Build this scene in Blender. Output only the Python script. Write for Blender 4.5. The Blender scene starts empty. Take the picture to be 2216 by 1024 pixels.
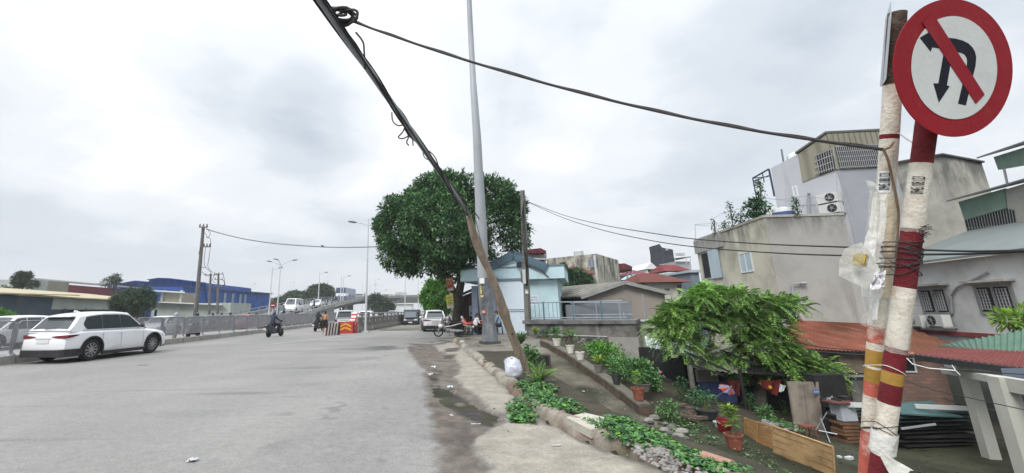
import bpy,bmesh,math,random
import numpy as np
from mathutils import Vector,Matrix,noise as mnoise
random.seed(7);rng=np.random.default_rng(7)
PI=math.pi
sc=bpy.context.scene
COL=sc.collection
# ---------------------------------------------------------------- camera
W_,H_=2216.,1024.
F=930.;PX=960.;PY=442.
PITCH=math.radians(13.86);ROLL=math.atan(.015);EYE=1.6
cd=bpy.data.cameras.new('camera');cam=bpy.data.objects.new('camera',cd);COL.objects.link(cam)
cam.location=(0,0,EYE)
cam.rotation_mode='XYZ'
cam.matrix_world=Matrix.Translation((0,0,EYE)) @ Matrix.Rotation(PI/2 + PITCH,4,'X') @ Matrix.Rotation(-ROLL,4,'Z')
cd.sensor_width=36;cd.lens=36*F/W_
cd.shift_x=(W_/2 - PX)/W_;cd.shift_y=-(H_/2 - PY)/W_
cd.clip_start=.05;cd.clip_end=3000
sc.camera=cam
# ---------------------------------------------------------------- light
sc.view_settings.view_transform='Standard';sc.view_settings.look='None'
sc.view_settings.gamma=1;sc.view_settings.use_curve_mapping=False
sc.view_settings.exposure=0.45
SUN_EL,SUN_AZ=math.radians(44),math.radians(-148)
world=bpy.data.worlds.new("World");sc.world=world;world.use_nodes=True
def build_world():
    nt=world.node_tree;nt.nodes.clear();N=nt.nodes.new;L=nt.links.new
    out=N('ShaderNodeOutputWorld');bg=N('ShaderNodeBackground')
    sky=N('ShaderNodeTexSky');sky.sky_type='NISHITA';sky.sun_disc=False
    sky.sun_elevation=SUN_EL;sky.sun_rotation=SUN_AZ;sky.dust_density=4;sky.air_density=1.0
    tc=N('ShaderNodeTexCoord');sep=N('ShaderNodeSeparateXYZ');L(tc.outputs['Generated'],sep.inputs[0])
    def M(op,a,b=None,clamp=False):
        m=N('ShaderNodeMath');m.operation=op;m.use_clamp=clamp
        for i,v in enumerate((a,b)):
            if v is None:continue
            if isinstance(v,(int,float)):m.inputs[i].default_value=v
            else:L(v,m.inputs[i])
        return m.outputs[0]
    zc=M('MAXIMUM',sep.outputs[2],0.0)
    den=M('ADD',zc,.28)
    cmb=N('ShaderNodeCombineXYZ');L(M('DIVIDE',sep.outputs[0],den),cmb.inputs[0]);L(M('DIVIDE',sep.outputs[1],den),cmb.inputs[1])
    def noise(scale,detail,rough,off,dist=0.3):
        mp=N('ShaderNodeMapping');mp.inputs['Location'].default_value=off;L(cmb.outputs[0],mp.inputs[0])
        n=N('ShaderNodeTexNoise');n.inputs['Scale'].default_value=scale;n.inputs['Detail'].default_value=detail
        n.inputs['Roughness'].default_value=rough;n.inputs['Distortion'].default_value=dist;L(mp.outputs[0],n.inputs['Vector']);return n.outputs['Fac']
    n1=noise(1.15,9,.52,(3.1,1.7,0));n2=noise(3.1,8,.55,(7.7,4.2,0))
    base=M('ADD',M('MULTIPLY',n1,.68),M('MULTIPLY',n2,.32))
    # a few grey cloud banks at fixed bearings, edges broken by the noise
    def blob(px,py,r,amt):
        d=ray(px,py);v=Vector(d).normalized()
        vd=N('ShaderNodeVectorMath');vd.operation='DISTANCE';L(tc.outputs['Generated'],vd.inputs[0]);vd.inputs[1].default_value=v
        t=M('SUBTRACT',1.0,M('DIVIDE',vd.outputs['Value'],r),True)
        t=M('MULTIPLY',t,M('SUBTRACT',2.0,t))
        return M('MULTIPLY',t,amt)
    acc=base
    for b in ((600,200,.27,.25),(700,270,.16,.16),(60,230,.36,.13),(80,430,.25,.10),(430,545,.2,.08),(1085,230,.12,.08),(1700,120,.5,.07),(330,40,.46,-.2),(760,60,.36,-.16),(600,215,.2,.08),(1150,380,.3,-.05),(880,280,.22,-.10),(250,380,.3,-.05),(2100,300,.4,.04)):
        acc=M('ADD',acc,blob(*b))
    ramp=N('ShaderNodeValToRGB');L(acc,ramp.inputs[0]);cr=ramp.color_ramp;cr.interpolation='EASE'
    cr.elements[0].position=.30;cr.elements[0].color=(.89,.90,.915,1)
    cr.elements[1].position=.82;cr.elements[1].color=(.40,.465,.535,1)
    e=cr.elements.new(.47);e.color=(.715,.745,.785,1)
    e=cr.elements.new(.62);e.color=(.565,.61,.665,1)
    # overcast dome: brighter towards the zenith, hazier at the horizon
    gr=N('ShaderNodeValToRGB');L(sep.outputs[2],gr.inputs[0]);g=gr.color_ramp
    g.elements[0].position=0;g.elements[0].color=(.90,)*3 + (1,)
    g.elements[1].position=1;g.elements[1].color=(3.1,)*3 + (1,)
    e=g.elements.new(.35);e.color=(.96,)*3 + (1,)
    e=g.elements.new(.66);e.color=(1.05,)*3 + (1,)
    hz=N('ShaderNodeMix');hz.data_type='RGBA';L(M('SUBTRACT',1.0,M('MULTIPLY',zc,5.0),True),hz.inputs[0])
    L(ramp.outputs[0],hz.inputs[6]);hz.inputs[7].default_value=(.635,.67,.715,1)
    mul=N('ShaderNodeMix');mul.data_type='RGBA';mul.blend_type='MULTIPLY';mul.inputs[0].default_value=1
    L(hz.outputs[2],mul.inputs[6]);L(gr.outputs[0],mul.inputs[7])
    ad=N('ShaderNodeMix');ad.data_type='RGBA';ad.blend_type='MIX';ad.inputs[0].default_value=.04
    L(mul.outputs[2],ad.inputs[6]);sm=N('ShaderNodeMix');sm.data_type='RGBA';sm.blend_type='MULTIPLY';sm.inputs[0].default_value=1
    L(sky.outputs[0],sm.inputs[6]);sm.inputs[7].default_value=(.12,.12,.12,1);L(sm.outputs[2],ad.inputs[7])
    L(ad.outputs[2],bg.inputs[0]);bg.inputs[1].default_value=1.0;L(bg.outputs[0],out.inputs[0])
    world.cycles.sampling_method='MANUAL';world.cycles.sample_map_resolution=512
def ray(px,py):
    u=(px - PX)/F;v=(PY - py)/F
    c,s=math.cos(ROLL),math.sin(ROLL)
    x=u*c + v*s;y=-u*s + v*c
    return Vector((x,math.cos(PITCH) - y*math.sin(PITCH),math.sin(PITCH) + y*math.cos(PITCH)))
def P(px,py,d):return ray(px,py)*d + Vector((0,0,EYE))          # point seen at photo pixel, d metres deep
def G(px,py,z=0.):                                                   # point on the level z
    a=ray(px,py);return a*((z - EYE)/a.z) + Vector((0,0,EYE))
build_world()
sd=bpy.data.lights.new('sun','SUN');sd.energy=2.0;sd.angle=math.radians(24);sd.color=(1,.97,.93)
so=bpy.data.objects.new('sun',sd);COL.objects.link(so)
sv=Vector((math.sin(SUN_AZ)*math.cos(SUN_EL),math.cos(SUN_AZ)*math.cos(SUN_EL),math.sin(SUN_EL)))
so.rotation_euler=sv.to_track_quat('Z','Y').to_euler()
so.location=(0,0,30)
sc.cycles.max_bounces=6;sc.cycles.diffuse_bounces=3;sc.cycles.transparent_max_bounces=12
sc.cycles.caustics_reflective=False;sc.cycles.caustics_refractive=False
# ---------------------------------------------------------------- materials
def lin(c):
    return tuple(((v/255.)/12.92 if v/255. <= .04045 else ((v/255. + .055)/1.055)**2.4) for v in c)
def srgb(r,g,b,k=1.0):
    return tuple(v*k for v in lin((r,g,b)))
MATS={}
def mat(name,col,rough=.8,var=.15,scale=2.,bump=.15,bscale=None,metal=0.,dirt=None,stretch=(1,1,1),spec=.3,
        streak=None,rib=None,brick=None,alpha=None,trans=None,island=0.,emit=None,coat=0.,top=None):
    if name in MATS:return MATS[name]
    m=bpy.data.materials.new(name);m.use_nodes=True;nt=m.node_tree;N=nt.nodes.new;L=nt.links.new
    b=nt.nodes['Principled BSDF'];out=nt.nodes['Material Output']
    b.inputs['Roughness'].default_value=rough;b.inputs['Metallic'].default_value=metal;b.inputs['Specular IOR Level'].default_value=spec
    b.inputs['Coat Weight'].default_value=coat
    tc=N('ShaderNodeTexCoord');co=tc.outputs['Object']
    def noise(s,det=5,rg=.55,st=(1,1,1),off=0.):
        mp=N('ShaderNodeMapping');mp.inputs['Scale'].default_value=st;mp.inputs['Location'].default_value=(off,off*.7,off*.3);L(co,mp.inputs[0])
        n=N('ShaderNodeTexNoise');n.inputs['Scale'].default_value=s;n.inputs['Detail'].default_value=det;n.inputs['Roughness'].default_value=rg
        L(mp.outputs[0],n.inputs['Vector']);return n.outputs['Fac']
    def rgb(c):return (c[0],c[1],c[2],1)
    def mix(f,a,c,bl='MIX'):
        x=N('ShaderNodeMix');x.data_type='RGBA';x.blend_type=bl
        if isinstance(f,(int,float)):x.inputs[0].default_value=f
        else:L(f,x.inputs[0])
        for i,v in ((6,a),(7,c)):
            if isinstance(v,tuple):x.inputs[i].default_value=rgb(v)
            else:L(v,x.inputs[i])
        return x.outputs[2]
    def mr(f,a,c,lo=0.,hi=1.):
        x=N('ShaderNodeMapRange');L(f,x.inputs[0]);x.inputs[1].default_value=a;x.inputs[2].default_value=c
        x.inputs[3].default_value=lo;x.inputs[4].default_value=hi;return x.outputs[0]
    c=mix(mr(noise(scale,6,.6,stretch),.3,.7),tuple(max(0,v*(1 - var)) for v in col),tuple(min(1,v*(1 + var)) for v in col))
    hgt=noise(bscale or scale*9,4,.6,stretch,5.)
    if brick:   # (brick colour 2, mortar, scale, offset axis)
        bt=N('ShaderNodeTexBrick');mp=N('ShaderNodeMapping');L(co,mp.inputs[0]);mp.inputs['Rotation'].default_value=brick[3]
        L(mp.outputs[0],bt.inputs['Vector']);bt.inputs['Scale'].default_value=brick[2]
        L(c,bt.inputs['Color1']);bt.inputs['Color2'].default_value=rgb(brick[0]);bt.inputs['Mortar'].default_value=rgb(brick[1])
        bt.inputs['Mortar Size'].default_value=.018;bt.inputs['Brick Width'].default_value=.5;bt.inputs['Row Height'].default_value=.17
        c=bt.outputs['Color']
    if dirt:    # (colour, amount 0..1, scale)
        a=1 - dirt[1]
        c=mix(mr(noise(dirt[2],8,.65,(1,1,1),11.),.35 + .4*a*.6,.5 + .4*a),c,dirt[0])
    if streak:  # vertical runs of grime: (colour, amount, scale)
        a=1 - streak[1]
        c=mix(mr(noise(streak[2],6,.6,streak[3] if len(streak) > 3 else (1,1,.12),23.),.4 + .25*a,.62 + .25*a),c,streak[0])
    if top:     # mould that grows down from the wall head: (height of the head, reach, colour)
        sp=N('ShaderNodeSeparateXYZ');L(co,sp.inputs[0]);f=N('ShaderNodeMath');f.operation='MULTIPLY';L(mr(sp.outputs[2],top[0] - top[1],top[0]),f.inputs[0]);L(mr(noise(1.6,8,.65,(1,1,.35),31.),.38,.60),f.inputs[1])
        c=mix(f.outputs[0],c,top[2])
    bumpn=N('ShaderNodeBump');bumpn.inputs['Strength'].default_value=bump;bumpn.inputs['Distance'].default_value=.02
    L(hgt,bumpn.inputs['Height'])
    if rib:     # (axis, period m, strength)
        sp=N('ShaderNodeSeparateXYZ');L(co,sp.inputs[0])
        s=N('ShaderNodeMath');s.operation='MULTIPLY';L(sp.outputs[rib[0]],s.inputs[0]);s.inputs[1].default_value=2*PI/rib[1]
        q=N('ShaderNodeMath');q.operation='SINE';L(s.outputs[0],q.inputs[0])
        b2=N('ShaderNodeBump');b2.inputs['Strength'].default_value=rib[2];b2.inputs['Distance'].default_value=rib[1]*.3
        L(q.outputs[0],b2.inputs['Height']);L(bumpn.outputs[0],b2.inputs['Normal']);bumpn=b2
    if bump or rib:L(bumpn.outputs[0],b.inputs['Normal'])
    if island:
        g=N('ShaderNodeNewGeometry');hs=N('ShaderNodeHueSaturation');L(c,hs.inputs['Color'])
        L(mr(g.outputs['Random Per Island'],0,1,1 - island,1 + island),hs.inputs['Value'])
        L(mr(g.outputs['Random Per Island'],0,1,.5 + .035*island/.5,.5 - .03*island/.5),hs.inputs['Hue'])
        c=hs.outputs[0]
    L(c,b.inputs['Base Color'])
    if alpha is not None:
        b.inputs['Alpha'].default_value=alpha
    if trans:
        tb=N('ShaderNodeBsdfTranslucent');L(c,tb.inputs[0]);ms=N('ShaderNodeMixShader');ms.inputs[0].default_value=trans
        L(b.outputs[0],ms.inputs[1]);L(tb.outputs[0],ms.inputs[2]);L(ms.outputs[0],out.inputs[0])
    if emit:
        b.inputs['Emission Color'].default_value=rgb(emit);b.inputs['Emission Strength'].default_value=1
    MATS[name]=m;return m
def glass(name,col=(.045,.055,.06),rough=.06):
    return mat(name,col,rough,.05,1.,0.,spec=.8)
# ---------------------------------------------------------------- mesh builder
class MB:
    def __init__(s):s.v=[];s.f=[];s.m=[];s.mi=0
    def add(s,vs,fs,m=None):
        o=len(s.v);s.v += [tuple(v) for v in vs];s.f += [tuple(i + o for i in f) for f in fs]
        s.m += [s.mi if m is None else m]*len(fs);return s
    def hexa(s,p,m=None): # bottom 4, top 4
        return s.add(p,[(3,2,1,0),(4,5,6,7),(0,1,5,4),(1,2,6,5),(2,3,7,6),(3,0,4,7)],m)
    def box(s,c,d,rz=0,m=None,tilt=None):
        cs,sn=math.cos(rz),math.sin(rz);p=[]
        for dz in (-.5,.5):
            for dx,dy in ((-.5,-.5),(.5,-.5),(.5,.5),(-.5,.5)):
                x,y,z=dx*d[0],dy*d[1],dz*d[2]
                q=Vector((x*cs - y*sn,x*sn + y*cs,z))
                if tilt is not None:q=tilt @ Vector((x,y,z))
                p.append(Vector(c) + q)
        return s.hexa(p,m)
    def slab(s,pts,off,m=None):
        pts=[Vector(p) for p in pts];off=Vector(off);n=len(pts)
        return s.add(pts + [p + off for p in pts],[tuple(range(n))[::-1],tuple(range(n,2*n))] + [(i,(i+1) % n,n + (i+1) % n,n + i) for i in range(n)],m)
    def bar(s,a,b,w,h=None,m=None,up=(0,0,1)):
        a,b=Vector(a),Vector(b);h=h or w;d=(b - a).normalized();up=Vector(up)
        if abs(d.dot(up)) > .98:up=Vector((1,0,0))
        x=d.cross(up).normalized()*w/2;y=x.cross(d).normalized()*h/2
        return s.hexa([a-x-y,a+x-y,a+x+y,a-x+y,b-x-y,b+x-y,b+x+y,b-x+y],m)
    def tube(s,pts,r,n=8,m=None,caps=True,squash=1.):
        pts=[Vector(p) for p in pts];k=len(pts);vs=[];fs=[];ms=[]
        rs=r if isinstance(r,(list,tuple)) else [r]*k
        d0=(pts[1] - pts[0]).normalized();ref=Vector((0,0,1)) if abs(d0.z) < .9 else Vector((1,0,0))
        x=d0.cross(ref).normalized()
        for i in range(k):
            d=(pts[min(i+1,k-1)] - pts[max(i-1,0)]).normalized()
            x=(x - d*x.dot(d)).normalized();y=d.cross(x)
            for j in range(n):
                a=2*PI*j/n;vs.append(pts[i] + (x*math.cos(a) + y*math.sin(a)*squash)*rs[i])
        o=len(s.v);s.v += [tuple(v) for v in vs]
        for i in range(k-1):
            mm=(m[i] if isinstance(m,(list,tuple)) else (s.mi if m is None else m))
            for j in range(n):
                s.f.append((o+i*n+j,o+i*n+(j+1) % n,o+(i+1)*n+(j+1) % n,o+(i+1)*n+j));s.m.append(mm)
        if caps:
            mm=m if isinstance(m,int) else (m[0] if m else s.mi)
            s.f.append(tuple(o+j for j in range(n))[::-1]);s.m.append(mm)
            mm=m if isinstance(m,int) else (m[-1] if m else s.mi)
            s.f.append(tuple(o+(k-1)*n+j for j in range(n)));s.m.append(mm)
        return s
    def lathe(s,c,prof,n=16,m=None,R=None,ring=False):
        c=Vector(c);vs=[];fs=[]
        for r,z in prof:
            for j in range(n):
                a=2*PI*j/n;q=Vector((r*math.cos(a),r*math.sin(a),z));vs.append(c + (R @ q if R else q))
        k=len(prof)
        for i in range(k-1):
            for j in range(n):fs.append((i*n+j,i*n+(j+1) % n,(i+1)*n+(j+1) % n,(i+1)*n+j))
        if ring:fs += [((k-1)*n+j,(k-1)*n+(j+1) % n,(j+1) % n,j) for j in range(n)]
        else:fs.append(tuple(range(n))[::-1]);fs.append(tuple((k-1)*n + j for j in range(n)))
        return s.add(vs,fs,m)
    def ball(s,c,r,n=12,k=8,m=None,R=None):
        r=r if isinstance(r,(tuple,list)) else (r,r,r);c=Vector(c);vs=[];fs=[]
        for i in range(k+1):
            t=PI*i/k
            for j in range(n):
                a=2*PI*j/n;q=Vector((r[0]*math.sin(t)*math.cos(a),r[1]*math.sin(t)*math.sin(a),-r[2]*math.cos(t)));vs.append(c + (R @ q if R else q))
        for i in range(k):
            for j in range(n):fs.append((i*n+j,i*n+(j+1) % n,(i+1)*n+(j+1) % n,(i+1)*n+j))
        return s.add(vs,fs,m)
    def mesh(s,name,mats,origin=(0,0,0),smooth=False):
        o=Vector(origin);me=bpy.data.meshes.new(name)
        me.from_pydata([(v[0]-o.x,v[1]-o.y,v[2]-o.z) for v in s.v],[],s.f)
        for m in (mats if isinstance(mats,(list,tuple)) else [mats]):me.materials.append(m)
        me.polygons.foreach_set('material_index',s.m)
        bm=bmesh.new();bm.from_mesh(me)
        if smooth:bmesh.ops.remove_doubles(bm,verts=bm.verts,dist=1e-5)
        bmesh.ops.recalc_face_normals(bm,faces=bm.faces);bm.to_mesh(me);bm.free()
        if smooth:
            me.polygons.foreach_set('use_smooth',[True]*len(me.polygons))
            try:me.set_sharp_from_angle(angle=math.radians(40))
            except Exception:pass
        return me
    def base(s):
        a=np.array(s.v);return Vector(((a[:,0].min()+a[:,0].max())/2,(a[:,1].min()+a[:,1].max())/2,a[:,2].min()))
def props(o,label=None,cat=None,group=None,kind=None):
    for k,v in (('label',label),('category',cat),('group',group),('kind',kind)):
        if v:o[k]=v
    return o
def link(name,me,parent=None,loc=(0,0,0)):
    o=bpy.data.objects.new(name,me);COL.objects.link(o);o.location=loc
    if parent:o.parent=parent
    return o
def solo(name,mb,mats,label,cat,group=None,kind=None,smooth=False):
    b=mb.base();return props(link(name,mb.mesh(name,mats,b,smooth),None,b),label,cat,group,kind)
def struct(name,mb,mats,smooth=False):
    return props(link(name,mb.mesh(name,mats,(0,0,0),smooth)),kind='structure')
class Thing:
    """An Empty at the thing's base; parts are built in world coordinates (world=True) or local ones."""
    def __init__(s,name,label,cat,loc=(0,0,0),rz=0,group=None,world=False):
        s.o=bpy.data.objects.new(name,None);COL.objects.link(s.o);s.o.location=loc;s.o.rotation_euler=(0,0,rz)
        s.o.empty_display_size=.1
        props(s.o,label,cat,group);s.w=Vector(loc) if world else Vector((0,0,0))
    def part(s,name,mb,mats,parent=None,smooth=False,label=None):
        me=mb.mesh(name,mats,s.w,smooth) if isinstance(mb,MB) else mb
        o=link(name,me,parent or s.o)
        if label:o['label']=label
        return o
def copy_tree(o,parent=None,label=None,loc=None,rz=None):
    c=o.copy();COL.objects.link(c);c.parent=parent
    for ch in list(o.children):copy_tree(ch,c)
    if label:c['label']=label
    if loc is not None:c.location=loc
    if rz is not None:c.rotation_euler=(0,0,rz)
    return c
def text_mesh(body,size,extrude=.001,bold=0.):
    cu=bpy.data.curves.new('lettering','FONT');cu.body=body;cu.size=size;cu.extrude=extrude;cu.align_x='CENTER';cu.align_y='CENTER'
    cu.resolution_u=3;cu.offset=bold
    o=bpy.data.objects.new('lettering',cu);COL.objects.link(o);bpy.context.view_layer.update()
    me=bpy.data.meshes.new_from_object(o.evaluated_get(bpy.context.evaluated_depsgraph_get()))
    bpy.data.objects.remove(o);bpy.data.curves.remove(cu);return me
def text_part(T,name,body,size,mtx,m,parent=None,extrude=.001,fn=None,bold=0.):
    me=text_mesh(body,size,extrude,bold)
    if fn:
        bm=bmesh.new();bm.from_mesh(me);bmesh.ops.triangulate(bm,faces=bm.faces)
        for _ in range(3):bmesh.ops.subdivide_edges(bm,edges=[e for e in bm.edges if e.calc_length() > size*.12],cuts=1);bmesh.ops.triangulate(bm,faces=bm.faces)
        bm.to_mesh(me);bm.free()
    for v in me.vertices:
        q=fn(v.co) if fn else mtx @ v.co
        v.co=Vector(q) - T.w
    me.materials.clear();me.materials.append(m)
    return link(name,me,parent or T.o)
# numpy value noise for terrain painting
_perm=rng.random((256,256))
def vnoise(x,y):
    xi=np.floor(x).astype(int);yi=np.floor(y).astype(int);fx=x - xi;fy=y - yi
    fx=fx*fx*(3-2*fx);fy=fy*fy*(3-2*fy)
    g=lambda a,b:_perm[a % 256,b % 256]
    return (g(xi,yi)*(1-fx) + g(xi+1,yi)*fx)*(1-fy) + (g(xi,yi+1)*(1-fx) + g(xi+1,yi+1)*fx)*fy
def fbm(x,y,o=5):
    r=0;a=.5;x=np.asarray(x,float);y=np.asarray(y,float)
    for i in range(o):r=r + a*vnoise(x + 17*i,y + 31*i);x=x*2.03;y=y*2.03;a *= .5
    return r
def sstep(a,b,x):t=np.clip((x-a)/(b-a),0,1);return t*t*(3-2*t)
def inpoly(X,Y,poly):
    r=np.zeros(X.shape,bool);n=len(poly)
    for i in range(n):
        x1,y1=poly[i][:2];x2,y2=poly[(i+1) % n][:2]
        c=((y1 > Y) != (y2 > Y)) & (X < (x2-x1)*(Y-y1)/((y2-y1) or 1e-9) + x1);r ^= c
    return r
# ---------------------------------------------------------------- leaves
T_LEAF=[(0,0,0),(.25,.32,.04),(.6,.38,.03),(1,0,-.08),(.6,-.38,.03),(.25,-.32,.04)]
T_LONG=[(0,0,0),(.35,.5,.05),(1,0,-.12),(.35,-.5,.05)]
T_HEART=[(.05,0,0),(-.12,.28,.03),(.15,.5,.05),(.6,.33,.02),(1,0,-.1),(.6,-.33,.02),(.15,-.5,.05),(-.12,-.28,.03)]
T_BLADE=[(0,.5,0),(.5,.5,.16),(1,0,0),(.5,-.5,.16),(0,-.5,0)]
def unit(a):return a/np.maximum(np.linalg.norm(a,axis=1,keepdims=True),1e-6)
def leaf_mesh(name,pos,d,nrm,L,W,tmpl,mats,origin=(0,0,0),mi=None):
    pos=np.asarray(pos,float) - np.array(origin);d=unit(np.asarray(d,float));nrm=np.asarray(nrm,float)
    side=unit(np.cross(d,nrm));n2=np.cross(side,d);N=len(pos);k=len(tmpl)
    L=np.broadcast_to(np.asarray(L,float),(N,));W=np.broadcast_to(np.asarray(W,float),(N,))
    V=np.zeros((N,k,3))
    for i,(u,v,w) in enumerate(tmpl):
        V[:,i]=pos + d*(u*L)[:,None] + side*(v*W)[:,None] + n2*(w*L)[:,None]
    me=bpy.data.meshes.new(name);me.vertices.add(N*k);me.vertices.foreach_set('co',V.reshape(-1))
    me.loops.add(N*k);me.loops.foreach_set('vertex_index',np.arange(N*k,dtype=np.int32))
    me.polygons.add(N);me.polygons.foreach_set('loop_start',(np.arange(N)*k).astype(np.int32))
    for m in (mats if isinstance(mats,(list,tuple)) else [mats]):me.materials.append(m)
    if mi is not None:me.polygons.foreach_set('material_index',np.asarray(mi,np.int32))
    me.update(calc_edges=True);me.validate();return me
def rdir(n,up=0.):
    v=rng.normal(size=(n,3));v=unit(v);v[:,2] += up;return unit(v)
M_LEAF=mat('leaf_dark',(.035,.105,.04),.5,.4,1.6,0,spec=.3,trans=.14,island=.6)
M_LEAFB=mat('leaf_bright',(.09,.24,.035),.5,.3,1.2,0,spec=.3,trans=.22,island=.5)
M_FERN=mat('leaf_feathery',(.18,.33,.08),.55,.4,.9,0,spec=.25,trans=.2,island=.55)
M_WEED=mat('leaf_weed',(.07,.18,.05),.5,.3,3,0,spec=.3,trans=.15,island=.55)
M_DEAD=mat('leaf_dead',(.16,.12,.055),.8,.3,4,0,island=.5)
M_LIME=mat('leaf_lime',(.20,.34,.05),.5,.3,6,0,trans=.3,island=.3)
M_FAR=mat('leaf_far',(.06,.10,.055),.6,.3,.3,0,trans=.2,island=.35)
M_BARK=mat('bark',(.06,.05,.04),.9,.4,6,.8,stretch=(1,1,.3),dirt=((.12,.12,.10),.4,5))
# ---------------------------------------------------------------- terrain
KY=[-40,3.0,4.83,5.43,6.08,7.07,8.67,11.67,15.52,20,24.05,26,30,60,400]
KX=[3.6,2.75,2.20,1.85,1.66,1.36,1.26,1.12,.87,.62,.30,.35,.6,1.0,3]
def xk(Y):return np.interp(Y,KY,KX)
def xs(Y):return np.interp(Y,[-40,3,4.8,6,8,12,16,20],[5.0,3.6,3.15,2.75,2.55,2.6,2.75,3.2])
def hp(Y):return np.interp(Y,[-40,4,6,9,11,13,16,18,21,26],[-1.5,-1.4,-1.35,-1.15,-.95,-.6,-.15,.05,.17,.22])
def hg(X,Y):
    X=np.asarray(X,float);Y=np.asarray(Y,float)
    k=xk(Y);s=xs(Y);low=hp(Y)
    low=low + (-1.6 - low)*sstep(5.3,10.5,X)
    top=.10 - .04*sstep(k,k + 1.5,X) + .14*sstep(15,26,Y)*sstep(.5,2.5,X - k)
    h=top + (low - top)*sstep(0,.45,X - s)
    far=np.where(X < 9.6,.24,-1.6);h=np.where(Y > 23.3,np.where(X > 9.2,-1.6,top),h)
    h=np.where(X < k + .12,-.03,h)
    return h
def ground_z(x,y):return float(hg(np.array([x]),np.array([y]))[0])
def GT(px,py):   # hit the terrain (right of the kerb)
    a=ray(px,py);t=3.
    while t < 60:
        p=a*t + Vector((0,0,EYE))
        if p.z < ground_z(p.x,p.y):return p
        t += .02
    return a*60
def add_attr(me,name,arr):
    at=me.attributes.new(name,'FLOAT','POINT');at.data.foreach_set('value',np.asarray(arr,np.float32).reshape(-1))
def grid_mesh(name,X,Y,Z):
    n,m=X.shape;me=bpy.data.meshes.new(name)
    me.vertices.add(n*m);me.vertices.foreach_set('co',np.stack([X,Y,Z],-1).reshape(-1))
    i=np.arange(n*m).reshape(n,m);q=np.stack([i[:-1,:-1],i[:-1,1:],i[1:,1:],i[1:,:-1]],-1).reshape(-1,4)
    me.loops.add(q.size);me.loops.foreach_set('vertex_index',q.reshape(-1).astype(np.int32))
    me.polygons.add(len(q));me.polygons.foreach_set('loop_start',(np.arange(len(q))*4).astype(np.int32))
    me.update(calc_edges=True);me.polygons.foreach_set('use_smooth',[True]*len(q));return me
def surf_mat(name,layers,base,rough=.85,bumpk=.4,fine=60.,crack=0.):
    """base colour and attribute-driven layers [(attr, colour, noise scale, variation)]"""
    m=bpy.data.materials.new(name);m.use_nodes=True;nt=m.node_tree;N=nt.nodes.new;L=nt.links.new;b=nt.nodes['Principled BSDF']
    tc=N('ShaderNodeTexCoord');co=tc.outputs['Object']
    def noise(s,d=6,r=.6):
        n=N('ShaderNodeTexNoise');n.inputs['Scale'].default_value=s;n.inputs['Detail'].default_value=d;n.inputs['Roughness'].default_value=r;L(co,n.inputs['Vector']);return n.outputs['Fac']
    def mix(f,a,c,bl='MIX'):
        x=N('ShaderNodeMix');x.data_type='RGBA';x.blend_type=bl
        if isinstance(f,(int,float)):x.inputs[0].default_value=f
        else:L(f,x.inputs[0])
        for i,v in ((6,a),(7,c)):
            if isinstance(v,tuple):x.inputs[i].default_value=(*v,1)
            else:L(v,x.inputs[i])
        return x.outputs[2]
    def mr(f,a,c,lo=0.,hi=1.):
        x=N('ShaderNodeMapRange');L(f,x.inputs[0]);x.inputs[1].default_value=a;x.inputs[2].default_value=c;x.inputs[3].default_value=lo;x.inputs[4].default_value=hi;return x.outputs[0]
    def varied(c,s,v):
        a=mix(mr(noise(s),.3,.7),tuple(q*(1-v) for q in c),tuple(min(1,q*(1+v)) for q in c))
        sp=mr(noise(fine,3,.7),.32,.68,.76,1.24);s2=mr(noise(fine*.22,4,.7),.3,.7,.86,1.14);a=mix(.8,a,s2,'MULTIPLY');k=N('ShaderNodeMix');k.data_type='RGBA';k.blend_type='MULTIPLY';k.inputs[0].default_value=.8
        L(a,k.inputs[6]);L(sp,k.inputs[7]);return k.outputs[2]
    c=varied(*base)
    for a,col,s,v in layers:
        at=N('ShaderNodeAttribute');at.attribute_name=a;c=mix(at.outputs['Fac'],c,varied(col,s,v))
    if crack:
        vo=N('ShaderNodeTexVoronoi');vo.feature='DISTANCE_TO_EDGE';vo.inputs['Scale'].default_value=crack
        wn=N('ShaderNodeVectorMath');wn.operation='ADD';nn=N('ShaderNodeTexNoise');nn.inputs['Scale'].default_value=1.5;nn.inputs['Detail'].default_value=6
        L(co,nn.inputs['Vector']);L(co,wn.inputs[0]);L(nn.outputs['Color'],wn.inputs[1]);L(wn.outputs[0],vo.inputs['Vector'])
        f=N('ShaderNodeMath');f.operation='MULTIPLY';L(mr(vo.outputs['Distance'],.0,.012,1,0),f.inputs[0]);L(mr(noise(.35),.5,.62),f.inputs[1])
        c=mix(f.outputs[0],c,(.09,.085,.08))
    L(c,b.inputs['Base Color']);b.inputs['Roughness'].default_value=rough;b.inputs['Specular IOR Level'].default_value=.25
    bu=N('ShaderNodeBump');bu.inputs['Strength'].default_value=bumpk;bu.inputs['Distance'].default_value=.01;L(noise(fine*.7,4,.7),bu.inputs['Height']);L(bu.outputs[0],b.inputs['Normal'])
    return m
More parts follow.
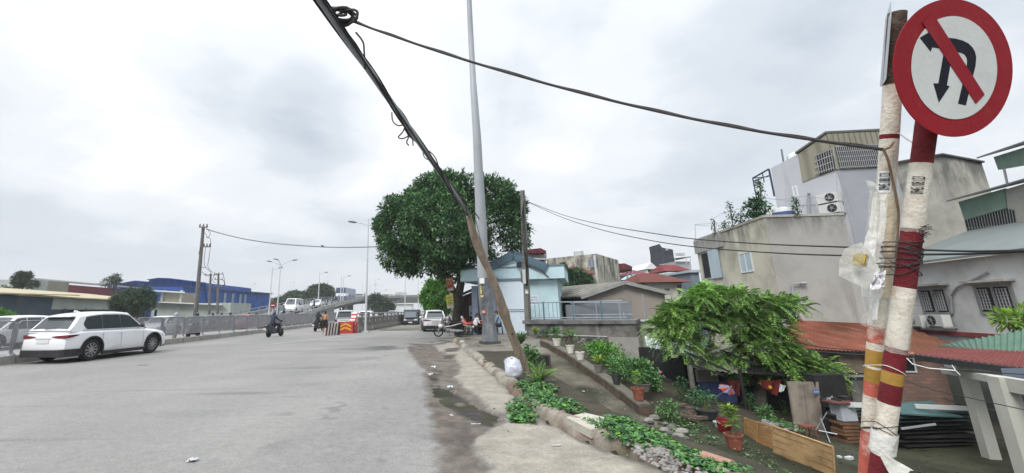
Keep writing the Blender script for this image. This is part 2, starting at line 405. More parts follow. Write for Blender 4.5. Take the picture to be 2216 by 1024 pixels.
def build_ground():
    xsn=np.concatenate([[-1200,-600,-300,-150,-80,-50,-30,-20,-10,-4,-1,0],np.arange(.3,14,.14),np.arange(14,30,1),[35,45,60,90,150,300,600,1200]])
    ysn=np.concatenate([[-60,-30,-15,-5,0],np.arange(1,26,.16),np.arange(26,40,1.),[45,55,70,90,120,160,220,300,450,700,1200,2000]])
    X,Y=np.meshgrid(xsn,ysn);Z=hg(X,Y)
    near=(X > xk(Y) + .12) & (X < 14) & (Y < 30)
    Z=Z + near*(.05*(fbm(X*1.3,Y*1.3) - .5) + .03*(fbm(X*6,Y*6) - .5))
    me=grid_mesh('ground',X,Y,Z)
    pathm=(X > xs(Y) + .25) & (X < np.interp(Y,[0,6,9,11.5,20],[5.0,5.0,4.9,4.75,4.0])) & (Y < 19)
    n=fbm(X*1.1 + 9,Y*1.1)
    add_attr(me,'path',pathm*np.clip((n - .28)*4,0,1))
    gard=((X > 4.7) & (Y > 11.0) & (Y < 22)) | ((X > xk(Y)+.3) & (X < xs(Y)+.2) & (Y < 17))
    add_attr(me,'soil',gard*np.clip((fbm(X*2,Y*2) - .25)*4,0,1)*1.)
    add_attr(me,'pave',((X < 4.6) & (Y > 17.0)).astype(float)*np.clip((fbm(X*1.7,Y*1.7) - .2)*5,0,1))
    me.materials.append(surf_mat('earth',[('path',(.115,.105,.08),1.4,.35),('soil',(.045,.038,.026),2.5,.4),('pave',(.17,.16,.135),1.3,.3)],((.034,.036,.020),.9,.55),bumpk=.7,fine=26))
    props(link('ground',me),kind='structure')
    # road sheet: fine where the worn edge is, coarse elsewhere
    ysr=np.concatenate([[-40,-10,0,2.5],np.arange(3.4,27,.055),[28,30,33,37,42,50,60,80,110,150,220,400]])
    tl=np.array([-60,-40,-28,-20,-15,-10,-6,-4,-3.0])
    nf=85;rows=[]
    for y in ysr:
        k=xk(y) + .16;rows.append(np.concatenate([tl,np.linspace(-2.6,k,nf)]))
    X=np.array(rows);Y=np.repeat(ysr[:,None],X.shape[1],1)
    wx=X + .22*(fbm(X*1.7,Y*1.7) - .5) + .12*(fbm(X*7,Y*7) - .5);wy=Y + .5*(fbm(X*1.3 + 40,Y*1.3) - .5) + .2*(fbm(X*6+9,Y*6) - .5)
    def poly(pts):return [tuple(G(a,b)[:2]) for a,b in pts]
    def m_(pts,soft=1):
        acc=0
        for dx,dy in ((0,0),(.04,.05),(-.04,.05),(.04,-.07),(-.04,-.07)):acc=acc + inpoly(wx + dx*soft,wy + dy*soft*1.4,poly(pts))
        return acc/5.
    dirt=m_([(878,752),(960,741),(985,765),(1010,795),(1005,835),(1040,862),(1080,892),(1112,898),(1075,925),(1032,955),(1022,985),(1065,1003),(1045,1040),(948,1040),(945,960),(930,900),(920,850),(916,800),(896,775)],1.1)
    edge=((X > xk(Y) - .16) & (Y < 24))*np.clip((fbm(X*3,Y*3)-.35)*6,0,1)*.7
    conc=m_([(985,741),(1020,775),(1060,810),(1110,862),(1120,880),(1082,893),(1060,880),(1010,842),(985,815),(1000,795),(975,768),(950,760),(940,748)],1)
    conc2=m_([(1030,958),(1075,925),(1125,903),(1170,912),(1240,948),(1300,984),(1460,1030),(1700,1200),(1000,1200),(1050,1030),(1066,1003),(1022,985)],1)
    wet=m_([(940,795),(953,800),(948,828),(985,850),(1020,874),(1085,903),(1060,922),(1030,916),(985,890),(952,868),(936,850),(932,815)],.8)*np.clip((fbm(X*4+3,Y*4) - .22)*3.5,0,1)
    wet2=m_([(985,905),(1060,935),(1025,960),(1030,990),(1000,1000),(965,960)],2.4)*.55*np.clip((fbm(X*5,Y*5+8) - .25)*4,0,1)
    wet3=m_([(960,756),(1000,752),(990,762),(962,764)],1) + m_([(960,768),(990,768),(985,775),(960,774)],1)
    old=m_([(640,764),(700,752),(850,748),(955,735),(1000,741),(955,744),(880,755),(780,762),(660,768)],2)*np.clip((fbm(X*1.5+3,Y*1.5) - .3)*4,0,1)*.85
    dirt=np.clip(dirt*(.55 + .9*fbm(X*2.3,Y*2.3)) + edge,0,1)*(1 - np.clip(conc,0,1)*.92)*(1 - np.clip(conc2,0,1)*.9)
    stain=np.clip((fbm(X*3+70,Y*3) - .55)*5,0,1)*np.clip(conc + conc2,0,1)*.5
    near=(X > -2.4) & (Y < 27) & (Y > 3)
    fade=sstep(-2.5,-1.4,X)*sstep(27,24,Y)
    Z=near*fade*(.035*(fbm(X*2.5,Y*2.5) - .5) + .02*(fbm(X*9,Y*9) - .5) - .028*np.clip(wet*1.2 + dirt*.6,0,1) + .02*np.clip(conc+conc2,0,1))
    Z=Z - .13*sstep(33,75,Y)*sstep(-6.9,-5.0,X)*6   # the slip road dips behind the divider
    me=grid_mesh('road',X,Y,Z)
    for a,v in (('old',old),('dirt',dirt),('conc',np.clip(conc + conc2,0,1)*near),('stain',stain),('wet',np.clip(wet + wet2 + wet3*.8,0,1))):add_attr(me,a,v)
    # faint lengthwise wear in the lanes
    wear=(.5 + .5*np.cos((X + 7)*2.1))*np.clip((fbm(X*.6,Y*.12)-.3)*2,0,1)*.6*(Y < 60) + .55*np.clip((fbm(X*1.1+30,Y*.5+9) - .60)*9,0,1)*(Y < 40) + .8*np.clip((fbm(X*2.7+60,Y*2.1+3) - .70)*16,0,1)*(Y < 30)
    add_attr(me,'wear',wear)
    me.materials.append(surf_mat('asphalt',[('wear',(.165,.164,.158),.8,.15),('old',(.075,.075,.073),3,.3),('conc',(.27,.25,.208),2.2,.22),('stain',(.22,.20,.17),4,.3),('dirt',(.118,.100,.084),2.4,.4),('wet',(.042,.038,.036),4,.3)],((.236,.231,.219),.33,.16),bumpk=.6,fine=34,crack=0))
    props(link('road',me),kind='structure')
build_ground()
def build_kerb():
    ys=np.arange(2.6,24.2,.05);prof=[(-.03,-.12),(0,.03),(.03,.10),(.08,.145),(.16,.16),(.25,.15),(.33,.11),(.38,.02),(.40,-.12)]
    X=[];Y=[];Z=[];R=[]
    for y in ys:
        k=float(xk(y));row=[]
        joint=abs(((y/1.05) % 1) - .5) > .475
        brk=max(0,float(fbm(y*.9,3.)) - .48)*.9
        for i,(dx,z) in enumerate(prof):
            nx=.07*(fbm(dx*6 + 3,y*2.2) - .5) + .025*(fbm(dx*20,y*9) - .5);nz=.06*(fbm(dx*5+50,y*3) - .5) + .03*(fbm(dx*30,y*14) - .5)
            zz=z*(1 - min(.75,brk*3)) if z > 0 else z
            if joint and z > 0:zz -= .035
            X.append(k + dx*.95 + float(nx) + .03);Y.append(y);Z.append(zz + float(nz)*(z > -.05))
            R.append(1.0 if float(fbm(y*.55,7.)) > .52 else 0.)
    n=len(ys);m=len(prof)
    me=grid_mesh('kerb',np.array(X).reshape(n,m),np.array(Y).reshape(n,m),np.array(Z).reshape(n,m))
    yy=np.array(Y).reshape(n,m);xx=np.array(X).reshape(n,m)
    red=sum(np.exp(-((yy - c)/w)**2) for c,w in ((8.9,.5),(6.2,.45),(13.2,.4),(4.4,.6)))*np.clip((fbm(xx*6,yy*6) - .3)*4,0,1)*.75
    add_attr(me,'red',np.clip(red,0,1));add_attr(me,'moss',np.clip((fbm(xx*3+5,yy*1.5) - .5)*5,0,1))
    me.materials.append(surf_mat('kerb_concrete',[('moss',(.11,.10,.07),5,.35),('red',(.20,.10,.085),9,.35)],((.24,.22,.18),3,.4),bumpk=1.,fine=38))
    props(link('kerb',me),kind='structure')
build_kerb()
def stones(name,cx,cy,rx,ry,n,s0,s1,m,zfn,label=None):
    mb=MB()
    for i in range(n):
        a=random.random()*2*PI;r=random.random()**.6
        x=cx + rx*r*math.cos(a);y=cy + ry*r*math.sin(a);s=random.uniform(s0,s1)
        q=Matrix.Rotation(random.random()*6,3,'Z') @ Matrix.Rotation(random.uniform(-.5,.5),3,'X')
        mb.ball((x,y,zfn(x,y) + s*.25),(s*random.uniform(.7,1.2),s*random.uniform(.6,1),s*.55),6,4,R=q)
    return solo(name,mb,m,label or 'grey gravel spilled over the broken kerb','gravel',kind='stuff')
M_STONE=mat('stone',(.22,.21,.20),.9,.3,8,.3,island=.35)
c=G(1440,985,.12);stones('gravel',c.x,c.y,.30,.75,420,.012,.035,M_STONE,lambda x,y:.13)
stones('gravel',1.0,12.3,.5,6.5,260,.006,.02,M_STONE,lambda x,y:.012,'small loose stones scattered along the foot of the kerb')
stones('gravel',4.2,9.5,1.6,4.0,200,.01,.035,M_STONE,lambda x,y:ground_z(x,y),'loose stones scattered on the sloping path')
# painted line on the road
mb=MB();a,b=G(590,745),G(742,728)
mb.slab([(a.x-.07,a.y,.005),(a.x+.07,a.y,.005),(b.x+.07,b.y,.005),(b.x-.07,b.y,.005)],(0,0,.002))
struct('road_marking',mb,mat('line_paint',(.45,.45,.44),.8,.1,3,.1,dirt=((.40,.40,.40),.55,1.2)))
# ---------------------------------------------------------------- median kerb
mb=MB();M_CONC=mat('concrete',(.27,.26,.235),.9,.2,1.5,.4,dirt=((.15,.13,.11),.35,1.3),streak=((.12,.11,.1),.3,2))
y=-4.
while y < 92:
    l=1.96 if y < 60 else 3.96
    mb.hexa([(-15.55,y,-.05),(-15.14,y,-.05),(-15.14,y+l,-.05),(-15.55,y+l,-.05),(-15.52,y,.27),(-15.20,y,.27),(-15.20,y+l,.27),(-15.52,y+l,.27)])
    y += l + .04
struct('median_kerb',mb,M_CONC)
# ---------------------------------------------------------------- sign posts in front
M_WPOST=mat('post_white',(.62,.58,.50),.7,.14,7,.5,dirt=((.33,.22,.13),.34,9),streak=((.40,.33,.24),.35,14))
M_RPOST=mat('post_red',(.13,.010,.015),.8,.25,8,.5,dirt=((.13,.03,.03),.4,10))
M_OPOST=mat('post_orange',(.42,.10,.07),.8,.25,10,.4,dirt=((.6,.5,.42),.4,12))
M_YTAPE=mat('tape_yellow',(.34,.20,.04),.7,.2,14,.3)
M_RUST=mat('rusty_dark',(.07,.045,.035),.8,.5,9,.8,dirt=((.25,.2,.16),.35,8))
M_PLAS=mat('plastic_wrap',(.78,.78,.72),.3,.1,5,.9,bscale=30,alpha=.24,spec=.6)
M_PLAS2=mat('plastic_bag',(.82,.83,.80),.35,.08,5,.8,bscale=22,alpha=.62,spec=.6)
M_CREAM=mat('paper_tape',(.62,.52,.34),.5,.2,9,.8,bscale=26,dirt=((.45,.28,.14),.35,9))
M_WIRE=mat('cable_black',(.018,.018,.02),.5,.2,3,0)
M_ROPE=mat('cable_grey',(.06,.055,.055),.7,.3,20,.5)
M_INK=mat('ink_black',(.012,.012,.015),.7,.1,3,0)
D1,D2=2.36,2.2
def axis_pts(pix,d):return [P(x,y,d) for x,y in pix]
# back post: (y, segment material) along its photographed axis
def post_axis(y,a,b,d):t=(y - a[1])/(b[1] - a[1]);return P(a[0] + (b[0]-a[0])*t,y,d)
A1,B1=(1942,28),(1878,1024);A2,B2=(2008,250),(1903,1024)
def build_post(name,label,A,B,d,bounds,rad,mats,extra_down=1.15):
    base=post_axis(1024,A,B,d);top=post_axis(A[1],A,B,d);dirv=(base - top).normalized()
    foot=base + dirv*extra_down*((base.z + .15)/(-dirv.z))/((base.z + .15)/(-dirv.z))*0 if False else base + dirv*((base.z + .12)/(-dirv.z))
    T=Thing(name,label,'sign post',foot,world=True)
    pts=[top];ms=[]
    for y,m in bounds:
        q=post_axis(y,A,B,d) if y < 1024 else foot
        n=max(1,int((q - pts[-1]).length/.06));s=pts[-1]
        for i in range(n):pts.append(s.lerp(q,(i+1)/n));ms.append(m)
    mb=MB();rs=[rad*(1 + .035*(random.random() - .5)) for _ in pts];mb.tube(pts,rs,24,m=ms)
    T.part('post',mb,mats,smooth=True);return T,top,dirv
PM=[M_WPOST,M_RPOST,M_OPOST,M_YTAPE,M_RUST]
T1,top1,dv1=build_post('sign_post','thinner white post behind, rusty at the top and wrapped in torn clear plastic',A1,B1,D1,
    [(185,4),(292,0),(302,1),(705,0),(742,2),(757,0),(792,3),(797,0),(826,3),(856,2),(932,0),(1600,2)],.0395,PM)
T2,top2,dv2=build_post('sign_post','front post painted in red and white bands carrying the round no-turn sign',A2,B2,D2,
    [(354,1),(495,0),(622,1),(752,0),(804,1),(830,3),(872,1),(984,0),(1600,1)],.0425,PM)
T1.o['group']=T2.o['group']='banded sign posts tied together'
# cream paper wound round the back post, sheets of torn plastic on both
def wrap(T,A,B,d,y0,y1,rad,m,name,lump=.012,seed=0,gap=.0,a0=0,a1=2*PI):
    pts=[];n=int((y1 - y0)/7);mb=MB();k=40;vs=[];fs=[]
    ax=(post_axis(y1,A,B,d) - post_axis(y0,A,B,d)).normalized();x=ax.cross(Vector((0,1,0))).normalized();y=ax.cross(x)
    for i in range(n+1):
        c=post_axis(y0 + (y1-y0)*i/n,A,B,d)
        for j in range(k+1):
            a=a0 + (a1-a0)*j/k
            r=rad + gap + lump*(float(fbm(a*2.2*1.2 + seed,i*.23 + seed)) + .8*float(fbm(a*6 + seed,i*.5 + a*3)))
            ee=(.5*float(fbm(a*3 + seed*2,4.))*ax*.03) if i in (0,n) else Vector((0,0,0))
            vs.append(c + (x*math.cos(a) + y*math.sin(a))*r + ee)
    for i in range(n):
        for j in range(k):fs.append((i*(k+1)+j,i*(k+1)+j+1,(i+1)*(k+1)+j+1,(i+1)*(k+1)+j))
    mb.add(vs,fs);return T.part(name,mb,m,smooth=True)
wrap(T1,A1,B1,D1,425,640,.0402,M_CREAM,'paper_wrap',.008,3)
wrap(T1,A1,B1,D1,410,705,.046,M_PLAS,'plastic_sheet',.022,5)
wrap(T2,A2,B2,D2,352,500,.0435,M_PLAS,'plastic_sheet',.004,9)
wrap(T2,A2,B2,D2,640,760,.0435,M_PLAS,'plastic_sheet',.005,12)
wrap(T2,A2,B2,D2,930,975,.0437,M_PLAS2,'plastic_sheet',.008,15)
def sheet(T,pix,d,m,name,n=9,bulge=.03,seed=0.,dz=0.):
    """crumpled sheet hung over a photographed quad outline (4 corners, depth per corner)"""
    (a,b,c,e)=[P(x,y,d + (dd if not isinstance(dd,str) else 0)) for x,y,dd in pix];vs=[];fs=[]
    nn=(b - a).cross(e - a).normalized()
    for i in range(n+1):
        for j in range(n+1):
            u,v=i/n,j/n;p=a.lerp(b,u).lerp(e.lerp(c,u),v)
            w=float(fbm(u*3 + seed,v*3 + seed)) - .5 + .5*(float(fbm(u*9 + seed,v*9)) - .5)
            ed=.15*(float(fbm(u*7 + seed*3,v*7)) - .5) if (i in (0,n) or j in (0,n)) else 0
            vs.append(p + nn*bulge*2*w + (b - a)*ed*.35 + (e - a)*ed*.3)
    for i in range(n):
        for j in range(n):fs.append((i*(n+1)+j,(i+1)*(n+1)+j,(i+1)*(n+1)+j+1,i*(n+1)+j+1))
    return T.part(name,MB().add(vs,fs),m,smooth=True)
sheet(T1,[(1888,425,0),(1922,420,-.06),(1905,650,-.06),(1860,640,0)],D1,M_PLAS2,'torn_plastic',12,.035,2)
sheet(T1,[(1868,545,.0),(1895,540,-.08),(1900,690,-.08),(1884,700,0)],D1,M_PLAS2,'torn_plastic',10,.03,4)
sheet(T1,[(1873,390,0),(1900,398,-.04),(1903,416,-.04),(1890,420,0)],D1,M_PLAS2,'torn_plastic',6,.012,6)
sheet(T1,[(1940,285,-.06),(1944,290,-.06),(1992,325,-.1),(1994,318,-.1)],D1,M_PLAS2,'torn_plastic',6,.006,7)
sheet(T1,[(1936,372,-.06),(1940,400,-.06),(1975,392,-.12),(1972,360,-.12)],D1,M_PLAS,'torn_plastic',6,.01,8)
sheet(T1,[(1893,590,-.1),(1915,585,-.12),(1912,625,-.12),(1880,628,-.1)],D1,mat('tissue',(.75,.75,.78),.8,.05,5,.6),'torn_plastic',10,.05,11,)
sheet(T2,[(1885,958,-.08),(1902,975,-.09),(1976,1018,-.14),(1932,1036,-.12)],D2,mat('paper_scrap',(.62,.62,.57),.7,.08,5,.5,bscale=30),'torn_plastic',8,.012,13)
# printed phone numbers run up the posts
def wrapped_number(T,A,B,d,yc,body,size,rad,ang,sq=.42):
    c=post_axis(yc,A,B,d);up=(post_axis(yc-10,A,B,d) - post_axis(yc+10,A,B,d)).normalized()
    toc=(Vector((0,0,EYE)) - c);toc=(toc - up*toc.dot(up)).normalized();side=up.cross(toc).normalized()
    # text x runs up the post, text y runs round it (letters lie on their left side)
    def fn(co):
        a=ang + (-co.y)/rad
        return c + up*co.x*sq + (toc*math.cos(a) + side*math.sin(a))*(rad + .0012 + co.z)
    text_part(T,'phone_number',body,size,None,M_INK,extrude=.0004,fn=fn,bold=.0004)
    lab=MB();vs=[];
    return lab
def num_patch(T,A,B,d,y0,y1,rad,a0,a1):
    c0,c1=post_axis(y0,A,B,d),post_axis(y1,A,B,d);up=(c0 - c1).normalized()
    toc=(Vector((0,0,EYE)) - c0);toc=(toc - up*toc.dot(up)).normalized();side=up.cross(toc).normalized();mb=MB();vs=[];fs=[]
    for j in range(9):
        a=a0 + (a1-a0)*j/8
        for c in (c0,c1):vs.append(c + (toc*math.cos(a) + side*math.sin(a))*(rad + .0007))
    for j in range(8):fs.append((2*j,2*j+1,2*j+3,2*j+2))
    T.part('paper_label',mb.add(vs,fs),mat('label_paper',(.66,.68,.66),.5,.05,5,.1),smooth=True)
num_patch(T1,A1,B1,D1,372,418,.0412,-.9,.5)
wrapped_number(T1,A1,B1,D1,394,'0945.188.123',.064,.0425,-.15,.27)
wrapped_number(T2,A2,B2,D2,403,'0945.108.123',.066,.0462,.0,.25)
# wires and tape binding the two posts together
tie=MB()
def ring(y,r,k=1.35,tw=.0022,sk=0.):
    c=(post_axis(y,A1,B1,D1) + post_axis(y,A2,B2,D2))/2;a1_=post_axis(y,A1,B1,D1);a2_=post_axis(y,A2,B2,D2)
    ax=(a2_ - a1_);hl=ax.length/2;ax.normalize();pr=ax.cross(dv1).normalized();pts=[]
    for i in range(33):
        a=2*PI*i/32;ex=math.cos(a);pts.append(c + ax*(ex*(r) + hl*(1 if ex > 0 else -1)*min(1,abs(ex)*3)) + pr*math.sin(a)*r + dv1*sk*math.sin(a))
    tie.tube(pts,tw,6,caps=False)
for i in range(6):ring(525 + i*5 + random.uniform(-3,3),.045 + .001*i,tw=.0022,sk=random.uniform(-.03,.03))
for i in range(7):ring(548 + i*6 + random.uniform(-4,4),.046 + .001*i,tw=.0026,sk=random.uniform(-.04,.04))
for y,s in ((930,.03),(938,.02),(925,-.02),(952,.05)):ring(y,.046,tw=.0018,sk=s)
solo('binding_wire',tie,mat('binding_dark',(.05,.04,.04),.7,.4,20,.3),'black binding wire wound round both posts below the red band','wire')
tie=MB()
ring(802,.0455,tw=.0018,sk=.02);tie.tube([P(1962,775,2.12),P(1975,788,2.1),P(2010,797,2.08),P(2068,802,2.05)],.0022,6)
tie.tube([P(2060,790,2.06),P(2068,802,2.05),P(2078,812,2.04)],.0018,6)
solo('white_wire',tie,mat('wire_white',(.7,.7,.68),.5,.05,5,0),'thin white wire tied round both posts with a loose end pointing right','wire')
tf=MB()
for i in range(26):
    a=P(1995 + random.uniform(-8,3),498 + random.uniform(-8,16),2.12);tf.tube([a,a + Vector((random.uniform(.01,.05),random.uniform(-.02,.02),random.uniform(-.02,.02)))],.0012,4)
for i in range(20):
    a=P(1935 + random.uniform(-20,40),565 + random.uniform(-14,14),2.13);tf.tube([a,a + Vector((random.uniform(-.05,.05),0,random.uniform(-.03,.02)))],.0014,4)
solo('frayed_tape',tf,M_INK,'frayed black tape ends sticking out at the posts crossing','tape')
# the plastic bag with a yellow sponge brick, hung on the back post
Tb=Thing('plastic_bag','clear plastic bag with a pierced yellow brick hung on the post','bag',P(1850,600,2.3),world=True)
def bag_sheet(off,m,seed):
    out=[(1828,538),(1864,524),(1892,560),(1898,600),(1880,628),(1846,612),(1814,596),(1818,560)]
    c=Vector((0,0,0));ring_=[P(x,y,2.28 + off*.02) for x,y in out]
    for q in ring_:c += q/len(out)
    vs=[c + Vector((0,-off,0))];fs=[];K=5;n=len(ring_)*4;rr=[]
    for i in range(len(ring_)):
        for t in range(4):rr.append(ring_[i].lerp(ring_[(i+1) % len(ring_)],t/4))
    for k in range(1,K+1):
        for i,q in enumerate(rr):
            f=k/K;w=(float(fbm(i*.5 + seed,k*.8 + seed)) - .5)*.05*(1 - .5*f)
            vs.append(c.lerp(q,f) + Vector((w*.4,-off*(1 - f*f) + w,w*.3)))
    for i in range(n):fs.append((0,1+i,1+(i+1) % n))
    for k in range(K-1):
        for i in range(n):fs.append((1+k*n+i,1+k*n+(i+1) % n,1+(k+1)*n+(i+1) % n,1+(k+1)*n+i))
    return MB().add(vs,fs)
Tb.part('bag_front',bag_sheet(.045,None,3),M_PLAS,smooth=True);Tb.part('bag_back',bag_sheet(-.03,None,8),M_PLAS2,smooth=True)
mb=MB();c=P(1862,563,2.27);R=Matrix.Rotation(.45,3,'Y') @ Matrix.Rotation(.5,3,'Z')
mb.box(c,(.034,.05,.06),tilt=R)
sp=Tb.part('yellow_brick',mb,mat('sponge',(.50,.36,.06),.8,.2,30,.8))
mb=MB()
for iy in range(4):
    for ix in range(3):mb.ball(c + R @ Vector((-.010 + .010*ix,-.0255,-.021 + .014*iy)),(.003,.0015,.004),8,5)
Tb.part('holes',mb,M_INK,sp)
# ---------------------------------------------------------------- round sign
M_SRED=mat('sign_red',(.24,.008,.016),.6,.12,3,.12,dirt=((.25,.03,.03),.2,6),spec=.2)
M_SWHITE=mat('sign_white',(.55,.58,.57),.45,.06,4,.1,dirt=((.42,.45,.45),.25,5),spec=.5)
M_SBLACK=mat('sign_black',(.010,.010,.018),.6,.1,4,.05,spec=.15)
M_GALV=mat('galvanised',(.36,.38,.40),.5,.12,3,.15,metal=.5,streak=((.2,.2,.2),.3,3))
SC=P(2065,147,2.08);th=math.radians(-6.5)
sx=Vector((math.cos(th),-math.sin(th),0));sn=Vector((-math.sin(th),-math.cos(th),0))
TILT=math.radians(14);sy=(Vector((0,0,1))*math.cos(TILT) + sn*math.sin(TILT)).normalized();sn=sx.cross(sy).normalized()
if sn.y > 0:sn=-sn
def onsign(px,py,o):
    a=ray(px,py);c0=Vector((0,0,EYE));t=(SC + sn*o - c0).dot(sn)/a.dot(sn);return c0 + a*t
Ts=Thing('traffic_sign','round red-bordered sign forbidding left turn and U-turn, on the banded post','road sign',SC,world=True)
RS=.334
def disc(r,off,th_,n=72,e=1.):
    return MB().slab([SC + sx*math.cos(2*PI*i/n)*r + sy*math.sin(2*PI*i/n)*r*e + sn*off for i in range(n)],sn*th_)
Ts.part('plate',disc(RS,-.004,.004),M_SRED)
def zc(pt,s=3.2,ox=1880,oy=0):return (ox + pt[0]/s,oy + pt[1]/s)
wring=[]
for i in range(64):
    a=2*PI*i/64;wring.append((SC + sx*math.cos(a)*.240 + sy*math.sin(a)*.249 + sn*.0015))
Ts.part('white_face',MB().slab(wring,sn*.001),M_SWHITE)
arrow=[(618,718),(672,730),(700,610),(722,520),(738,460),(743,400),(735,360),(718,330),(690,302),(650,282),(600,268),(545,262),(445,240),(420,222),(352,262),(428,358),(438,328),(500,338),(528,347),(517,378),(482,578),(447,578),(485,710),(560,598),(540,592),(566,440),(580,360),(640,366),(665,380),(679,405),(681,430),(675,480),(650,580)]
mb=MB();pts=[onsign(*zc(p),.0027) for p in arrow];mb.slab(pts,sn*.001);Ts.part('arrow',mb,M_SBLACK)
bar_=[(372,158),(440,88),(802,656),(742,720)]
mb=MB();mb.slab([onsign(*zc(p),.0039) for p in bar_],sn*.001);Ts.part('slash_bar',mb,M_SRED)
mb=MB();mb.tube([SC + sy*.22 - sn*.008 - sx*.1,SC + sy*.22 - sn*.008 + sx*.1],.008,6);mb.tube([SC - sy*.2 - sn*.008 - sx*.1,SC - sy*.2 - sn*.008 + sx*.1],.008,6)
Ts.part('bracket',mb,M_GALV)
# second plate seen almost edge-on at the left of the posts
a0,a1_,b0,b1=P(1912,185,2.45),P(1918,170,2.34),P(1930,5,2.45),P(1932,8,2.34)
Te=Thing('sign_plate','grey metal plate seen edge-on at the top of the white post','road sign',a0,world=True)
mb=MB();mb.slab([P(1929,2,2.5),P(1917,40,2.5),P(1905,186,2.5),P(1909,188,2.42),P(1918,171,2.27),P(1929,37,2.27)],(.001,.004,0));Te.part('plate',mb,M_GALV)
mb=MB()
for y in (55,171):mb.ball(P(1913 + (171-y)*.05,y,2.5),.006,6,4)
Te.part('bolt',mb,M_RUST)
# ---------------------------------------------------------------- prop, bundle, guy wire
M_WOOD=mat('prop_wood',(.26,.21,.16),.85,.3,9,.8,stretch=(1,1,.15),dirt=((.16,.12,.09),.4,4))
ba=P(1140,826,10.6);ta=P(1016,468,10.0)
ba.z=max(ba.z,ground_z(ba.x,ba.y) - .15)
T=Thing('leaning_prop','bare wooden pole leaning left, holding up the cable bundle','wooden pole',ba,world=True)
pts=[];rs=[]
for i in range(25):
    t=i/24;p=ba.lerp(ta,t) + Vector((.03*math.sin(t*5) + .02*math.sin(t*13),.02*math.sin(t*9),0));pts.append(p);rs.append(.118 - .035*t + .012*math.sin(t*17)*(.5+t) + (.02 if i in (10,15) else 0))
mb=MB();mb.tube(pts,rs,12);T.part('trunk',mb,M_WOOD,smooth=True)
mb=MB();mb.ball(pts[7] + Vector((0,-.1,0)),(.03,.012,.04),8,5);mb.ball(pts[10] + Vector((-.02,-.1,0)),(.035,.012,.05),8,5);T.part('knot',mb,M_RUST,smooth=True)
# cables from above the camera down to the prop
cabs=Thing('cable_bundle','thick bundle of twisted black cables running from the top edge down to the leaning pole','cable',ta,world=True)
def bez(a,b,n,sag,dirs=(0,0,-1)):
    d=Vector(dirs);return [a.lerp(b,i/n) + d*sag*4*(i/n)*(1 - i/n) for i in range(n+1)]
S0=P(655,-60,2.6)
path=[P(655,-60,2.4),P(700,10,2.75),P(735,60,3.05),P(790,140,3.6),P(850,215,4.3),P(905,290,5.4),P(950,360,6.9),P(985,420,8.5),P(1016,466,9.95)]
def smooth_path(p,k=6):
    o=[]
    for i in range(len(p)-1):
        p0=p[max(i-1,0)];p1=p[i];p2=p[i+1];p3=p[min(i+2,len(p)-1)]
        for j in range(k):
            t=j/k;o.append(.5*((2*p1) + (p2-p0)*t + (2*p0-5*p1+4*p2-p3)*t*t + (3*p1-p0-3*p2+p3)*t**3))
    o.append(p[-1]);return o
sp_=smooth_path(path,9)
sp_=[P(684,-12,2.68).lerp(P(1016,466,9.95),i/72) for i in range(73)]
cabs.part('main_cable',MB().tube(sp_,[.026 + .016*i/72 for i in range(73)],10),mat('cable_slate',(.22,.24,.27),.45,.2,4,.1,spec=.5),smooth=True)
for i,(r,ph,off,tw) in enumerate(((.008,0,.026,0.02),(.007,2.1,.026,0.03),(.006,4.2,.028,.12),(.005,1,.028,.17),(.005,5.1,.03,.25))):
    pts=[]
    for k,p in enumerate(sp_):
        d=(sp_[min(k+1,len(sp_)-1)] - sp_[max(k-1,0)]).normalized();x=d.cross(Vector((0,1,0))).normalized();y=d.cross(x);a=ph + tw*k
        bow=1 + (1.0 if (i >= 2 and (k//7) % 4 == i % 4) else 0)*math.sin((k % 7)/7*PI)
        pts.append(p + (x*math.cos(a) + y*math.sin(a))*off*bow*(1 + .06*p.y))
    cabs.part('cable',MB().tube(pts,[r*(1 + .10*p.y) for p in pts],7),M_WIRE,smooth=True)
mb=MB()
for (pp,d) in (([(848,243),(850,262),(862,272),(878,268)],4.7),([(878,268),(872,285),(862,297),(872,300),(888,292)],4.8),([(876,280),(884,295),(880,308),(885,315)],4.8),([(893,302),(894,316)],5),([(770,70),(785,90),(788,110),(790,150)],3.45),([(915,330),(920,342),(940,352)],6)):
    mb.tube(smooth_path([P(x,y,d) for x,y in pp],5),.008,6)
cabs.part('loose_end',mb,M_ROPE,smooth=True)
guy=Thing('guy_wire','grey cable knotted to the bundle and stretched right to the white sign post','cable',P(1915,325,2.33),world=True)
gp=[P(762,46,3.1),P(850,78,3.05),P(1000,128,2.95),P(1200,186,2.8),P(1400,236,2.65),P(1600,277,2.52),P(1780,306,2.42),P(1912,324,2.34)]
guy.part('wire',MB().tube(smooth_path(gp,8),.0085,7),M_ROPE,smooth=True)
guy.part('wire',MB().tube([p + Vector((0,0,.008 + .004*math.sin(i))) for i,p in enumerate(smooth_path(gp,8))],.005,6),M_ROPE,smooth=True)
mb=MB()
for k in range(5):
    c=P(738 + k*5 - 10,33 + k*3 - 6,3.02);pts=[]
    for i in range(17):
        a=2*PI*i/16;pts.append(c + Vector((math.cos(a)*(.07 + .02*(k % 3)),.03*math.sin(a + k),math.sin(a)*(.042 + .012*(k % 2)) + .03*math.cos(a)*(k - 2)*.3)))
    mb.tube(pts,.010,6,caps=False)
mb.tube(smooth_path([P(720,20,3),P(745,18,3),P(768,42,3.1),P(750,50,3.05),P(732,45,3)],5),.011,6)
guy.part('knot',mb,M_ROPE,smooth=True)
mb=MB();mb.tube([P(1912,324,2.30),P(1925,320,2.28),P(1934,308,2.3)],.005,6);mb.tube(smooth_path([P(1912,324,2.3),P(1922,348,2.29),P(1932,392,2.3),P(1942,440,2.29),P(1944,480,2.3),P(1938,560,2.3)],5),.006,6)
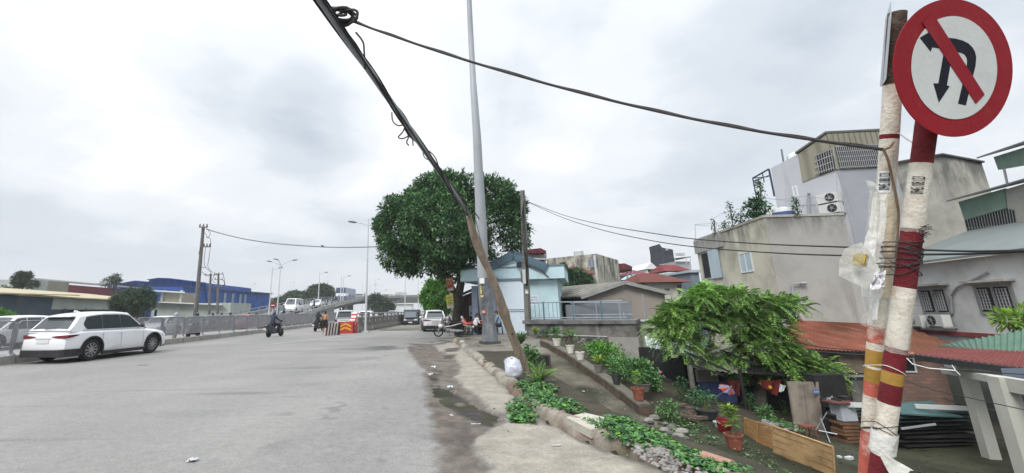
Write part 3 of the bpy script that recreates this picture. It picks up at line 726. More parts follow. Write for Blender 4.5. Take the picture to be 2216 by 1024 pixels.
guy.part('tie',mb,mat('rusty_wire',(.20,.13,.08),.8,.3,20,.4),smooth=True)
# two black wires from the concrete pole to the right
for k,(pix,lb) in enumerate((([(1136,434,24),(1215,464,19),(1300,486,15),(1400,503,12),(1500,517,9.8),(1650,528,7.5),(1830,535,5.7),(2000,541,4.6),(2110,544,4.1),(2260,541,3.6)],'upper of the two black wires crossing in front of the beige house'),
        ([(1136,434,24),(1210,468,19),(1300,497,15),(1400,519,12),(1500,534,9.8),(1650,546,7.5),(1820,553,5.7),(2000,551,4.6),(2110,549,4.1),(2260,541,3.6)],'lower of the two black wires crossing in front of the beige house'))):
    mb=MB();mb.tube(smooth_path([P(x,y,d) for x,y,d in pix],8),[.012]*73,6)
    solo('overhead_wire',mb,M_WIRE,lb,'wire','black wires from the concrete pole',smooth=True)
# ---------------------------------------------------------------- big steel mast and concrete pole
M_MAST=mat('mast_grey',(.40,.43,.46),.55,.08,1.2,.1,metal=.2)
M_MBASE=mat('mast_base',(.19,.205,.225),.85,.25,2.5,.5,dirt=((.06,.065,.07),.42,2.2),streak=((.45,.45,.44),.35,5))
DM=19.6
mb_=P(1060,738,DM);gz=ground_z(mb_.x,mb_.y);mb_.z=gz
T=Thing('lighting_mast','tall tapering grey steel mast rising out of the frame from a broad stained foot','mast',mb_,world=True)
mt=P(1015,-4,DM + 1.5);mt2=mb_.lerp(mt,1.15)
def mp(t):return mb_.lerp(mt,t)
def pxat(y): # mast centre for photo row y
    return P(1060 + (1015-1060)*((738-y)/742.)**1.0*1.,y,DM)
L1=[];R1=[]
for y,cx,w in ((600,1045.5,24),(500,1042,24),(400,1037,20.5),(300,1032.5,18),(180,1024,14),(179,1024,13.2),(60,1018,11.6),(-30,1014,10.5)):
    L1.append(P(cx,y,DM));R1.append(w*DM/F/2)
L1.append(L1[-1] + (L1[-1]-L1[-2])*.6);R1.append(R1[-1]*.95)
T.part('shaft',MB().tube(L1,R1,16),M_MAST,smooth=True)
prof=[(738,1060.5,36),(724,1060,34.5),(705,1058,27.5),(690,1056.5,27.5),(660,1051.5,29),(640,1050,29),(600,1045.5,25)]
T.part('foot',MB().tube([P(cx,y,DM) for y,cx,w in prof],[w*DM/F/2 for y,cx,w in prof],12),M_MBASE,smooth=True)
fb=P(1060,741,DM);T.part('base_block',MB().box((fb.x,fb.y,gz + .03),(.80,.8,.17),.2),mat('dark_concrete',(.07,.07,.07),.9,.3,4,.5))
mb=MB();c=P(1046.5,675,DM - .33);mb.box(c,(.17,.01,.13));T.part('sticker',mb,mat('sticker_orange',(.62,.12,.05),.6,.1,5,0))
mb=MB();c=P(1046.5,675,DM - .34);
for k in (-.02,.025):mb.box(c + Vector((0,-.002,k)),(.12,.004,.018))
T.part('sticker_bars',mb,mat('paper_white',(.7,.7,.68),.6,.1,5,0))
mb=MB();mb.box(P(1043,608,DM - .30),(.22,.01,.24));T.part('notice',mb,MATS['paper_white'],label='blank white paper notice')
mb=MB();mb.box(P(1041,627,DM - .30),(.08,.01,.34));mb.box(P(1043,641,DM - .31),(.12,.01,.1));T.part('notice',mb,mat('paper_yellow',(.55,.48,.18),.6,.1,5,0),label='narrow yellow paper notice')
mb=MB()
for k in range(5):mb.box(P(1041,619 + k*4,DM - .31),(.04,.005,.025))
T.part('print',mb,M_INK)
# concrete pole
DC=23.5
pb,pt=P(1143,703,DC),P(1130.5,412,DC)
T=Thing('utility_pole','square concrete pole with looped wires and a meter box in front of the blue building','pole',pb,world=True)
mb=MB();mb.tube([pb - Vector((0,0,.3)),pb.lerp(pt,.5),pt],[.19,.165,.125],4)
T.part('pole',mb,mat('pole_concrete',(.20,.20,.18),.9,.2,3,.5,streak=((.11,.11,.10),.4,3)))
mb=MB();mb.box(P(1133.5,599,DC - .25),(.17,.2,.75));T.part('meter_box',mb,mat('box_pale',(.50,.52,.50),.6,.1,2,.1))
mb=MB();mb.box(P(1129,599,DC - .25),(.08,.16,.6));T.part('meter_box',mb,mat('box_dark',(.10,.12,.12),.6,.1,2,.1),label='narrow dark box')
mb=MB();mb.box(P(1140,631,DC - .2),(.16,.01,.23));T.part('notice',mb,MATS['paper_white'])
mb=MB()
for k in range(4):mb.tube(smooth_path([P(1133,436 + k*3,DC - .18),P(1127 + k*3,500,DC - .25),P(1136 + k*2,560,DC - .25),P(1142 - k,612,DC - .24),P(1138,618,DC - .24)],5),.018,5)
T.part('looped_wire',mb,M_WIRE)
mb=MB();mb.tube([P(1127,431,DC),P(1137,436,DC)],.05,6);T.part('clamp',mb,M_RUST)
# drooping service wires round booth and mast
for pix,lb in (([(1030,478,19.3),(1040,520,19.2),(1052,560,19.2),(1050,590,20)],'thin dark wire hanging down the steel mast'),
                ([(1028,460,19),(1070,515,21),(1110,545,23),(1140,548,23.2)],'slack wire from the leaning pole top to the concrete pole'),
                ([(1052,565,22),(1085,574,24),(1125,568,23.3),(1143,572,23.3)],'wire above the blue gable, left of the concrete pole'),
                ([(1140,570,23.3),(1170,583,25),(1190,601,26),(1208,602,26.5)],'wires fanning from the pole to the blue building corner'),
                ([(1142,576,23.3),(1172,590,25),(1196,602,26),(1222,599,27)],'lower of the wires fanning from the pole to the blue building')):
    mb=MB();q=smooth_path([P(*p) for p in pix],6);mb.tube(q,.016,5)
    if 'fanning' in lb or 'slack' in lb:mb.tube([p + Vector((.03,.05,-.06 - .002*i)) for i,p in enumerate(q)],.014,5)
    solo('service_wire',mb,M_WIRE,lb,'wire',smooth=True)
# ---------------------------------------------------------------- bag, litter
mb=MB();c=GT(1112,820);n,k=26,18;vs=[];fs=[]
for i in range(k+1):
    t=PI*i/k
    for j in range(n):
        a=2*PI*j/n;r=.20*(math.sin(t)**.75);z=.19 - .19*math.cos(t) if t < PI*.5 else .19 - .23*math.cos(t)
        w=1 + .5*(float(fbm(math.cos(a)*1.5 + 3,math.sin(a)*1.5 + t*2)) - .5) + .3*(float(fbm(math.cos(a)*4,math.sin(a)*4 + t*5)) - .5);
        vs.append(c + Vector((r*w*math.cos(a) - .03*(z/.4)**2,r*w*math.sin(a)*.9,max(.0,z*w*1.02))))
for i in range(k):
    for j in range(n):fs.append((i*n+j,i*n+(j+1) % n,(i+1)*n+(j+1) % n,(i+1)*n+j))
mb.add(vs,fs);T=Thing('rubbish_bag','knotted pale rubbish bag leaning at the foot of the wooden prop','bag',c,world=True)
T.part('sack',mb,mat('bag_white',(.62,.65,.74),.35,.06,6,.5,bscale=18,spec=.5,trans=.15),smooth=True)
mb=MB();mb.lathe(c + Vector((-.035,0,.40)),[(.03,-.02),(.018,.01),(.05,.05),(.02,.06)],9);T.part('knot',mb,MATS['bag_white'],smooth=True)
M_LIT=mat('litter_white',(.50,.52,.53),.6,.08,9,.5)
M_LITB=mat('litter_brown',(.22,.13,.07),.7,.3,9,.5)
def litter(px,py,s,m,lb,seed,z=.02,terrain=False,el=1.):
    c=GT(px,py) if terrain else G(px,py,z);vs=[];fs=[];n=6
    for i in range(n+1):
        for j in range(n+1):
            u,v=i/n - .5,j/n - .5;w=float(fbm(u*5 + seed,v*5 + seed));e=1 + .5*(float(fbm(u*9+seed*2,v*9)) - .5)
            vs.append(c + Vector((u*s*.62*el**.5*e,v*s*(.7 if el < 1.6 else .2)*e,.008 + .5*s*(w - .3)*(.2 if el > 1.5 else 1))))
    for i in range(n):
        for j in range(n):fs.append((i*(n+1)+j,(i+1)*(n+1)+j,(i+1)*(n+1)+j+1,i*(n+1)+j+1))
    solo('litter',MB().add(vs,fs),m,lb,'litter',smooth=True)
litter(938,796,.22,M_LIT,'upright crumpled white plastic scrap in the dirty gutter',1)
litter(931,812,.2,M_LIT,'flattened white scrap just below the crumpled one in the gutter',2)
litter(974,839,.17,mat('litter_mint',(.5,.7,.72),.5,.1,9,.4),'pale turquoise packet on the wet dirt',3,el=1.3)
litter(985,850,.16,M_LITB,'brown soggy leaf litter beside the turquoise packet',4)
litter(977,901,.09,M_LIT,'small white scrap on brown dirt nearer the camera',5)
litter(1132,911,.22,M_LIT,'dirty white wrapper at the foot of the kerb under the weeds',6,el=1.6)
litter(1118,910,.1,mat('litter_yellow',(.6,.42,.12),.6,.2,9,.4),'yellowish leaf beside the dirty wrapper',7)
litter(417,998,.13,M_LIT,'pink-white paper scrap alone on the grey road near the bottom edge',8,z=.004,el=1.5)
litter(1206,965,.12,M_LIT,'thin white straw-like scrap on the concrete patch',9,el=2.2)
litter(1030,919,.14,M_LIT,'thin pale stick lying on the dark dirt',10,el=2.5)
litter(310,791,.35,M_LITB,'thin dark stick lying on the road right of the white car',11,z=.004,el=2.5)
litter(1000,741,.35,M_LIT,'pale stone chunk at the corner of the pavement',12,z=.12)
litter(1262,848,.1,M_LIT,'small white scrap on top of the weeds',13,terrain=True)
# ---------------------------------------------------------------- weeds
def weeds(pix_poly,n,L,label,m=None,hmin=.01,hmax=.10,tmpl=T_HEART,zf=None,name='weeds',gz=.1):
    poly=[tuple(G(a,b,gz)[:2]) for a,b in pix_poly];xs_=[p[0] for p in poly];ys_=[p[1] for p in poly]
    X=rng.uniform(min(xs_),max(xs_),n*5);Y=rng.uniform(min(ys_),max(ys_),n*5)
    k=inpoly(X + .1*(rng.random(n*5) - .5),Y + .25*(rng.random(n*5)-.5),poly) & (fbm(X*3.5+5,Y*3.5) > .34);X=X[k][:n];Y=Y[k][:n]
    Z=np.array([max(ground_z(x,y),.02 if x < xk(y)+.1 else -9) for x,y in zip(X,Y)]);hh=fbm(X*3,Y*3);Z=np.maximum(Z,np.where((X > xk(Y)) & (X < xk(Y) + .45),.12,Z))
    Z=Z + hmin + (hmax - hmin)*rng.random(len(X))**.8*(.3 + 1.3*np.clip(hh - .2,0,1))
    d=rdir(len(X));d[:,2]=d[:,2]*.3 - .15;nr=rdir(len(X),2.2)
    l=L*rng.uniform(.4,1.25,len(X));rr=rng.random(len(X));me=leaf_mesh(name,np.stack([X,Y,Z],1),d,nr,l,l*rng.uniform(.6,.95,len(X)),tmpl,[m or M_WEED,M_LEAFB,M_LEAF,M_DEAD],mi=(rr > .6)*1 + (rr > .78)*1 + (rr > .982)*1)
    return props(link(name,me),label,'weeds',kind='stuff')
weeds([(1098,872),(1118,860),(1152,868),(1158,905),(1105,908)],800,.065,'small clump of green creeping weeds spilling over the kerb')
weeds([(1112,838),(1150,826),(1200,840),(1262,882),(1270,905),(1190,893),(1155,868)],1700,.062,'large patch of green creeping weeds beside the kerb')
weeds([(1268,920),(1340,902),(1400,925),(1462,965),(1455,980),(1370,972),(1300,945)],2000,.056,'long patch of heart-leaved weeds on the near verge')
weeds([(1448,985),(1490,978),(1530,1000),(1560,1018),(1640,1040),(1500,1030)],1300,.048,'low weeds at the bottom edge beside the spilled gravel')
weeds([(1415,900),(1500,922),(1570,955),(1520,975),(1430,935)],420,.05,'scattered low weeds on the yard slope below the potted-plant wall',gz=-1.1)
weeds([(1600,955),(1680,992),(1800,1050),(1700,1060),(1600,1000)],260,.04,'sparse weeds along the foot of the bamboo boards',gz=-1.15)
weeds([(1640,890),(1740,915),(1740,930),(1650,915)],500,.06,'dim weeds in the shade behind the bamboo boards',gz=-1.25)
stones('grit',7.2,10.5,3.6,3.4,520,.008,.03,mat('grit_dark',(.05,.045,.035),.9,.4,8,.3,island=.6),lambda x,y:ground_z(x,y),'dark grit and crumbs scattered over the bare yard')
# ---------------------------------------------------------------- trees
def limb(a,b,r0,r1,n=7,wob=.12):
    a,b=Vector(a),Vector(b);L=(b-a).length;pts=[];s=random.random()*20
    for i in range(n+1):
        t=i/n;pts.append(a.lerp(b,t) + Vector((math.sin(s + t*4),math.cos(s*1.7 + t*5),.4*math.sin(s + t*3)))*wob*L*t*(1-t)*1.5)
    return pts,[r0 + (r1-r0)*(i/n)**.8 for i in range(n+1)]
def leafy(name,T,lobes,n_ros,per,L,W,m,origin,tmpl=T_LEAF,shell=.55,up=.25,sub=.35,thr=.345):
    """rosettes of leaves spread through lumpy lobes [(centre, (rx,ry,rz), weight)]"""
    w=np.array([l[2] for l in lobes],float);w /= w.sum();C=[];D=[]
    for (c,r,_),k in zip(lobes,(w*n_ros).astype(int)):
        d=rdir(k,.1);rad=(shell + (1-shell)*rng.random(k)**.6)
        az=np.arctan2(d[:,1],d[:,0]);el=d[:,2]
        lump=.80 + .42*fbm(az*3.2 + c[0]*3,el*4.5 + c[1]*2) + .34*(fbm(az*8 + c[1],el*11 + c[0]) - .5)
        p=np.array(c) + d*np.array(r)*(rad*lump)[:,None];C.append(p);D.append(d)
    C=np.concatenate(C);D=np.concatenate(D);D[:,2] += .25;D=unit(D)
    # knock out gaps so light and sky come through
    g=fbm(C[:,0]*1.3/sub*.35 + C[:,2]*.9,C[:,1]*1.1/sub*.35 + C[:,2]*1.2,4);keep=g > thr;C=C[keep];D=D[keep];N=len(C)
    pos=np.repeat(C,per,0);dd=np.repeat(D,per,0);rd=rdir(N*per);d=unit(dd*.45 + rd*.95);d[:,2] -= .12
    pos=pos + rd*L*.45
    nr=unit(rdir(N*per) + np.array([0,0,1.4]) + dd*.4);l=L*rng.uniform(.65,1.25,N*per)
    me=leaf_mesh(name,pos,d,nr,l,l*W,tmpl,m,origin);return T.part(name,me,None)
# the big round roadside tree
c0=P(985,700,28);c0.z=ground_z(c0.x,c0.y)
T=Thing('round_tree','big dense round-crowned tree standing by the parked motorbikes','tree',c0,world=True)
S=28/F
def tp(px,py,dd=0.):return P(px,py,28 + dd)
mb=MB()
for a,b,r0,r1 in ((tp(994,706),tp(990,640),.46,.34),(tp(990,645),tp(1002,560),.30,.2),(tp(990,650),tp(955,560),.24,.12),(tp(1002,565),tp(1060,480),.2,.06),(tp(1000,570),tp(985,450,1),.2,.06),(tp(957,565),tp(900,500),.14,.04),(tp(957,565),tp(940,450,-1.5),.12,.04),(tp(1000,580),tp(1030,500,-2),.14,.04),(tp(985,480),tp(990,410),.1,.03)):
    q,r=limb(a,b,r0,r1);mb.tube(q,r,9)
T.part('trunk',mb,M_BARK,smooth=True)
def lb(px,py,rx,rz,w=1.,dd=0.,ry=None):return (tuple(tp(px,py,dd)),(rx*S,(ry or (rx+rz)/2)*S,rz*S),w)
lobes=[lb(975,478,122,88,3.2),lb(975,440,90,66,1.3,-.6),lb(910,460,62,56,1),lb(858,500,46,58,.9),lb(870,555,50,34,.6),lb(925,566,60,30,.6),lb(1000,560,76,32,.7,.5),lb(1080,470,58,62,1),lb(1110,508,38,42,.6),lb(1060,425,58,40,.7),lb(955,405,60,32,.6),lb(1010,408,50,30,.5),lb(1050,535,50,34,.5),lb(960,490,90,70,1.2,-2.2),lb(830,488,20,22,.16),lb(1138,500,14,13,.08),lb(850,455,30,30,.3),lb(880,578,26,22,.18),lb(985,590,44,20,.3,.5),lb(835,530,18,24,.15),lb(1112,455,30,34,.4)]
leafy('crown',T,lobes,12500,8,.25,.42,mat('leaf_round',(.06,.15,.052),.5,.45,.9,0,spec=.3,trans=.16,island=.7),T.w,shell=.6,thr=.385)
# banners nailed on its trunk
def flatboard(T,name,pix,d,m,th=.02,parent=None):
    mb=MB();mb.slab([P(x,y,d) for x,y in pix],(0,th,0));return T.part(name,mb,m,parent)
Tb=Thing('banner','faded red hanging banner with worn lettering, upper one on the tree trunk','banner',P(972,630,27.2),world=True)
flatboard(Tb,'cloth',[(964,602),(980,601),(982,629),(968,631)],27.2,mat('banner_red',(.32,.075,.06),.8,.3,5,.4,dirt=((.45,.22,.15),.35,4)))
flatboard(Tb,'white_edge',[(968.5,625),(981,622),(981.5,628.5),(969,630.5)],27.17,mat('banner_pale',(.42,.36,.36),.8,.2,5,.3))
mt=Matrix.Translation(P(973,609,27.14)) @ Matrix.Rotation(PI/2,4,'X')
text_part(Tb,'lettering','HÁT\nLT',.23,mt,mat('letter_yellow',(.55,.42,.16),.7,.1,5,0))
Tb=Thing('banner','yellow banner with brown lettering, lower one on the tree trunk','banner',P(974,660,27.2),world=True)
flatboard(Tb,'cloth',[(964,640),(980,635),(982,666),(968,668)],27.2,mat('banner_yellow',(.50,.52,.12),.8,.15,5,.3))
flatboard(Tb,'white_edge',[(967.5,661),(981.5,659.5),(982,666),(968,668)],27.17,MATS['banner_pale'])
mt=Matrix.Translation(P(972.5,645,27.14)) @ Matrix.Rotation(PI/2,4,'X') @ Matrix.Rotation(.08,4,'Z')
text_part(Tb,'lettering','HÁT',.2,mt,mat('letter_brown',(.22,.09,.03),.7,.1,5,0))
mb=MB()
for y in (651,655,658):mb.box(P(974,y,27.14),(.3,.008,.035),tilt=Matrix.Rotation(-.08,3,'Y'))
Tb.part('small_print',mb,mat('print_green',(.12,.2,.06),.7,.1,5,0))
# generic broadleaf tree
def tree(name,label,px,py_base,d,lobes,n,L,m,group=None,per=7,W=.42,rt=.16,tmpl=T_LEAF,zb=None,shell=.5):
    b=P(px,py_base,d)
    if zb is not None:b.z=zb
    T=Thing(name,label,'tree',b,world=True,group=group);s=d/F;mb=MB()
    for (x,y,rx,rz,w) in lobes[:5]:
        q,r=limb(b,P(x,y,d),rt,rt*.3);mb.tube(q,r,7)
    T.part('trunk',mb,M_BARK,smooth=True)
    leafy('crown',T,[(tuple(P(x,y,d)),(rx*s,(rx+rz)/2*s,rz*s),w) for (x,y,rx,rz,w) in lobes],n,per,L,W,m,T.w,tmpl,shell,sub=.35*max(1,d/30),thr=.36)
    return T
tree('street_tree','lighter green leafy tree behind the round tree, left of its trunk',955,690,44,[(945,640,30,32,1),(925,645,16,22,.4),(962,615,18,20,.4),(950,668,30,18,.5),(935,622,16,16,.3)],2600,.25,M_LEAFB)
tree('garden_tree','green garden tree rising behind the shed roof beside the blue building',1245,650,40,[(1245,605,26,22,1),(1216,590,10,14,.2),(1230,622,24,16,.5),(1268,612,16,16,.4),(1218,580,8,9,.1)],2300,.22,M_LEAF)
tree('garden_tree','small dark tree by the tower of dark scaffolding cloth',1440,600,85,[(1437,588,10,10,1),(1448,594,8,8,.5)],220,.5,M_FAR)
# dark wood beyond the flyover ramp
for lbs,lab,n,px in (([(665,648,52,16,1),(625,655,40,10,.6),(640,642,24,11,.3),(612,664,30,8,.3)],'low spreading tree left of the tallest one behind the white van',1300,650),
                    ([(700,640,25,22,1),(690,630,22,13,.5),(712,648,16,16,.4),(682,650,26,14,.4)],'tallest dark tree behind the flyover ramp and white van',1200,700),
                    ([(735,654,14,7,1),(748,650,14,6,.6)],'low trees behind the ramp beside the distant bus',260,740),
                    ([(822,658,22,15,1),(838,664,16,10,.5),(812,648,12,12,.4)],'dark rounded tree under the end of the flyover',600,823)):
    tree('far_tree',lab,px,682,120,lbs,int(n*2.6),.62,M_FAR,group='trees beyond the flyover',rt=.35,W=.5)
tree('bush_tree','dark bushy tree overhanging the low shed beside the maroon wall',290,690,46,[(288,648,40,24,1),(262,655,24,18,.4),(318,650,20,22,.4),(300,632,26,14,.4)],3000,.21,M_FAR,per=7)
tree('roof_tree','dark leafy tree among white tanks above the yellow shed roof',42,640,56,[(45,606,14,16,1),(28,618,16,10,.5),(58,600,9,9,.3),(70,616,12,6,.2)],1000,.28,M_FAR)
tree('roof_tree','spiky small palm-like tree above the roof near the blue warehouse',247,640,70,[(248,608,10,5,1),(230,612,8,3,.4),(252,602,5,5,.3)],130,.55,M_FAR,W=.2)
tree('roadside_bush','bright green bush at the left edge behind the fence',12,705,32,[(10,688,22,11,1),(-12,684,24,14,.8)],520,.2,M_LEAFB,rt=.05)
# ---- feathery tree in the yard
def fronds(name,T,lobes,n,Lf,m,origin,npair=14,spread=.25,droop=.28):
    w=np.array([l[2] for l in lobes],float);w /= w.sum();C=[];D=[]
    for (c,r,_),k in zip(lobes,(w*n).astype(int)):
        d=rdir(k,.35);p=np.array(c) + d*np.array(r)*rng.uniform(.35,1,k)[:,None];C.append(p);D.append(d)
    C=np.concatenate(C);D=np.concatenate(D);D[:,2]=D[:,2]*.45 + .12;D=unit(D + rdir(len(D))*.75);N=len(C)
    Lr=Lf*rng.uniform(.7,1.25,N);P_=[];DD=[];NN=[];LL=[]
    side=unit(np.cross(D,np.array([[0,0,1.]])));up=np.cross(side,D)
    for i in range(npair):
        t=(i + .6)/npair;p=C + D*(t*Lr)[:,None] - np.array([0,0,1.])*(droop*t*t*Lr)[:,None]
        wl=spread*Lr*math.sin(min(1,.25 + t)*PI*.80)
        for s in (-1,1):
            P_.append(p);dd=unit(side*s + D*.45 - np.array([0,0,.25*t]));DD.append(dd);NN.append(up + rdir(N)*.15);LL.append(wl)
    P_=np.concatenate(P_);DD=np.concatenate(DD);NN=np.concatenate(NN);LL=np.concatenate(LL)
    me=leaf_mesh(name,P_,DD,NN,LL,.05*Lf*2,T_LONG,m,origin);return T.part(name,me,None)
DF=13.0;S=DF/F
fb_=P(1655,925,12.4);fb_.z=ground_z(fb_.x,fb_.y)
T=Thing('feathery_tree','spreading tree with feathery bright green fronds over the hut','tree',fb_,world=True)
mb=MB()
q,r=limb(fb_,P(1640,800,DF),.17,.15,8,.04);mb.tube(q,r,10)
for a,b,r0,r1 in ((P(1640,805,DF),P(1575,715,DF),.13,.07),(P(1580,722,DF),P(1470,700,DF),.06,.02),(P(1578,722,DF),P(1530,650,DF + .5),.06,.02),(P(1600,750,DF),P(1640,660,DF),.07,.02),(P(1640,805,DF),P(1720,760,DF - .5),.09,.03),(P(1640,800,DF),P(1780,800,DF - .7),.07,.02),(P(1600,745,DF),P(1700,680,DF+.3),.06,.02)):
    q,r=limb(a,b,r0,r1);mb.tube(q,r,8)
T.part('trunk',mb,M_BARK,smooth=True)
def fl(px,py,rx,rz,w,dd=0.):return (tuple(P(px,py,DF + dd)),(rx*S,(rx+rz)/2*S,rz*S),w)
fronds('crown',T,[fl(1462,675,32,20,.8),fl(1440,715,34,24,.8),fl(1525,645,50,22,1.1),fl(1590,648,52,24,1.1),fl(1660,665,50,24,1.),fl(1500,695,60,30,1.2),fl(1590,700,70,30,1.3),fl(1665,700,40,32,.9),fl(1710,660,36,14,.45),fl(1480,745,50,22,.7),fl(1640,760,60,40,1.1,-.3),fl(1700,790,60,30,1.,-.4),fl(1770,800,40,26,.7,-.6),fl(1610,800,30,26,.4),fl(1680,730,40,26,.6),fl(1795,825,18,16,.2,-.7),fl(1545,770,26,22,.25),fl(1535,625,20,6,.2)],
       3000,.36,M_FERN,T.w,npair=10,spread=.34,droop=.38)
tree('yard_shrub','light green shrub at the right edge above the green roof',2195,720,12,[(2190,695,24,18,1),(2212,685,14,12,.4)],150,.22,M_LIME,rt=.03,W=.3,per=5)
# ---------------------------------------------------------------- potted plants
M_TERRA=mat('terracotta',(.22,.07,.045),.8,.2,8,.3,dirt=((.35,.2,.15),.3,12))
M_PWHITE=mat('pot_white',(.62,.60,.55),.6,.08,8,.15,dirt=((.4,.36,.28),.3,14))
M_PDARK=mat('pot_dark',(.04,.045,.05),.6,.2,8,.2)
M_PGREY=mat('pot_grey',(.16,.155,.14),.85,.2,8,.4)
M_SOIL=mat('pot_soil',(.06,.045,.03),.95,.3,20,.6)
def pot_mb(r,h,rim=True):
    mb=MB();mb.lathe((0,0,0),[(r*.68,0),(r*.86,h*.6),(r*.95,h*.86),(r*1.02,h*.86),(r*1.04,h),(r*.92,h),(r*.90,h*.88)] if rim else [(r*.75,0),(r,h),(r*.92,h),(r*.88,h*.9)],18);return mb
def plant_leaves(kind,r,h0,H,n,m):
    if kind == 'strap':     # arching strap leaves
        a=rng.uniform(0,2*PI,n);e=rng.uniform(.3,1.3,n);d=np.stack([np.cos(a)*np.cos(e),np.sin(a)*np.cos(e),np.sin(e)],1)
        p=np.tile([0,0,h0],(n,1)) + d*[r*.2,r*.2,0];L=H*rng.uniform(.7,1.1,n)
        return p,d,np.tile([0,0,1.],(n,1)) + rdir(n)*.2,L,L*.13,T_BLADE
    if kind == 'crown':     # whorls of broad leaves on a stem
        a=rng.uniform(0,2*PI,n);e=rng.uniform(-.2,.9,n);d=np.stack([np.cos(a)*np.cos(e),np.sin(a)*np.cos(e),np.sin(e)],1)
        z=h0 + H*rng.choice([.35,.6,.85,.9,.95],n);p=np.stack([0*a,0*a,z],1) + d*.02;L=.42*H*rng.uniform(.6,1.,n)
        return p,d,np.tile([0,0,1.],(n,1)) + d*.3,L,L*.30,T_LONG
    d=rdir(n,.4);p=np.array([0,0,h0 + H*.45]) + d*np.array([r*1.6,r*1.6,H*.5])*rng.uniform(.3,1,n)[:,None];L=.14*H*rng.uniform(.7,1.2,n) + .03
    return p,unit(d + rdir(n)*.8),rdir(n,1.2),L,L*.55,T_LEAF
def potted(px,py,d,r,h,pm,kind,H,n,lm,label,group='potted plants along the low wall',z=None,stems=True,flower=None):
    loc=P(px,py,d)
    if z is not None:loc=G(px,py,z)
    T=Thing('potted_plant',label,'potted plant',loc,random.random()*6,group)
    T.part('pot',pot_mb(r,h),pm,smooth=True)
    mb=MB();mb.lathe((0,0,0),[(r*.9,h*.88),(r*.01,h*.9)],14);T.part('soil',mb,M_SOIL)
    if n:
        p,dd,nr,L,W,t=plant_leaves(kind,r,h,H,n,lm);T.part('leaves',leaf_mesh('leaves',p,dd,nr,L,W,t,lm),None)
        mb=MB()
        for k in range(1 if kind == 'crown' else 4):
            a=k*1.7;mb.tube([(0,0,h*.85),(math.cos(a)*r*(0 if kind == 'crown' else .4),math.sin(a)*r*.4*(kind != 'crown'),h + H*.75)],.009,5)
        T.part('stem',mb,mat('stem',(.12,.14,.05),.8,.2,9,.2))
    if flower:
        mb=MB()
        for k in range(3):mb.ball((random.uniform(-.1,.1),random.uniform(-.1,.1),h + H*random.uniform(.6,1.)),(.03,.03,.025),7,5)
        T.part('flower',mb,flower)
    return T
M_PINK=mat('petal_pink',(.6,.12,.2),.6,.2,20,.3)
M_PURP=mat('leaf_purple',(.06,.035,.05),.5,.3,9,0,island=.4)
M_YG=mat('leaf_yellowgreen',(.22,.34,.05),.5,.3,4,0,trans=.3,island=.4)
def wz(t):return None
WALLA,WALLB=(4.05,18.9),(4.72,11.2)
def wallxy(t):return WALLA[0] + (WALLB[0]-WALLA[0])*t,WALLA[1] + (WALLB[1]-WALLA[1])*t
def wallz(t):
    x,y=wallxy(t);return float(hp(np.array([y]))[0]) + .26
def wall_t(px):   # position along the wall under a photo column
    best=(9e9,0)
    for i in range(400):
        t=i/399*1.06 - .03;x,y=wallxy(t);z=wallz(t);v=Vector((x,y,z - EYE))
        q=(v.y*math.cos(PITCH) + v.z*math.sin(PITCH));u=v.x/q;w=(-v.y*math.sin(PITCH) + v.z*math.cos(PITCH))/q
        s_,c_=math.sin(ROLL),math.cos(ROLL);xx=PX + F*(u*c_ - w*s_)
        if abs(xx - px) < best[0]:best=(abs(xx - px),t)
    return best[1]
def wall_pot(px,r,h,pm,kind,H,n,lm,label,off=.0,**k):
    t=wall_t(px);x,y=wallxy(t);T=potted(px,0,1,r,h,pm,kind,H,n,lm,label,**k);T.o.location=(x + .03 + off,y,wallz(t) + .002);return T
wall_pot(1204,.165,.27,M_PWHITE,'bush',.42,260,M_WEED,'white pot with a bushy green plant, first on the low wall beyond the red pot')
wall_pot(1233,.15,.28,M_PWHITE,'bush',.32,150,M_PURP,'white pot with a small dark purple plant on the low wall')
wall_pot(1254,.15,.25,M_PWHITE,'strap',.1,5,M_WEED,'white pot almost empty but for soil, on the low wall')
wall_pot(1294,.14,.22,M_PGREY,'strap',.34,34,M_YG,'grey-white pot with upright yellow-green strap leaves on the low wall')
wall_pot(1332,.12,.26,M_PDARK,'bush',.3,120,M_WEED,'small black pot with dark leaves on the low wall')
wall_pot(1381,.15,.29,M_TERRA,'crown',.34,40,M_LIME,'terracotta pot with a lime-green rosette near the low end of the wall')
wall_pot(1354,.22,.2,M_PGREY,'bush',.62,420,M_WEED,'wide grey basin planter packed with tall mixed foliage behind the wall',off=.42)
potted(1412,873,11.3,.17,.22,M_TERRA,'bush',.62,320,M_WEED,'wide terracotta bowl with a thin-stemmed shrub past the end of the wall',flower=M_PINK,z=-1.0)
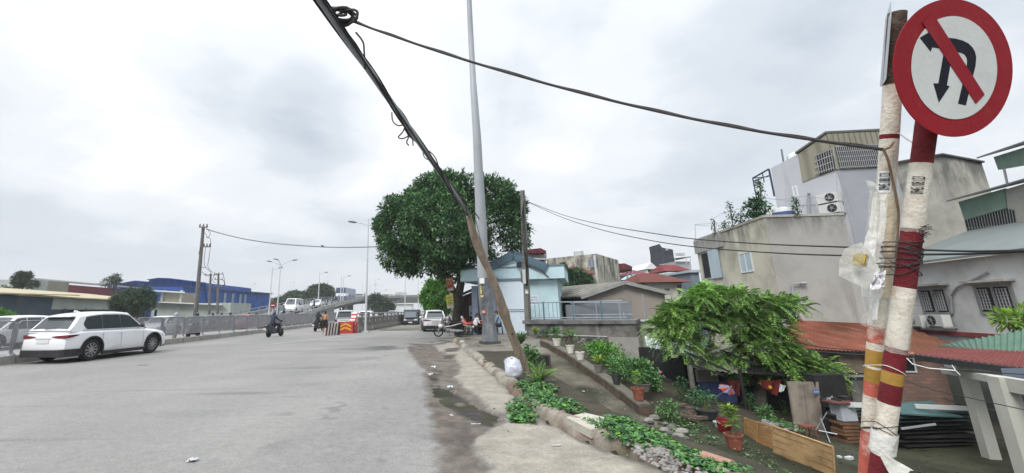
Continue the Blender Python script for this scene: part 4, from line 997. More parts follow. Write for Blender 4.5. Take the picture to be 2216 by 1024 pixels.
# the cluster at the top of the path
for a in ((1181,744,.15,.24,M_TERRA,'bush',.36,200,M_LEAF,'terracotta pot with dark leaves at the top of the low wall'),
          (1160,733,.14,.2,M_PGREY,'strap',.42,60,M_YG,'grey pot with spiky green leaves left of the terracotta pot'),
          (1148,722,.14,.22,M_PWHITE,'bush',.3,130,M_WEED,'cream pot with low foliage at the foot of the concrete pole'),
          (1135,715,.13,.22,M_PGREY,'strap',.52,70,M_YG,'grey pot with yellowish strap leaves left of the concrete pole'),
          (1127,758,.16,.24,M_PWHITE,'strap',.5,110,M_WEED,'white pot under a big fountain of narrow leaves behind the wooden prop')):
    g=GT(a[0],a[1]);T=potted(a[0],a[1],1,*a[2:9],a[9],group='potted plants at the top of the path');T.o.location=g
def bush(name,px,py,rpx,rzpx,n,L,m,label,d=None,kind='bush',cat='shrub',zup=0.,tm=T_LEAF,W=.55):
    g=GT(px,py) if d is None else P(px,py,d);dd=(g.y*math.cos(PITCH) + (g.z-EYE)*math.sin(PITCH));s=dd/F
    T=Thing(name,label,cat,g,world=True);c=g + Vector((0,0,rzpx*s*.95 + zup));dv=rdir(n,.2);f=.75 + .5*fbm(dv[:,0]*3 + px,dv[:,2]*3)
    p=np.array(c) + dv*np.array([rpx*s,rpx*s,rzpx*s])*(rng.uniform(.25,1,n)*f)[:,None];l=L*rng.uniform(.6,1.2,n)
    T.part('leaves',leaf_mesh('leaves',p,unit(dv + rdir(n)),rdir(n,1.3),l,l*W,tm,m,T.w),None);mb=MB()
    for k in range(5):mb.tube([g,c + Vector((random.uniform(-.6,.6)*rpx*s,random.uniform(-.6,.6)*rpx*s,random.uniform(-.2,.6)*rzpx*s))],.008 + .0006*rpx*s*9,5)
    T.part('stem',mb,MATS['stem']);return T
bush('shrub',1133,715,18,30,700,.07,M_LEAF,'dark rounded conifer-like shrub left of the concrete pole',zup=.25)
bush('shrub',1150,800,22,26,300,.12,M_WEED,'leafy green shrub right of the wooden prop')
bush('shrub',1300,778,30,18,420,.14,M_LEAFB,'bright green broad-leaved plant behind the empty white pot')
bush('shrub',1318,792,36,26,800,.10,M_LEAFB,'bright green broad-leaved shrub behind the low wall',cat='shrub')
bush('shrub',1345,812,28,20,600,.10,M_LEAFB,'bright green leafy shrub right of the yellow-green pot plant')
bush('shrub',1352,830,40,34,700,.09,M_WEED,'tall mixed shrub below the concrete pillar')
bush('shrub',1405,850,34,34,480,.08,M_WEED,'loose rose shrub with thin stems right of the pillar')
bush('shrub',1290,762,36,12,500,.09,M_LEAFB,'low green plants at the foot of the stone retaining wall')
bush('shrub',1235,738,20,14,320,.08,M_LEAFB,'light green herb bush behind the first white pot')
bush('shrub',1450,912,26,24,300,.08,M_WEED,'sparse green plants around the rubble past the low wall')
bush('shrub',1520,880,26,20,300,.08,M_LEAF,'dim green plants by the hut entrance')
bush('shrub',1660,905,20,14,160,.09,M_WEED,'low green plants behind the bamboo panels')
bush('shrub',1570,865,20,22,60,.25,M_LEAF,'broad-leaved plant below the colourful umbrella',tm=T_LONG,W=.25)
bush('shrub',1478,868,16,26,260,.08,M_LEAF,'dim tall plants at the corner of the dark hut')
bush('shrub',1700,898,14,18,160,.08,M_WEED,'grass-like green plants at the foot of the plank door',tm=T_LONG,W=.15)
bush('shrub',1625,890,16,20,200,.08,M_LEAF,'dark plants at the foot of the feathery tree')
bush('shrub',1815,880,20,14,100,.1,M_LEAF,'dim weeds beside the leaning plank door')
mb=MB()
for x,y in ((1382,783),(1395,790),(1429,806),(1402,786)):mb.ball(P(x,y,13),(.05,.05,.045),8,6)
solo('rose_blossom',mb,M_PINK,'pink roses on the loose shrub right of the pillar','flowers')
# fern behind the prop
T=Thing('fern','tall light green fern beside the foot of the wooden prop','fern',GT(1166,828),world=True)
o=np.array(T.w);P_=[];DD=[];NN=[];LL=[]
for k in range(26):
    a=rng.uniform(0,2*PI);e=rng.uniform(.5,1.3);L=rng.uniform(.35,.75);d=np.array([math.cos(a)*math.cos(e),math.sin(a)*math.cos(e),math.sin(e)]);sd_=np.cross(d,[0,0,1]);sd_ /= np.linalg.norm(sd_)
    for i in range(14):
        t=(i+1)/14
        for s in (-1,1):P_.append(o + d*L*t - np.array([0,0,.35*t*t*L]));DD.append(sd_*s + d*.5);NN.append([0,0,1]);LL.append(.16*L*math.sin(PI*min(1,.2 + .8*t)) + .02)
T.part('fronds',leaf_mesh('fronds',np.array(P_),np.array(DD),np.array(NN,float),np.array(LL),.022,T_LONG,M_FERN,T.w),None)
# yard pot in front of the bamboo panels
g=GT(1592,972);T=potted(0,1,1,.165,.27,M_TERRA,'crown',.50,90,M_LIME,'terracotta pot with a tall lime-green plant beside the bamboo panel',group='potted plants in the yard');T.o.location=g
g=GT(1532,905);T=potted(0,1,1,.26,.2,M_PDARK,'bush',.4,140,M_LEAF,'wide dark basin with a spindly plant by the hut',group='potted plants in the yard');T.o.location=g
# ---------------------------------------------------------------- vehicles
M_GLS=glass('car_glass');M_TYRE=mat('tyre',(.02,.02,.021),.85,.2,12,.3)
M_RIM=mat('rim_alloy',(.42,.43,.44),.3,.1,4,0,metal=.8);M_TRIM=mat('black_trim',(.025,.025,.027),.6,.2,5,.1)
M_TAIL=mat('tail_lamp',(.12,.004,.01),.15,.1,3,0,spec=.7);M_HEAD=mat('head_lamp',(.65,.68,.70),.1,.1,3,0,spec=.8)
M_PLATE=mat('number_plate',(.62,.63,.62),.4,.05,3,0);M_CHROME=mat('chrome',(.55,.56,.57),.15,.05,3,0,metal=.9)
def paint(name,c):return mat('paint_' + name,c,.28,.03,1,0,spec=.5,coat=.6,dirt=(tuple(v*.75 for v in c),.15,1.2))
PW=paint('white',(.74,.75,.77));PS=paint('silver',(.42,.44,.47));PR=paint('red',(.35,.03,.03));PD=paint('dark',(.05,.055,.065))
PB=paint('blue',(.05,.09,.22));PG=paint('green',(.05,.22,.10))
SPEC={  # L, W, H, belt, wheel r, front axle, rear axle (from centre), greenhouse: rear base, rear top, front top, front base; hood z, nose z, tail z
 'suv':(4.90,1.84,1.73,1.09,.385,1.52,-1.41,-2.30,-1.90,.28,1.08,1.05,.84,1.0),
 'suvc':(4.45,1.84,1.64,1.00,.35,1.32,-1.32,-2.12,-1.72,.35,1.10,1.02,.84,.98),
 'mpv':(4.55,1.76,1.72,1.00,.31,1.40,-1.32,-2.22,-2.02,.50,1.35,1.0,.78,.98),
 'sedan':(4.50,1.76,1.46,.92,.31,1.38,-1.25,-1.95,-1.15,.30,1.05,.93,.70,.92),
 'van':(5.2,1.90,2.15,1.15,.34,1.75,-1.45,-2.57,-2.45,1.35,2.10,1.12,.80,1.1),
 'hatch':(3.7,1.62,1.48,.92,.28,1.15,-1.15,-1.80,-1.55,.25,.95,.92,.72,.92)}
def lerp(a,b,t):return a + (b-a)*t
def make_car(name,label,cat,kind,col,loc,head,group=None,detail=True):
    Lg,Wd,Hh,belt,wr,fa,ra,xr0,xr1,xf1,xf0,hood,nose,tail=SPEC[kind];w=Wd/2;h=Lg/2;gc=.19
    T=Thing(name,label,cat,loc,head,group)
    # lower body: stations from tail to nose (x, half width, underside, top)
    st=[(-h,w*.80,.42,tail*.80),(-h + .05,w*.90,.34,tail*.93),(-h + .22,w*.97,.27,lerp(tail,belt,.4)),(xr1,w*.99,gc,belt),(ra,w,gc,belt),(0,w,gc,belt - .01),(xf1,w,gc,belt - .01),
          (xf0 - .05,w*.995,gc,hood),(lerp(xf0,h,.45),w*.985,gc,lerp(hood,nose,.35)),(h - .28,w*.95,.22,lerp(hood,nose,.8)),(h - .08,w*.86,.27,nose*.93),(h,w*.70,.38,nose*.78)]
    st.sort(key=lambda s:s[0]);ring_=[]
    for x,hw,zb,zt in st:
        r=[(hw*.90,zb),(hw*.985,zb + (zt-zb)*.16),(hw,zb + (zt-zb)*.45),(hw*.985,zb + (zt-zb)*.70),(hw*.955,zb + (zt-zb)*.9),(hw*.86,zt),(hw*.45,zt + .022),(0,zt + .03)]
        ring_.append([(x,y,z) for y,z in r] + [(x,-y,z) for y,z in reversed(r[:-1])])
    k=len(ring_[0]);vs=[v for r in ring_ for v in r];fs=[]
    for i in range(len(ring_)-1):
        for j in range(k):fs.append((i*k+j,i*k+(j+1) % k,(i+1)*k+(j+1) % k,(i+1)*k+j))
    fs += [tuple(range(k))[::-1],tuple((len(ring_)-1)*k + j for j in range(k))]
    mb=MB().add(vs,fs);me=mb.mesh('body',[col,M_TRIM])
    tmp=bpy.data.objects.new('body',me);COL.objects.link(tmp)
    cut=MB()
    for ax in (fa,ra):
        for s in (-1,1):cut.tube([(ax,s*(w + .1),wr),(ax,s*(w - .26),wr)],wr*1.17,24)
    co=bpy.data.objects.new('cut',cut.mesh('cut',M_TRIM));COL.objects.link(co)
    md=tmp.modifiers.new('b','BOOLEAN');md.object=co;md.operation='DIFFERENCE';md.solver='EXACT'
    bpy.context.view_layer.update();me2=bpy.data.meshes.new_from_object(tmp.evaluated_get(bpy.context.evaluated_depsgraph_get()))
    bpy.data.objects.remove(tmp);bpy.data.objects.remove(co)
    me2.materials.clear();me2.materials.append(col);me2.materials.append(M_TRIM)
    for p in me2.polygons:
        c=p.center;inw=any(all(math.hypot(me2.vertices[vi].co.x - ax,me2.vertices[vi].co.z - wr) < wr*1.19 for vi in p.vertices) for ax in (fa,ra))
        p.material_index=1 if (inw or c.z < gc + .02) else 0;p.use_smooth=True
    try:me2.set_sharp_from_angle(angle=math.radians(32))
    except Exception:pass
    body=T.part('body',me2,None)
    # greenhouse
    wb,wt,zr=w*.90,w*.70,Hh
    def roofz(x):
        zb_=.13 if kind == 'suv' else .06
        if x <= xr1:return lerp(belt + .02,zr - zb_,(x - xr0)/(xr1 - xr0))
        if x >= xf1:return lerp(zr - .04,hood,(x - xf1)/(xf0 - xf1))
        t=(x - xr1)/(xf1 - xr1);return lerp(zr - zb_,zr - .04,t) + (.04 + zb_*.35)*math.sin(PI*min(1,t*1.02))**.7
    def hwid(x,z):return lerp(wb,wt,min(1,(z - belt)/(zr - belt)))
    gs=[xr0,lerp(xr0,xr1,.5),xr1,lerp(xr1,xf1,.2),lerp(xr1,xf1,.5),lerp(xr1,xf1,.8),xf1,lerp(xf1,xf0,.5),xf0];ring_=[]
    for x in gs:
        z=roofz(x);hz=max(z,belt + .005)
        r=[(wb,belt - .06),(hwid(x,lerp(belt,hz,.5)),lerp(belt,hz,.5)),(hwid(x,hz - .05),hz - .05),(hwid(x,hz)*.90,hz),(hwid(x,hz)*.5,hz + .018),(0,hz + .022)]
        ring_.append([(x,y,zz) for y,zz in r] + [(x,-y,zz) for y,zz in reversed(r[:-1])])
    k=len(ring_[0]);vs=[v for r in ring_ for v in r];fs=[]
    for i in range(len(ring_)-1):
        for j in range(k):fs.append((i*k+j,i*k+(j+1) % k,(i+1)*k+(j+1) % k,(i+1)*k+j))
    fs += [tuple(range(k))[::-1],tuple((len(ring_)-1)*k + j for j in range(k))]
    T.part('cabin',MB().add(vs,fs),col,smooth=True)
    # windows
    def sidept(x,t,s):
        zt=min(roofz(x),zr) - .10;z=lerp(belt + .015,max(zt,belt + .03),t);return (x,s*(hwid(x,z) + .008),z)
    x0,x1=xr1 + (.12 if kind != 'sedan' else -.28),xf0 - .28
    cuts={'suv':(.30,.62),'suvc':(.26,.6),'mpv':(.30,.62),'sedan':(.10,.52),'van':(.33,.68),'hatch':(.2,.56)}[kind]
    xsn=[x0,lerp(x0,x1,cuts[0]),lerp(x0,x1,cuts[1]),x1]
    for s in (-1,1):
        for i in range(3):
            gp=.006 if kind == 'suv' else .025;a,b=xsn[i] + gp,xsn[i+1] - gp;n=6;lo=[sidept(lerp(a,b,j/n),0,s) for j in range(n+1)];hi=[sidept(lerp(a,b,j/n),1,s) for j in range(n+1)]
            if i == 0 and kind != 'van':hi[0]=sidept(a,.52,s);lo[0]=sidept(a,.40 if kind != 'sedan' else .0,s)
            T.part('side_window',MB().add(lo + hi,[(j,j+1,n+2+j,n+1+j) for j in range(n)]),M_GLS)
        if detail:
            mb=MB();mb.tube([sidept(lerp(x0 - .04,x1 + .05,j/8),-.02,s) for j in range(9)],.012,5);T.part('window_trim',mb,M_CHROME if kind in ('suv',) else M_TRIM)
    def across(xa,xb,ta,tb,off,inset=.86):
        pts=[]
        for t in (ta,tb):
            x=lerp(xa,xb,t);z=roofz(x);hw=hwid(x,max(z,belt+.02))*inset;pts.append([(x + off,-hw,z - .012),(x + off*1.15,-hw*.5,z + .014),(x + off*1.15,hw*.5,z + .014),(x + off,hw,z - .012)])
        v=pts[0] + pts[1];return MB().add(v,[(j,j+1,5+j,4+j) for j in range(3)])
    T.part('rear_window',across(xr0,xr1,.10,.90,-.022),M_GLS);T.part('windscreen',across(xf0,xf1,.06,.93,.03),M_GLS)
    if kind in ('suv','suvc','mpv','hatch'):
        mb=MB();z=roofz(xr1) - .005;q=wt*.9
        mb.hexa([(xr1 - .20,-q*.92,z - .035),(xr1 + .12,-q,z - .02),(xr1 + .12,q,z - .02),(xr1 - .20,q*.92,z - .035),(xr1 - .20,-q*.92,z - .01),(xr1 + .12,-q,z + .03),(xr1 + .12,q,z + .03),(xr1 - .20,q*.92,z - .01)])
        T.part('spoiler',mb,col)
    # wheels
    for ax in (fa,ra):
        for s in (-1,1):
            mb=MB();yo=s*(w - .015);yi=s*(w - .23);R_=Matrix.Rotation(-s*PI/2,3,'X')
            mb.lathe((ax,yo,wr),[(wr*.62,-.02),(wr*.66,0),(wr*.93,0),(wr,-.04),(wr,-.18),(wr*.93,-.21),(wr*.5,-.21)],26,R=R_)
            ty=T.part('wheel',mb,M_TYRE,smooth=True);mb=MB();c=Vector((ax,yo - s*.02,wr))
            mb.lathe((ax,yo - s*.012,wr),[(wr*.56,-.06),(wr*.64,-.01),(wr*.66,0),(wr*.60,0),(wr*.55,-.05)],26,R=R_)
            for k_ in range(10 if detail else 5):
                a=2*PI*k_/(10 if detail else 5);d=Vector((math.cos(a),0,math.sin(a)));mb.bar(c + d*wr*.1,c + d*wr*.6,.035 if detail else .07,.03,up=(0,1,0))
            mb.lathe((ax,yo - s*.01,wr),[(wr*.16,-.03),(wr*.16,.0),(wr*.05,.005)],10,R=R_)
            T.part('rim',mb,M_RIM,ty)
            mb=MB();mb.lathe((ax,yo - s*.09,wr),[(wr*.55,-.02),(wr*.55,0)],16,R=R_);T.part('brake_disc',mb,M_TRIM,ty)
    # arches and sills in black on suvs
    if kind in ('suv','suvc') :
        for ax in (fa,ra):
            for s in (-1,1):
                mb=MB();pts=[(ax + math.cos(a)*wr*1.2,s*(w + .004),wr + math.sin(a)*wr*1.2) for a in np.linspace(-.30,PI + .30,18)];mb.tube(pts,.032,6);T.part('wheel_arch',mb,M_TRIM,smooth=True)
        for s in (-1,1):
            mb=MB();mb.box(((fa+ra)/2,s*(w - .015),gc + .06),(fa - ra - wr*2.3,.07,.13));T.part('sill',mb,M_TRIM)
            mb=MB();mb.box(((fa+ra)/2,s*(w + .022),gc + .125),(fa - ra - wr*2.4,.01,.018));T.part('sill_trim',mb,M_CHROME)
    # rear
    tz=lerp(tail,.42,.22)
    q=[(-h + .60,-1.010),(-h + .20,-.992),(-h + .04,-.935),(-h - .024,-.82),(-h - .03,0),(-h - .024,.82),(-h + .04,.935),(-h + .20,.992),(-h + .60,1.010)];mb=MB().add([(x,w*y,.22) for x,y in q] + [(x,w*y,.47) for x,y in q],[(i,i+1,i+10,i+9) for i in range(8)])
    T.part('rear_bumper',mb,M_TRIM if kind in ('suv','suvc') else col)
    if kind in ('suv',):
        mb=MB();mb.box((-h - .028,0,.455),(.02,w*1.55,.02));T.part('bumper_trim',mb,M_CHROME)
    for s in (-1,1):
        if kind in ('suv','suvc'):
            mb=MB();z=tz + .02;q=[(-h - .012,.34,-.012,.014),(-h - .012,.62,-.05,.04),(-h + .0,.84,-.06,.055),(-h + .06,.955,-.05,.06),(-h + .2,1.008,-.02,.062),(-h + .42,1.012,.03,.055)];mb.add([(x,s*w*y,z + a_) for x,y,a_,b_ in q] + [(x + .01,s*w*y,z + b_) for x,y,a_,b_ in q],[(i,i+1,i+7,i+6) for i in range(5)])
            T.part('tail_light',mb,M_TAIL)
        elif kind in ('mpv','van'):
            mb=MB();mb.hexa([(-h - .008,s*w*.70,.72),(-h - .0,s*w*.86,.72),(-h + .14,s*w*.965,.72),(-h + .1,s*w*.7,.72),(-h + .0,s*w*.70,.90),(-h + .02,s*w*.86,.92),(-h + .16,s*w*.965,.92),(-h + .12,s*w*.7,.9)]);T.part('tail_light',mb,M_TAIL)
        else:
            mb=MB();mb.hexa([(-h - .008,s*w*.50,.64),(-h - .0,s*w*.82,.62),(-h + .14,s*w*.96,.64),(-h + .1,s*w*.6,.66),(-h + .0,s*w*.50,.74),(-h + .02,s*w*.82,.78),(-h + .18,s*w*.96,.78),(-h + .12,s*w*.6,.74)]);T.part('tail_light',mb,M_TAIL)
        # headlights
        mb=MB();z=nose*.80;mb.hexa([(h - .005,s*w*.42,z - .05),(h - .1,s*w*.82,z - .04),(h - .34,s*w*.965,z - .0),(h - .2,s*w*.5,z),(h - .02,s*w*.42,z + .05),(h - .12,s*w*.82,z + .08),(h - .40,s*w*.955,z + .12),(h - .2,s*w*.5,z + .06)]);T.part('headlight',mb,M_HEAD)
        # mirrors and handles
        mb=MB();mb.ball((xf0 - .42,s*(w + .10),belt + .08),(.07,.11,.07),10,7);T.part('mirror',mb,M_TRIM if kind == 'suv' else col,smooth=True)
        if detail:
            for xx in (lerp(xsn[1],xsn[2],-.15),lerp(xsn[2],xsn[3],-.12)):
                mb=MB();mb.tube([(xx,s*(w - .012),belt - .14),(xx + .03,s*(w + .015),belt - .135),(xx + .15,s*(w + .015),belt - .13),(xx + .18,s*(w - .012),belt - .13)],.014,6);T.part('door_handle',mb,col)
            mb=MB()
            for xx in (xsn[1],xsn[2] + .0,xf0 - .15):
                mb.tube([(xx,s*(w*.968 + .004),belt - .05),(xx,s*(w + .001),belt - .35),(xx + .02,s*(w*.995+.002),.42)],.004,4)
            T.part('door_gap',mb,M_TRIM)
    mb=MB();mb.box((-h - .012,0,tz - .13),(.02,.46,.13));T.part('number_plate',mb,M_PLATE)
    mb=MB();mb.box((-h + .01,0,tz - .04),(.04,.62,.02));T.part('plate_strip',mb,M_CHROME if kind == 'suv' else M_TRIM)
    mb=MB();mb.hexa([(h + .006,-w*.5,nose*.5),(h - .1,-w*.5,nose*.5),(h - .1,w*.5,nose*.5),(h + .006,w*.5,nose*.5),(h - .012,-w*.56,nose*.80),(h - .1,-w*.56,nose*.8),(h - .1,w*.56,nose*.8),(h - .012,w*.56,nose*.8)]);T.part('grille',mb,M_TRIM)
    mb=MB();mb.box((h + .004,0,.36),(.02,.46,.12));T.part('number_plate',mb,M_PLATE)
    mb=MB();mb.hexa([(h - .06,-w*.74,.26),(h - .2,-w*.9,.24),(h - .2,w*.9,.24),(h - .06,w*.74,.26),(h - .02,-w*.7,.42),(h - .2,-w*.9,.42),(h - .2,w*.9,.42),(h - .02,w*.7,.42)]);T.part('front_bumper',mb,M_TRIM if kind == 'suv' else col)
    if kind == 'suv':
        mb=MB();mb.hexa([(-1.5,-.02,Hh + .0),(-1.25,-.03,Hh + .0),(-1.25,.03,Hh + .0),(-1.5,.02,Hh + .0),(-1.50,-.008,Hh + .07),(-1.42,-.01,Hh + .07),(-1.42,.01,Hh + .07),(-1.50,.008,Hh + .07)]);T.part('aerial_fin',mb,col)
        mb=MB();mb.tube([(xr0 - .03,.15,belt + .06),(xr0 - .02,-.25,belt + .10)],.012,5);T.part('wiper',mb,M_TRIM)
    return T
def heading(a,b):return math.atan2(b[1] - a[1],b[0] - a[0])
# the white suv in the near lane, placed from its wheels' contact points
rw,fw=G(199,780),G(321,764.5)
hd=heading(rw,fw);print('suv',rw,fw,(fw-rw).length,math.degrees(hd))
SUVH=hd
mid=(rw + fw)/2;lat=Vector((-math.sin(hd),math.cos(hd),0))*.87;cen=mid + lat + Vector((math.cos(hd),math.sin(hd),0))*(-.055)
make_car('suv','white SUV with dark lower trim driving away in the near left lane','car','suv',PW,(cen.x,cen.y,0),hd)
NO=PI/2;SO_=-PI/2
make_car('suv','white SUV cut by the left edge, oncoming behind the barrier fence','car','suvc',PW,(-22.7,23.2,0),SO_ - .05)
make_car('car','silver-white sedan oncoming behind the fence right of the near white SUV','car','sedan',paint('pearl',(.62,.64,.67)),(-23.6,37.0,0),SO_ + .12)
make_car('car','red and white saloon oncoming behind the fence below the blue warehouse','car','sedan',PR,(-21.5,47.5,0),SO_ - .1,detail=False)
make_car('car','dark small car oncoming behind the fence between the sedan and the red saloon','car','hatch',PD,(-24.6,46.5,0),SO_,detail=False)
# vehicles beyond, on our side
c=G(745,703);make_car('people_carrier','silver people carrier seen from behind, left of the painted barrier','car','mpv',PS,(-9.4,42.5,0),NO + .10)
make_car('suv','white SUV with a dark rear window, just ahead of the silver people carrier','car','suvc',PW,(-9.2,52,0),NO + .05,detail=False)
make_car('car','silver car on the road beyond the divider rail, left of two in line','car','suvc',PS,(-9.6,82,0),NO,detail=False)
make_car('car','white car on the road beyond the divider rail, farthest in the line','car','suvc',PW,(-7.0,98,0),NO,detail=False)
make_car('suv','white SUV parked on the right with its rear to the camera, by the motorbikes','car','suvc',PW,(-1.0,36.8,-.02),NO + .10)
make_car('suv','white car mostly hidden behind the front parked motorbike and the tree','car','suvc',PW,(1.6,47,-.02),NO + .1,detail=False)
make_car('car','small white car facing us between the dark truck and the parked white SUV','car','hatch',PW,(-2.4,66,-.3),SO_,detail=False)
# dark truck facing us
T=Thing('truck','small dark truck with a boxy back, facing the camera beside the divider','truck',(-4.15,55.0,-.3),SO_)
mb=MB();mb.hexa([(.6,-.85,.4),(2.2,-.85,.4),(2.2,.85,.4),(.6,.85,.4),(.6,-.8,1.85),(1.75,-.78,1.85),(1.75,.78,1.85),(.6,.8,1.85)]);T.part('cab',mb,PD)
mb=MB();mb.add([(2.215,-.72,1.12),(2.215,.72,1.12),(1.86,.66,1.75),(1.86,-.66,1.75)],[(0,1,2,3)]);T.part('windscreen',mb,mat('truck_glass',(.10,.12,.14),.15,.1,2,0,spec=.6))
mb=MB();mb.box((-1.0,0,1.25),(3.1,1.9,1.55));T.part('cargo_box',mb,mat('truck_box',(.08,.10,.10),.7,.2,2,.2))
mb=MB();mb.box((2.23,0,.55),(.08,1.7,.28));T.part('bumper',mb,M_TRIM)
mb=MB();mb.box((2.275,0,.55),(.01,.45,.12));T.part('number_plate',mb,M_PLATE)
for s in (-1,1):
    mb=MB();mb.box((2.22,s*.62,.85),(.05,.3,.16));T.part('headlight',mb,M_HEAD)
    mb=MB();mb.box((2.0,s*1.02,1.35),(.05,.14,.28));T.part('mirror',mb,M_TRIM)
    for x in (1.4,-1.7):mb=MB();mb.tube([(x,s*.88,.36),(x,s*.62,.36)],.36,18);T.part('wheel',mb,M_TYRE)
# ---------------------------------------------------------------- people
def capsules_mesh(caps,voxel,name,m,smooth_it=2):
    mb=MB()
    for c in caps:
        a,b,r0,r1=c[:4];a,b=Vector(a),Vector(b);sq=c[4] if len(c) > 4 else 1.
        n=10;d=(b-a);L=d.length
        if L < 1e-5:mb.ball(a,r0,n,8);continue
        mb.tube([a,a.lerp(b,.5),b],[r0,(r0+r1)/2,r1],n,squash=sq);mb.ball(a,(r0,r0*1,r0) if sq == 1 else (r0,r0,r0*.9),n,8);mb.ball(b,r1,n,8)
    me=mb.mesh('t',m);o=bpy.data.objects.new('t',me);COL.objects.link(o)
    md=o.modifiers.new('r','REMESH');md.mode='VOXEL';md.voxel_size=voxel
    s=o.modifiers.new('s','SMOOTH');s.iterations=smooth_it;s.factor=.5
    bpy.context.view_layer.update();r=bpy.data.meshes.new_from_object(o.evaluated_get(bpy.context.evaluated_depsgraph_get()));bpy.data.objects.remove(o)
    r.materials.clear();r.materials.append(m);r.polygons.foreach_set('use_smooth',[True]*len(r.polygons));r.name=name;return r
M_SKIN=mat('skin',(.36,.20,.13),.6,.12,8,.05);M_SKIN2=mat('skin_tan',(.42,.22,.13),.6,.12,8,.05);M_HAIR=mat('hair_black',(.012,.011,.012),.6,.2,12,.2)
def cloth(n,c):return mat('cloth_' + n,c,.9,.2,6,.5,bscale=14)
def person(T,J,skin,shirt=None,trousers=None,hair=True,helmet=None,voxel=.011,fingers=True,shorts=False,hood=None,shoes=True,parent=None):
    """J: joints head, neck, chest, pelvis, shL/R, elL/R, haL/R, hiL/R, knL/R, anL/R, face (direction)"""
    J={k:Vector(v) for k,v in J.items()};f=J['face'].normalized();hd_=J['head'];up=(hd_ - J['neck']).normalized()
    side=f.cross(up).normalized();caps=[(J['neck'] - up*.03,hd_ - up*.04,.052,.055),(hd_ + up*.02,hd_ + up*.025,.088,.088),(hd_ + up*.03 - f*.02,hd_ - f*.015,.09,.088),(hd_ - up*.07 + f*.025,hd_ - up*.03 + f*.03,.058,.07),
        (hd_ + f*.088 - up*.005,hd_ + f*.10 - up*.028,.013,.017)]
    for s in (-1,1):caps.append((hd_ + side*s*.09 - up*.01,hd_ + side*s*.094 - up*.035,.016,.014));caps.append((hd_ + f*.082 + side*s*.032 + up*.012,hd_ + f*.083 + side*s*.034 + up*.012,.012,.012))
    caps += [(J['neck'] - up*.02,J['chest'],.085,.135),(J['chest'],J['pelvis'],.135,.14),(J['shL'],J['shR'],.075,.075),(J['hiL'],J['hiR'],.10,.10)]
    for s in 'LR':
        caps += [(J['sh'+s],J['el'+s],.055,.042),(J['el'+s],J['ha'+s],.042,.028),(J['hi'+s],J['kn'+s],.092,.058),(J['kn'+s],J['an'+s],.056,.036),(J['kn'+s] * .6 + J['an'+s]*.4 - f*.015,J['kn'+s]*.4 + J['an'+s]*.6 - f*.01,.058,.045)]
        hv=(J['ha'+s] - J['el'+s]).normalized();sd2=hv.cross(f).normalized() if abs(hv.dot(f)) < .95 else hv.cross(up).normalized();pc=J['ha'+s] + hv*.045;caps.append((J['ha'+s],pc,.03,.034,.6))
        crl=sd2.cross(hv)*(.02)
        if fingers:
            for i,(o,l) in enumerate(((-.027,.055),(-.009,.068),(.009,.064),(.026,.05))):
                a=pc + hv*.03 + f*o*1. ;b=a + hv*l*.55 + crl*.3;c_=b + hv*l*.4 + crl;caps += [(a,b,.0095,.0085),(b,c_,.0085,.0075)]
            caps += [(J['ha'+s] + f*.022,pc + f*.05,.013,.0095),(pc + f*.05,pc + f*.052 + hv*.03,.0095,.0085)]
        ft=f.copy();ft.z=0;ft.normalize();an=J['an'+s]
        caps.append((an - Vector((0,0,.045)) - ft*.03,an - Vector((0,0,.055)) + ft*.14,.036,.03,.8))
    T.part('body',capsules_mesh(caps,voxel,'body',skin),None,parent)
    if shirt:
        c=[(J['neck'] - up*.045,J['chest'],.10,.155),(J['chest'],J['pelvis'] - Vector((0,0,.02)),.155,.162),(J['shL'],J['shR'],.092,.092)]
        long_=shirt[1]
        for s in 'LR':c += [(J['sh'+s],J['el'+s] if long_ else J['sh'+s].lerp(J['el'+s],.75),.07,.06)] + ([(J['el'+s],J['ha'+s],.058,.042)] if long_ else [])
        T.part('shirt',capsules_mesh(c,.016,'shirt',shirt[0]),None,parent)
    if trousers:
        c=[(J['hiL'],J['hiR'],.125,.125),(J['pelvis'] + Vector((0,0,.05)),(J['hiL']+J['hiR'])/2,.155,.13)]
        for s in 'LR':
            c += [(J['hi'+s],J['kn'+s] if not shorts else J['hi'+s].lerp(J['kn'+s],.85),.112,.082 if not shorts else .10)] + ([] if shorts else [(J['kn'+s],J['an'+s] + Vector((0,0,.03)),.078,.058)])
        T.part('shorts' if shorts else 'trousers',capsules_mesh(c,.016,'trousers',trousers),None,parent)
    if shoes:
        c=[]
        for s in 'LR':
            ft=f.copy();ft.z=0;ft.normalize();an=J['an'+s];c.append((an - Vector((0,0,.045)) - ft*.045,an - Vector((0,0,.05)) + ft*.15,.046,.040,.85))
        T.part('shoes',capsules_mesh(c,.012,'shoes',M_TRIM),None,parent)
    if hair:
        c=[(hd_ + up*.045 - f*.025,hd_ + up*.05 - f*.01,.092,.094),(hd_ - f*.045 + up*.01,hd_ - f*.05 - up*.04,.078,.06)]
        T.part('hair',capsules_mesh(c,.012,'hair',M_HAIR),None,parent)
    if helmet:
        c=[(hd_ + up*.05 - f*.015,hd_ + up*.055,.125,.125),(hd_ - f*.03 - up*.02,hd_ - f*.02,.118,.12)]
        T.part('helmet',capsules_mesh(c,.014,'helmet',helmet),None,parent)
    if hood:
        c=[(hd_ + up*.03 - f*.03,hd_ - f*.03 - up*.05,.118,.11),(hd_ - f*.03 - up*.06,J['neck'] - up*.04,.10,.13)]
        T.part('hood',capsules_mesh(c,.014,'hood',hood),None,parent)
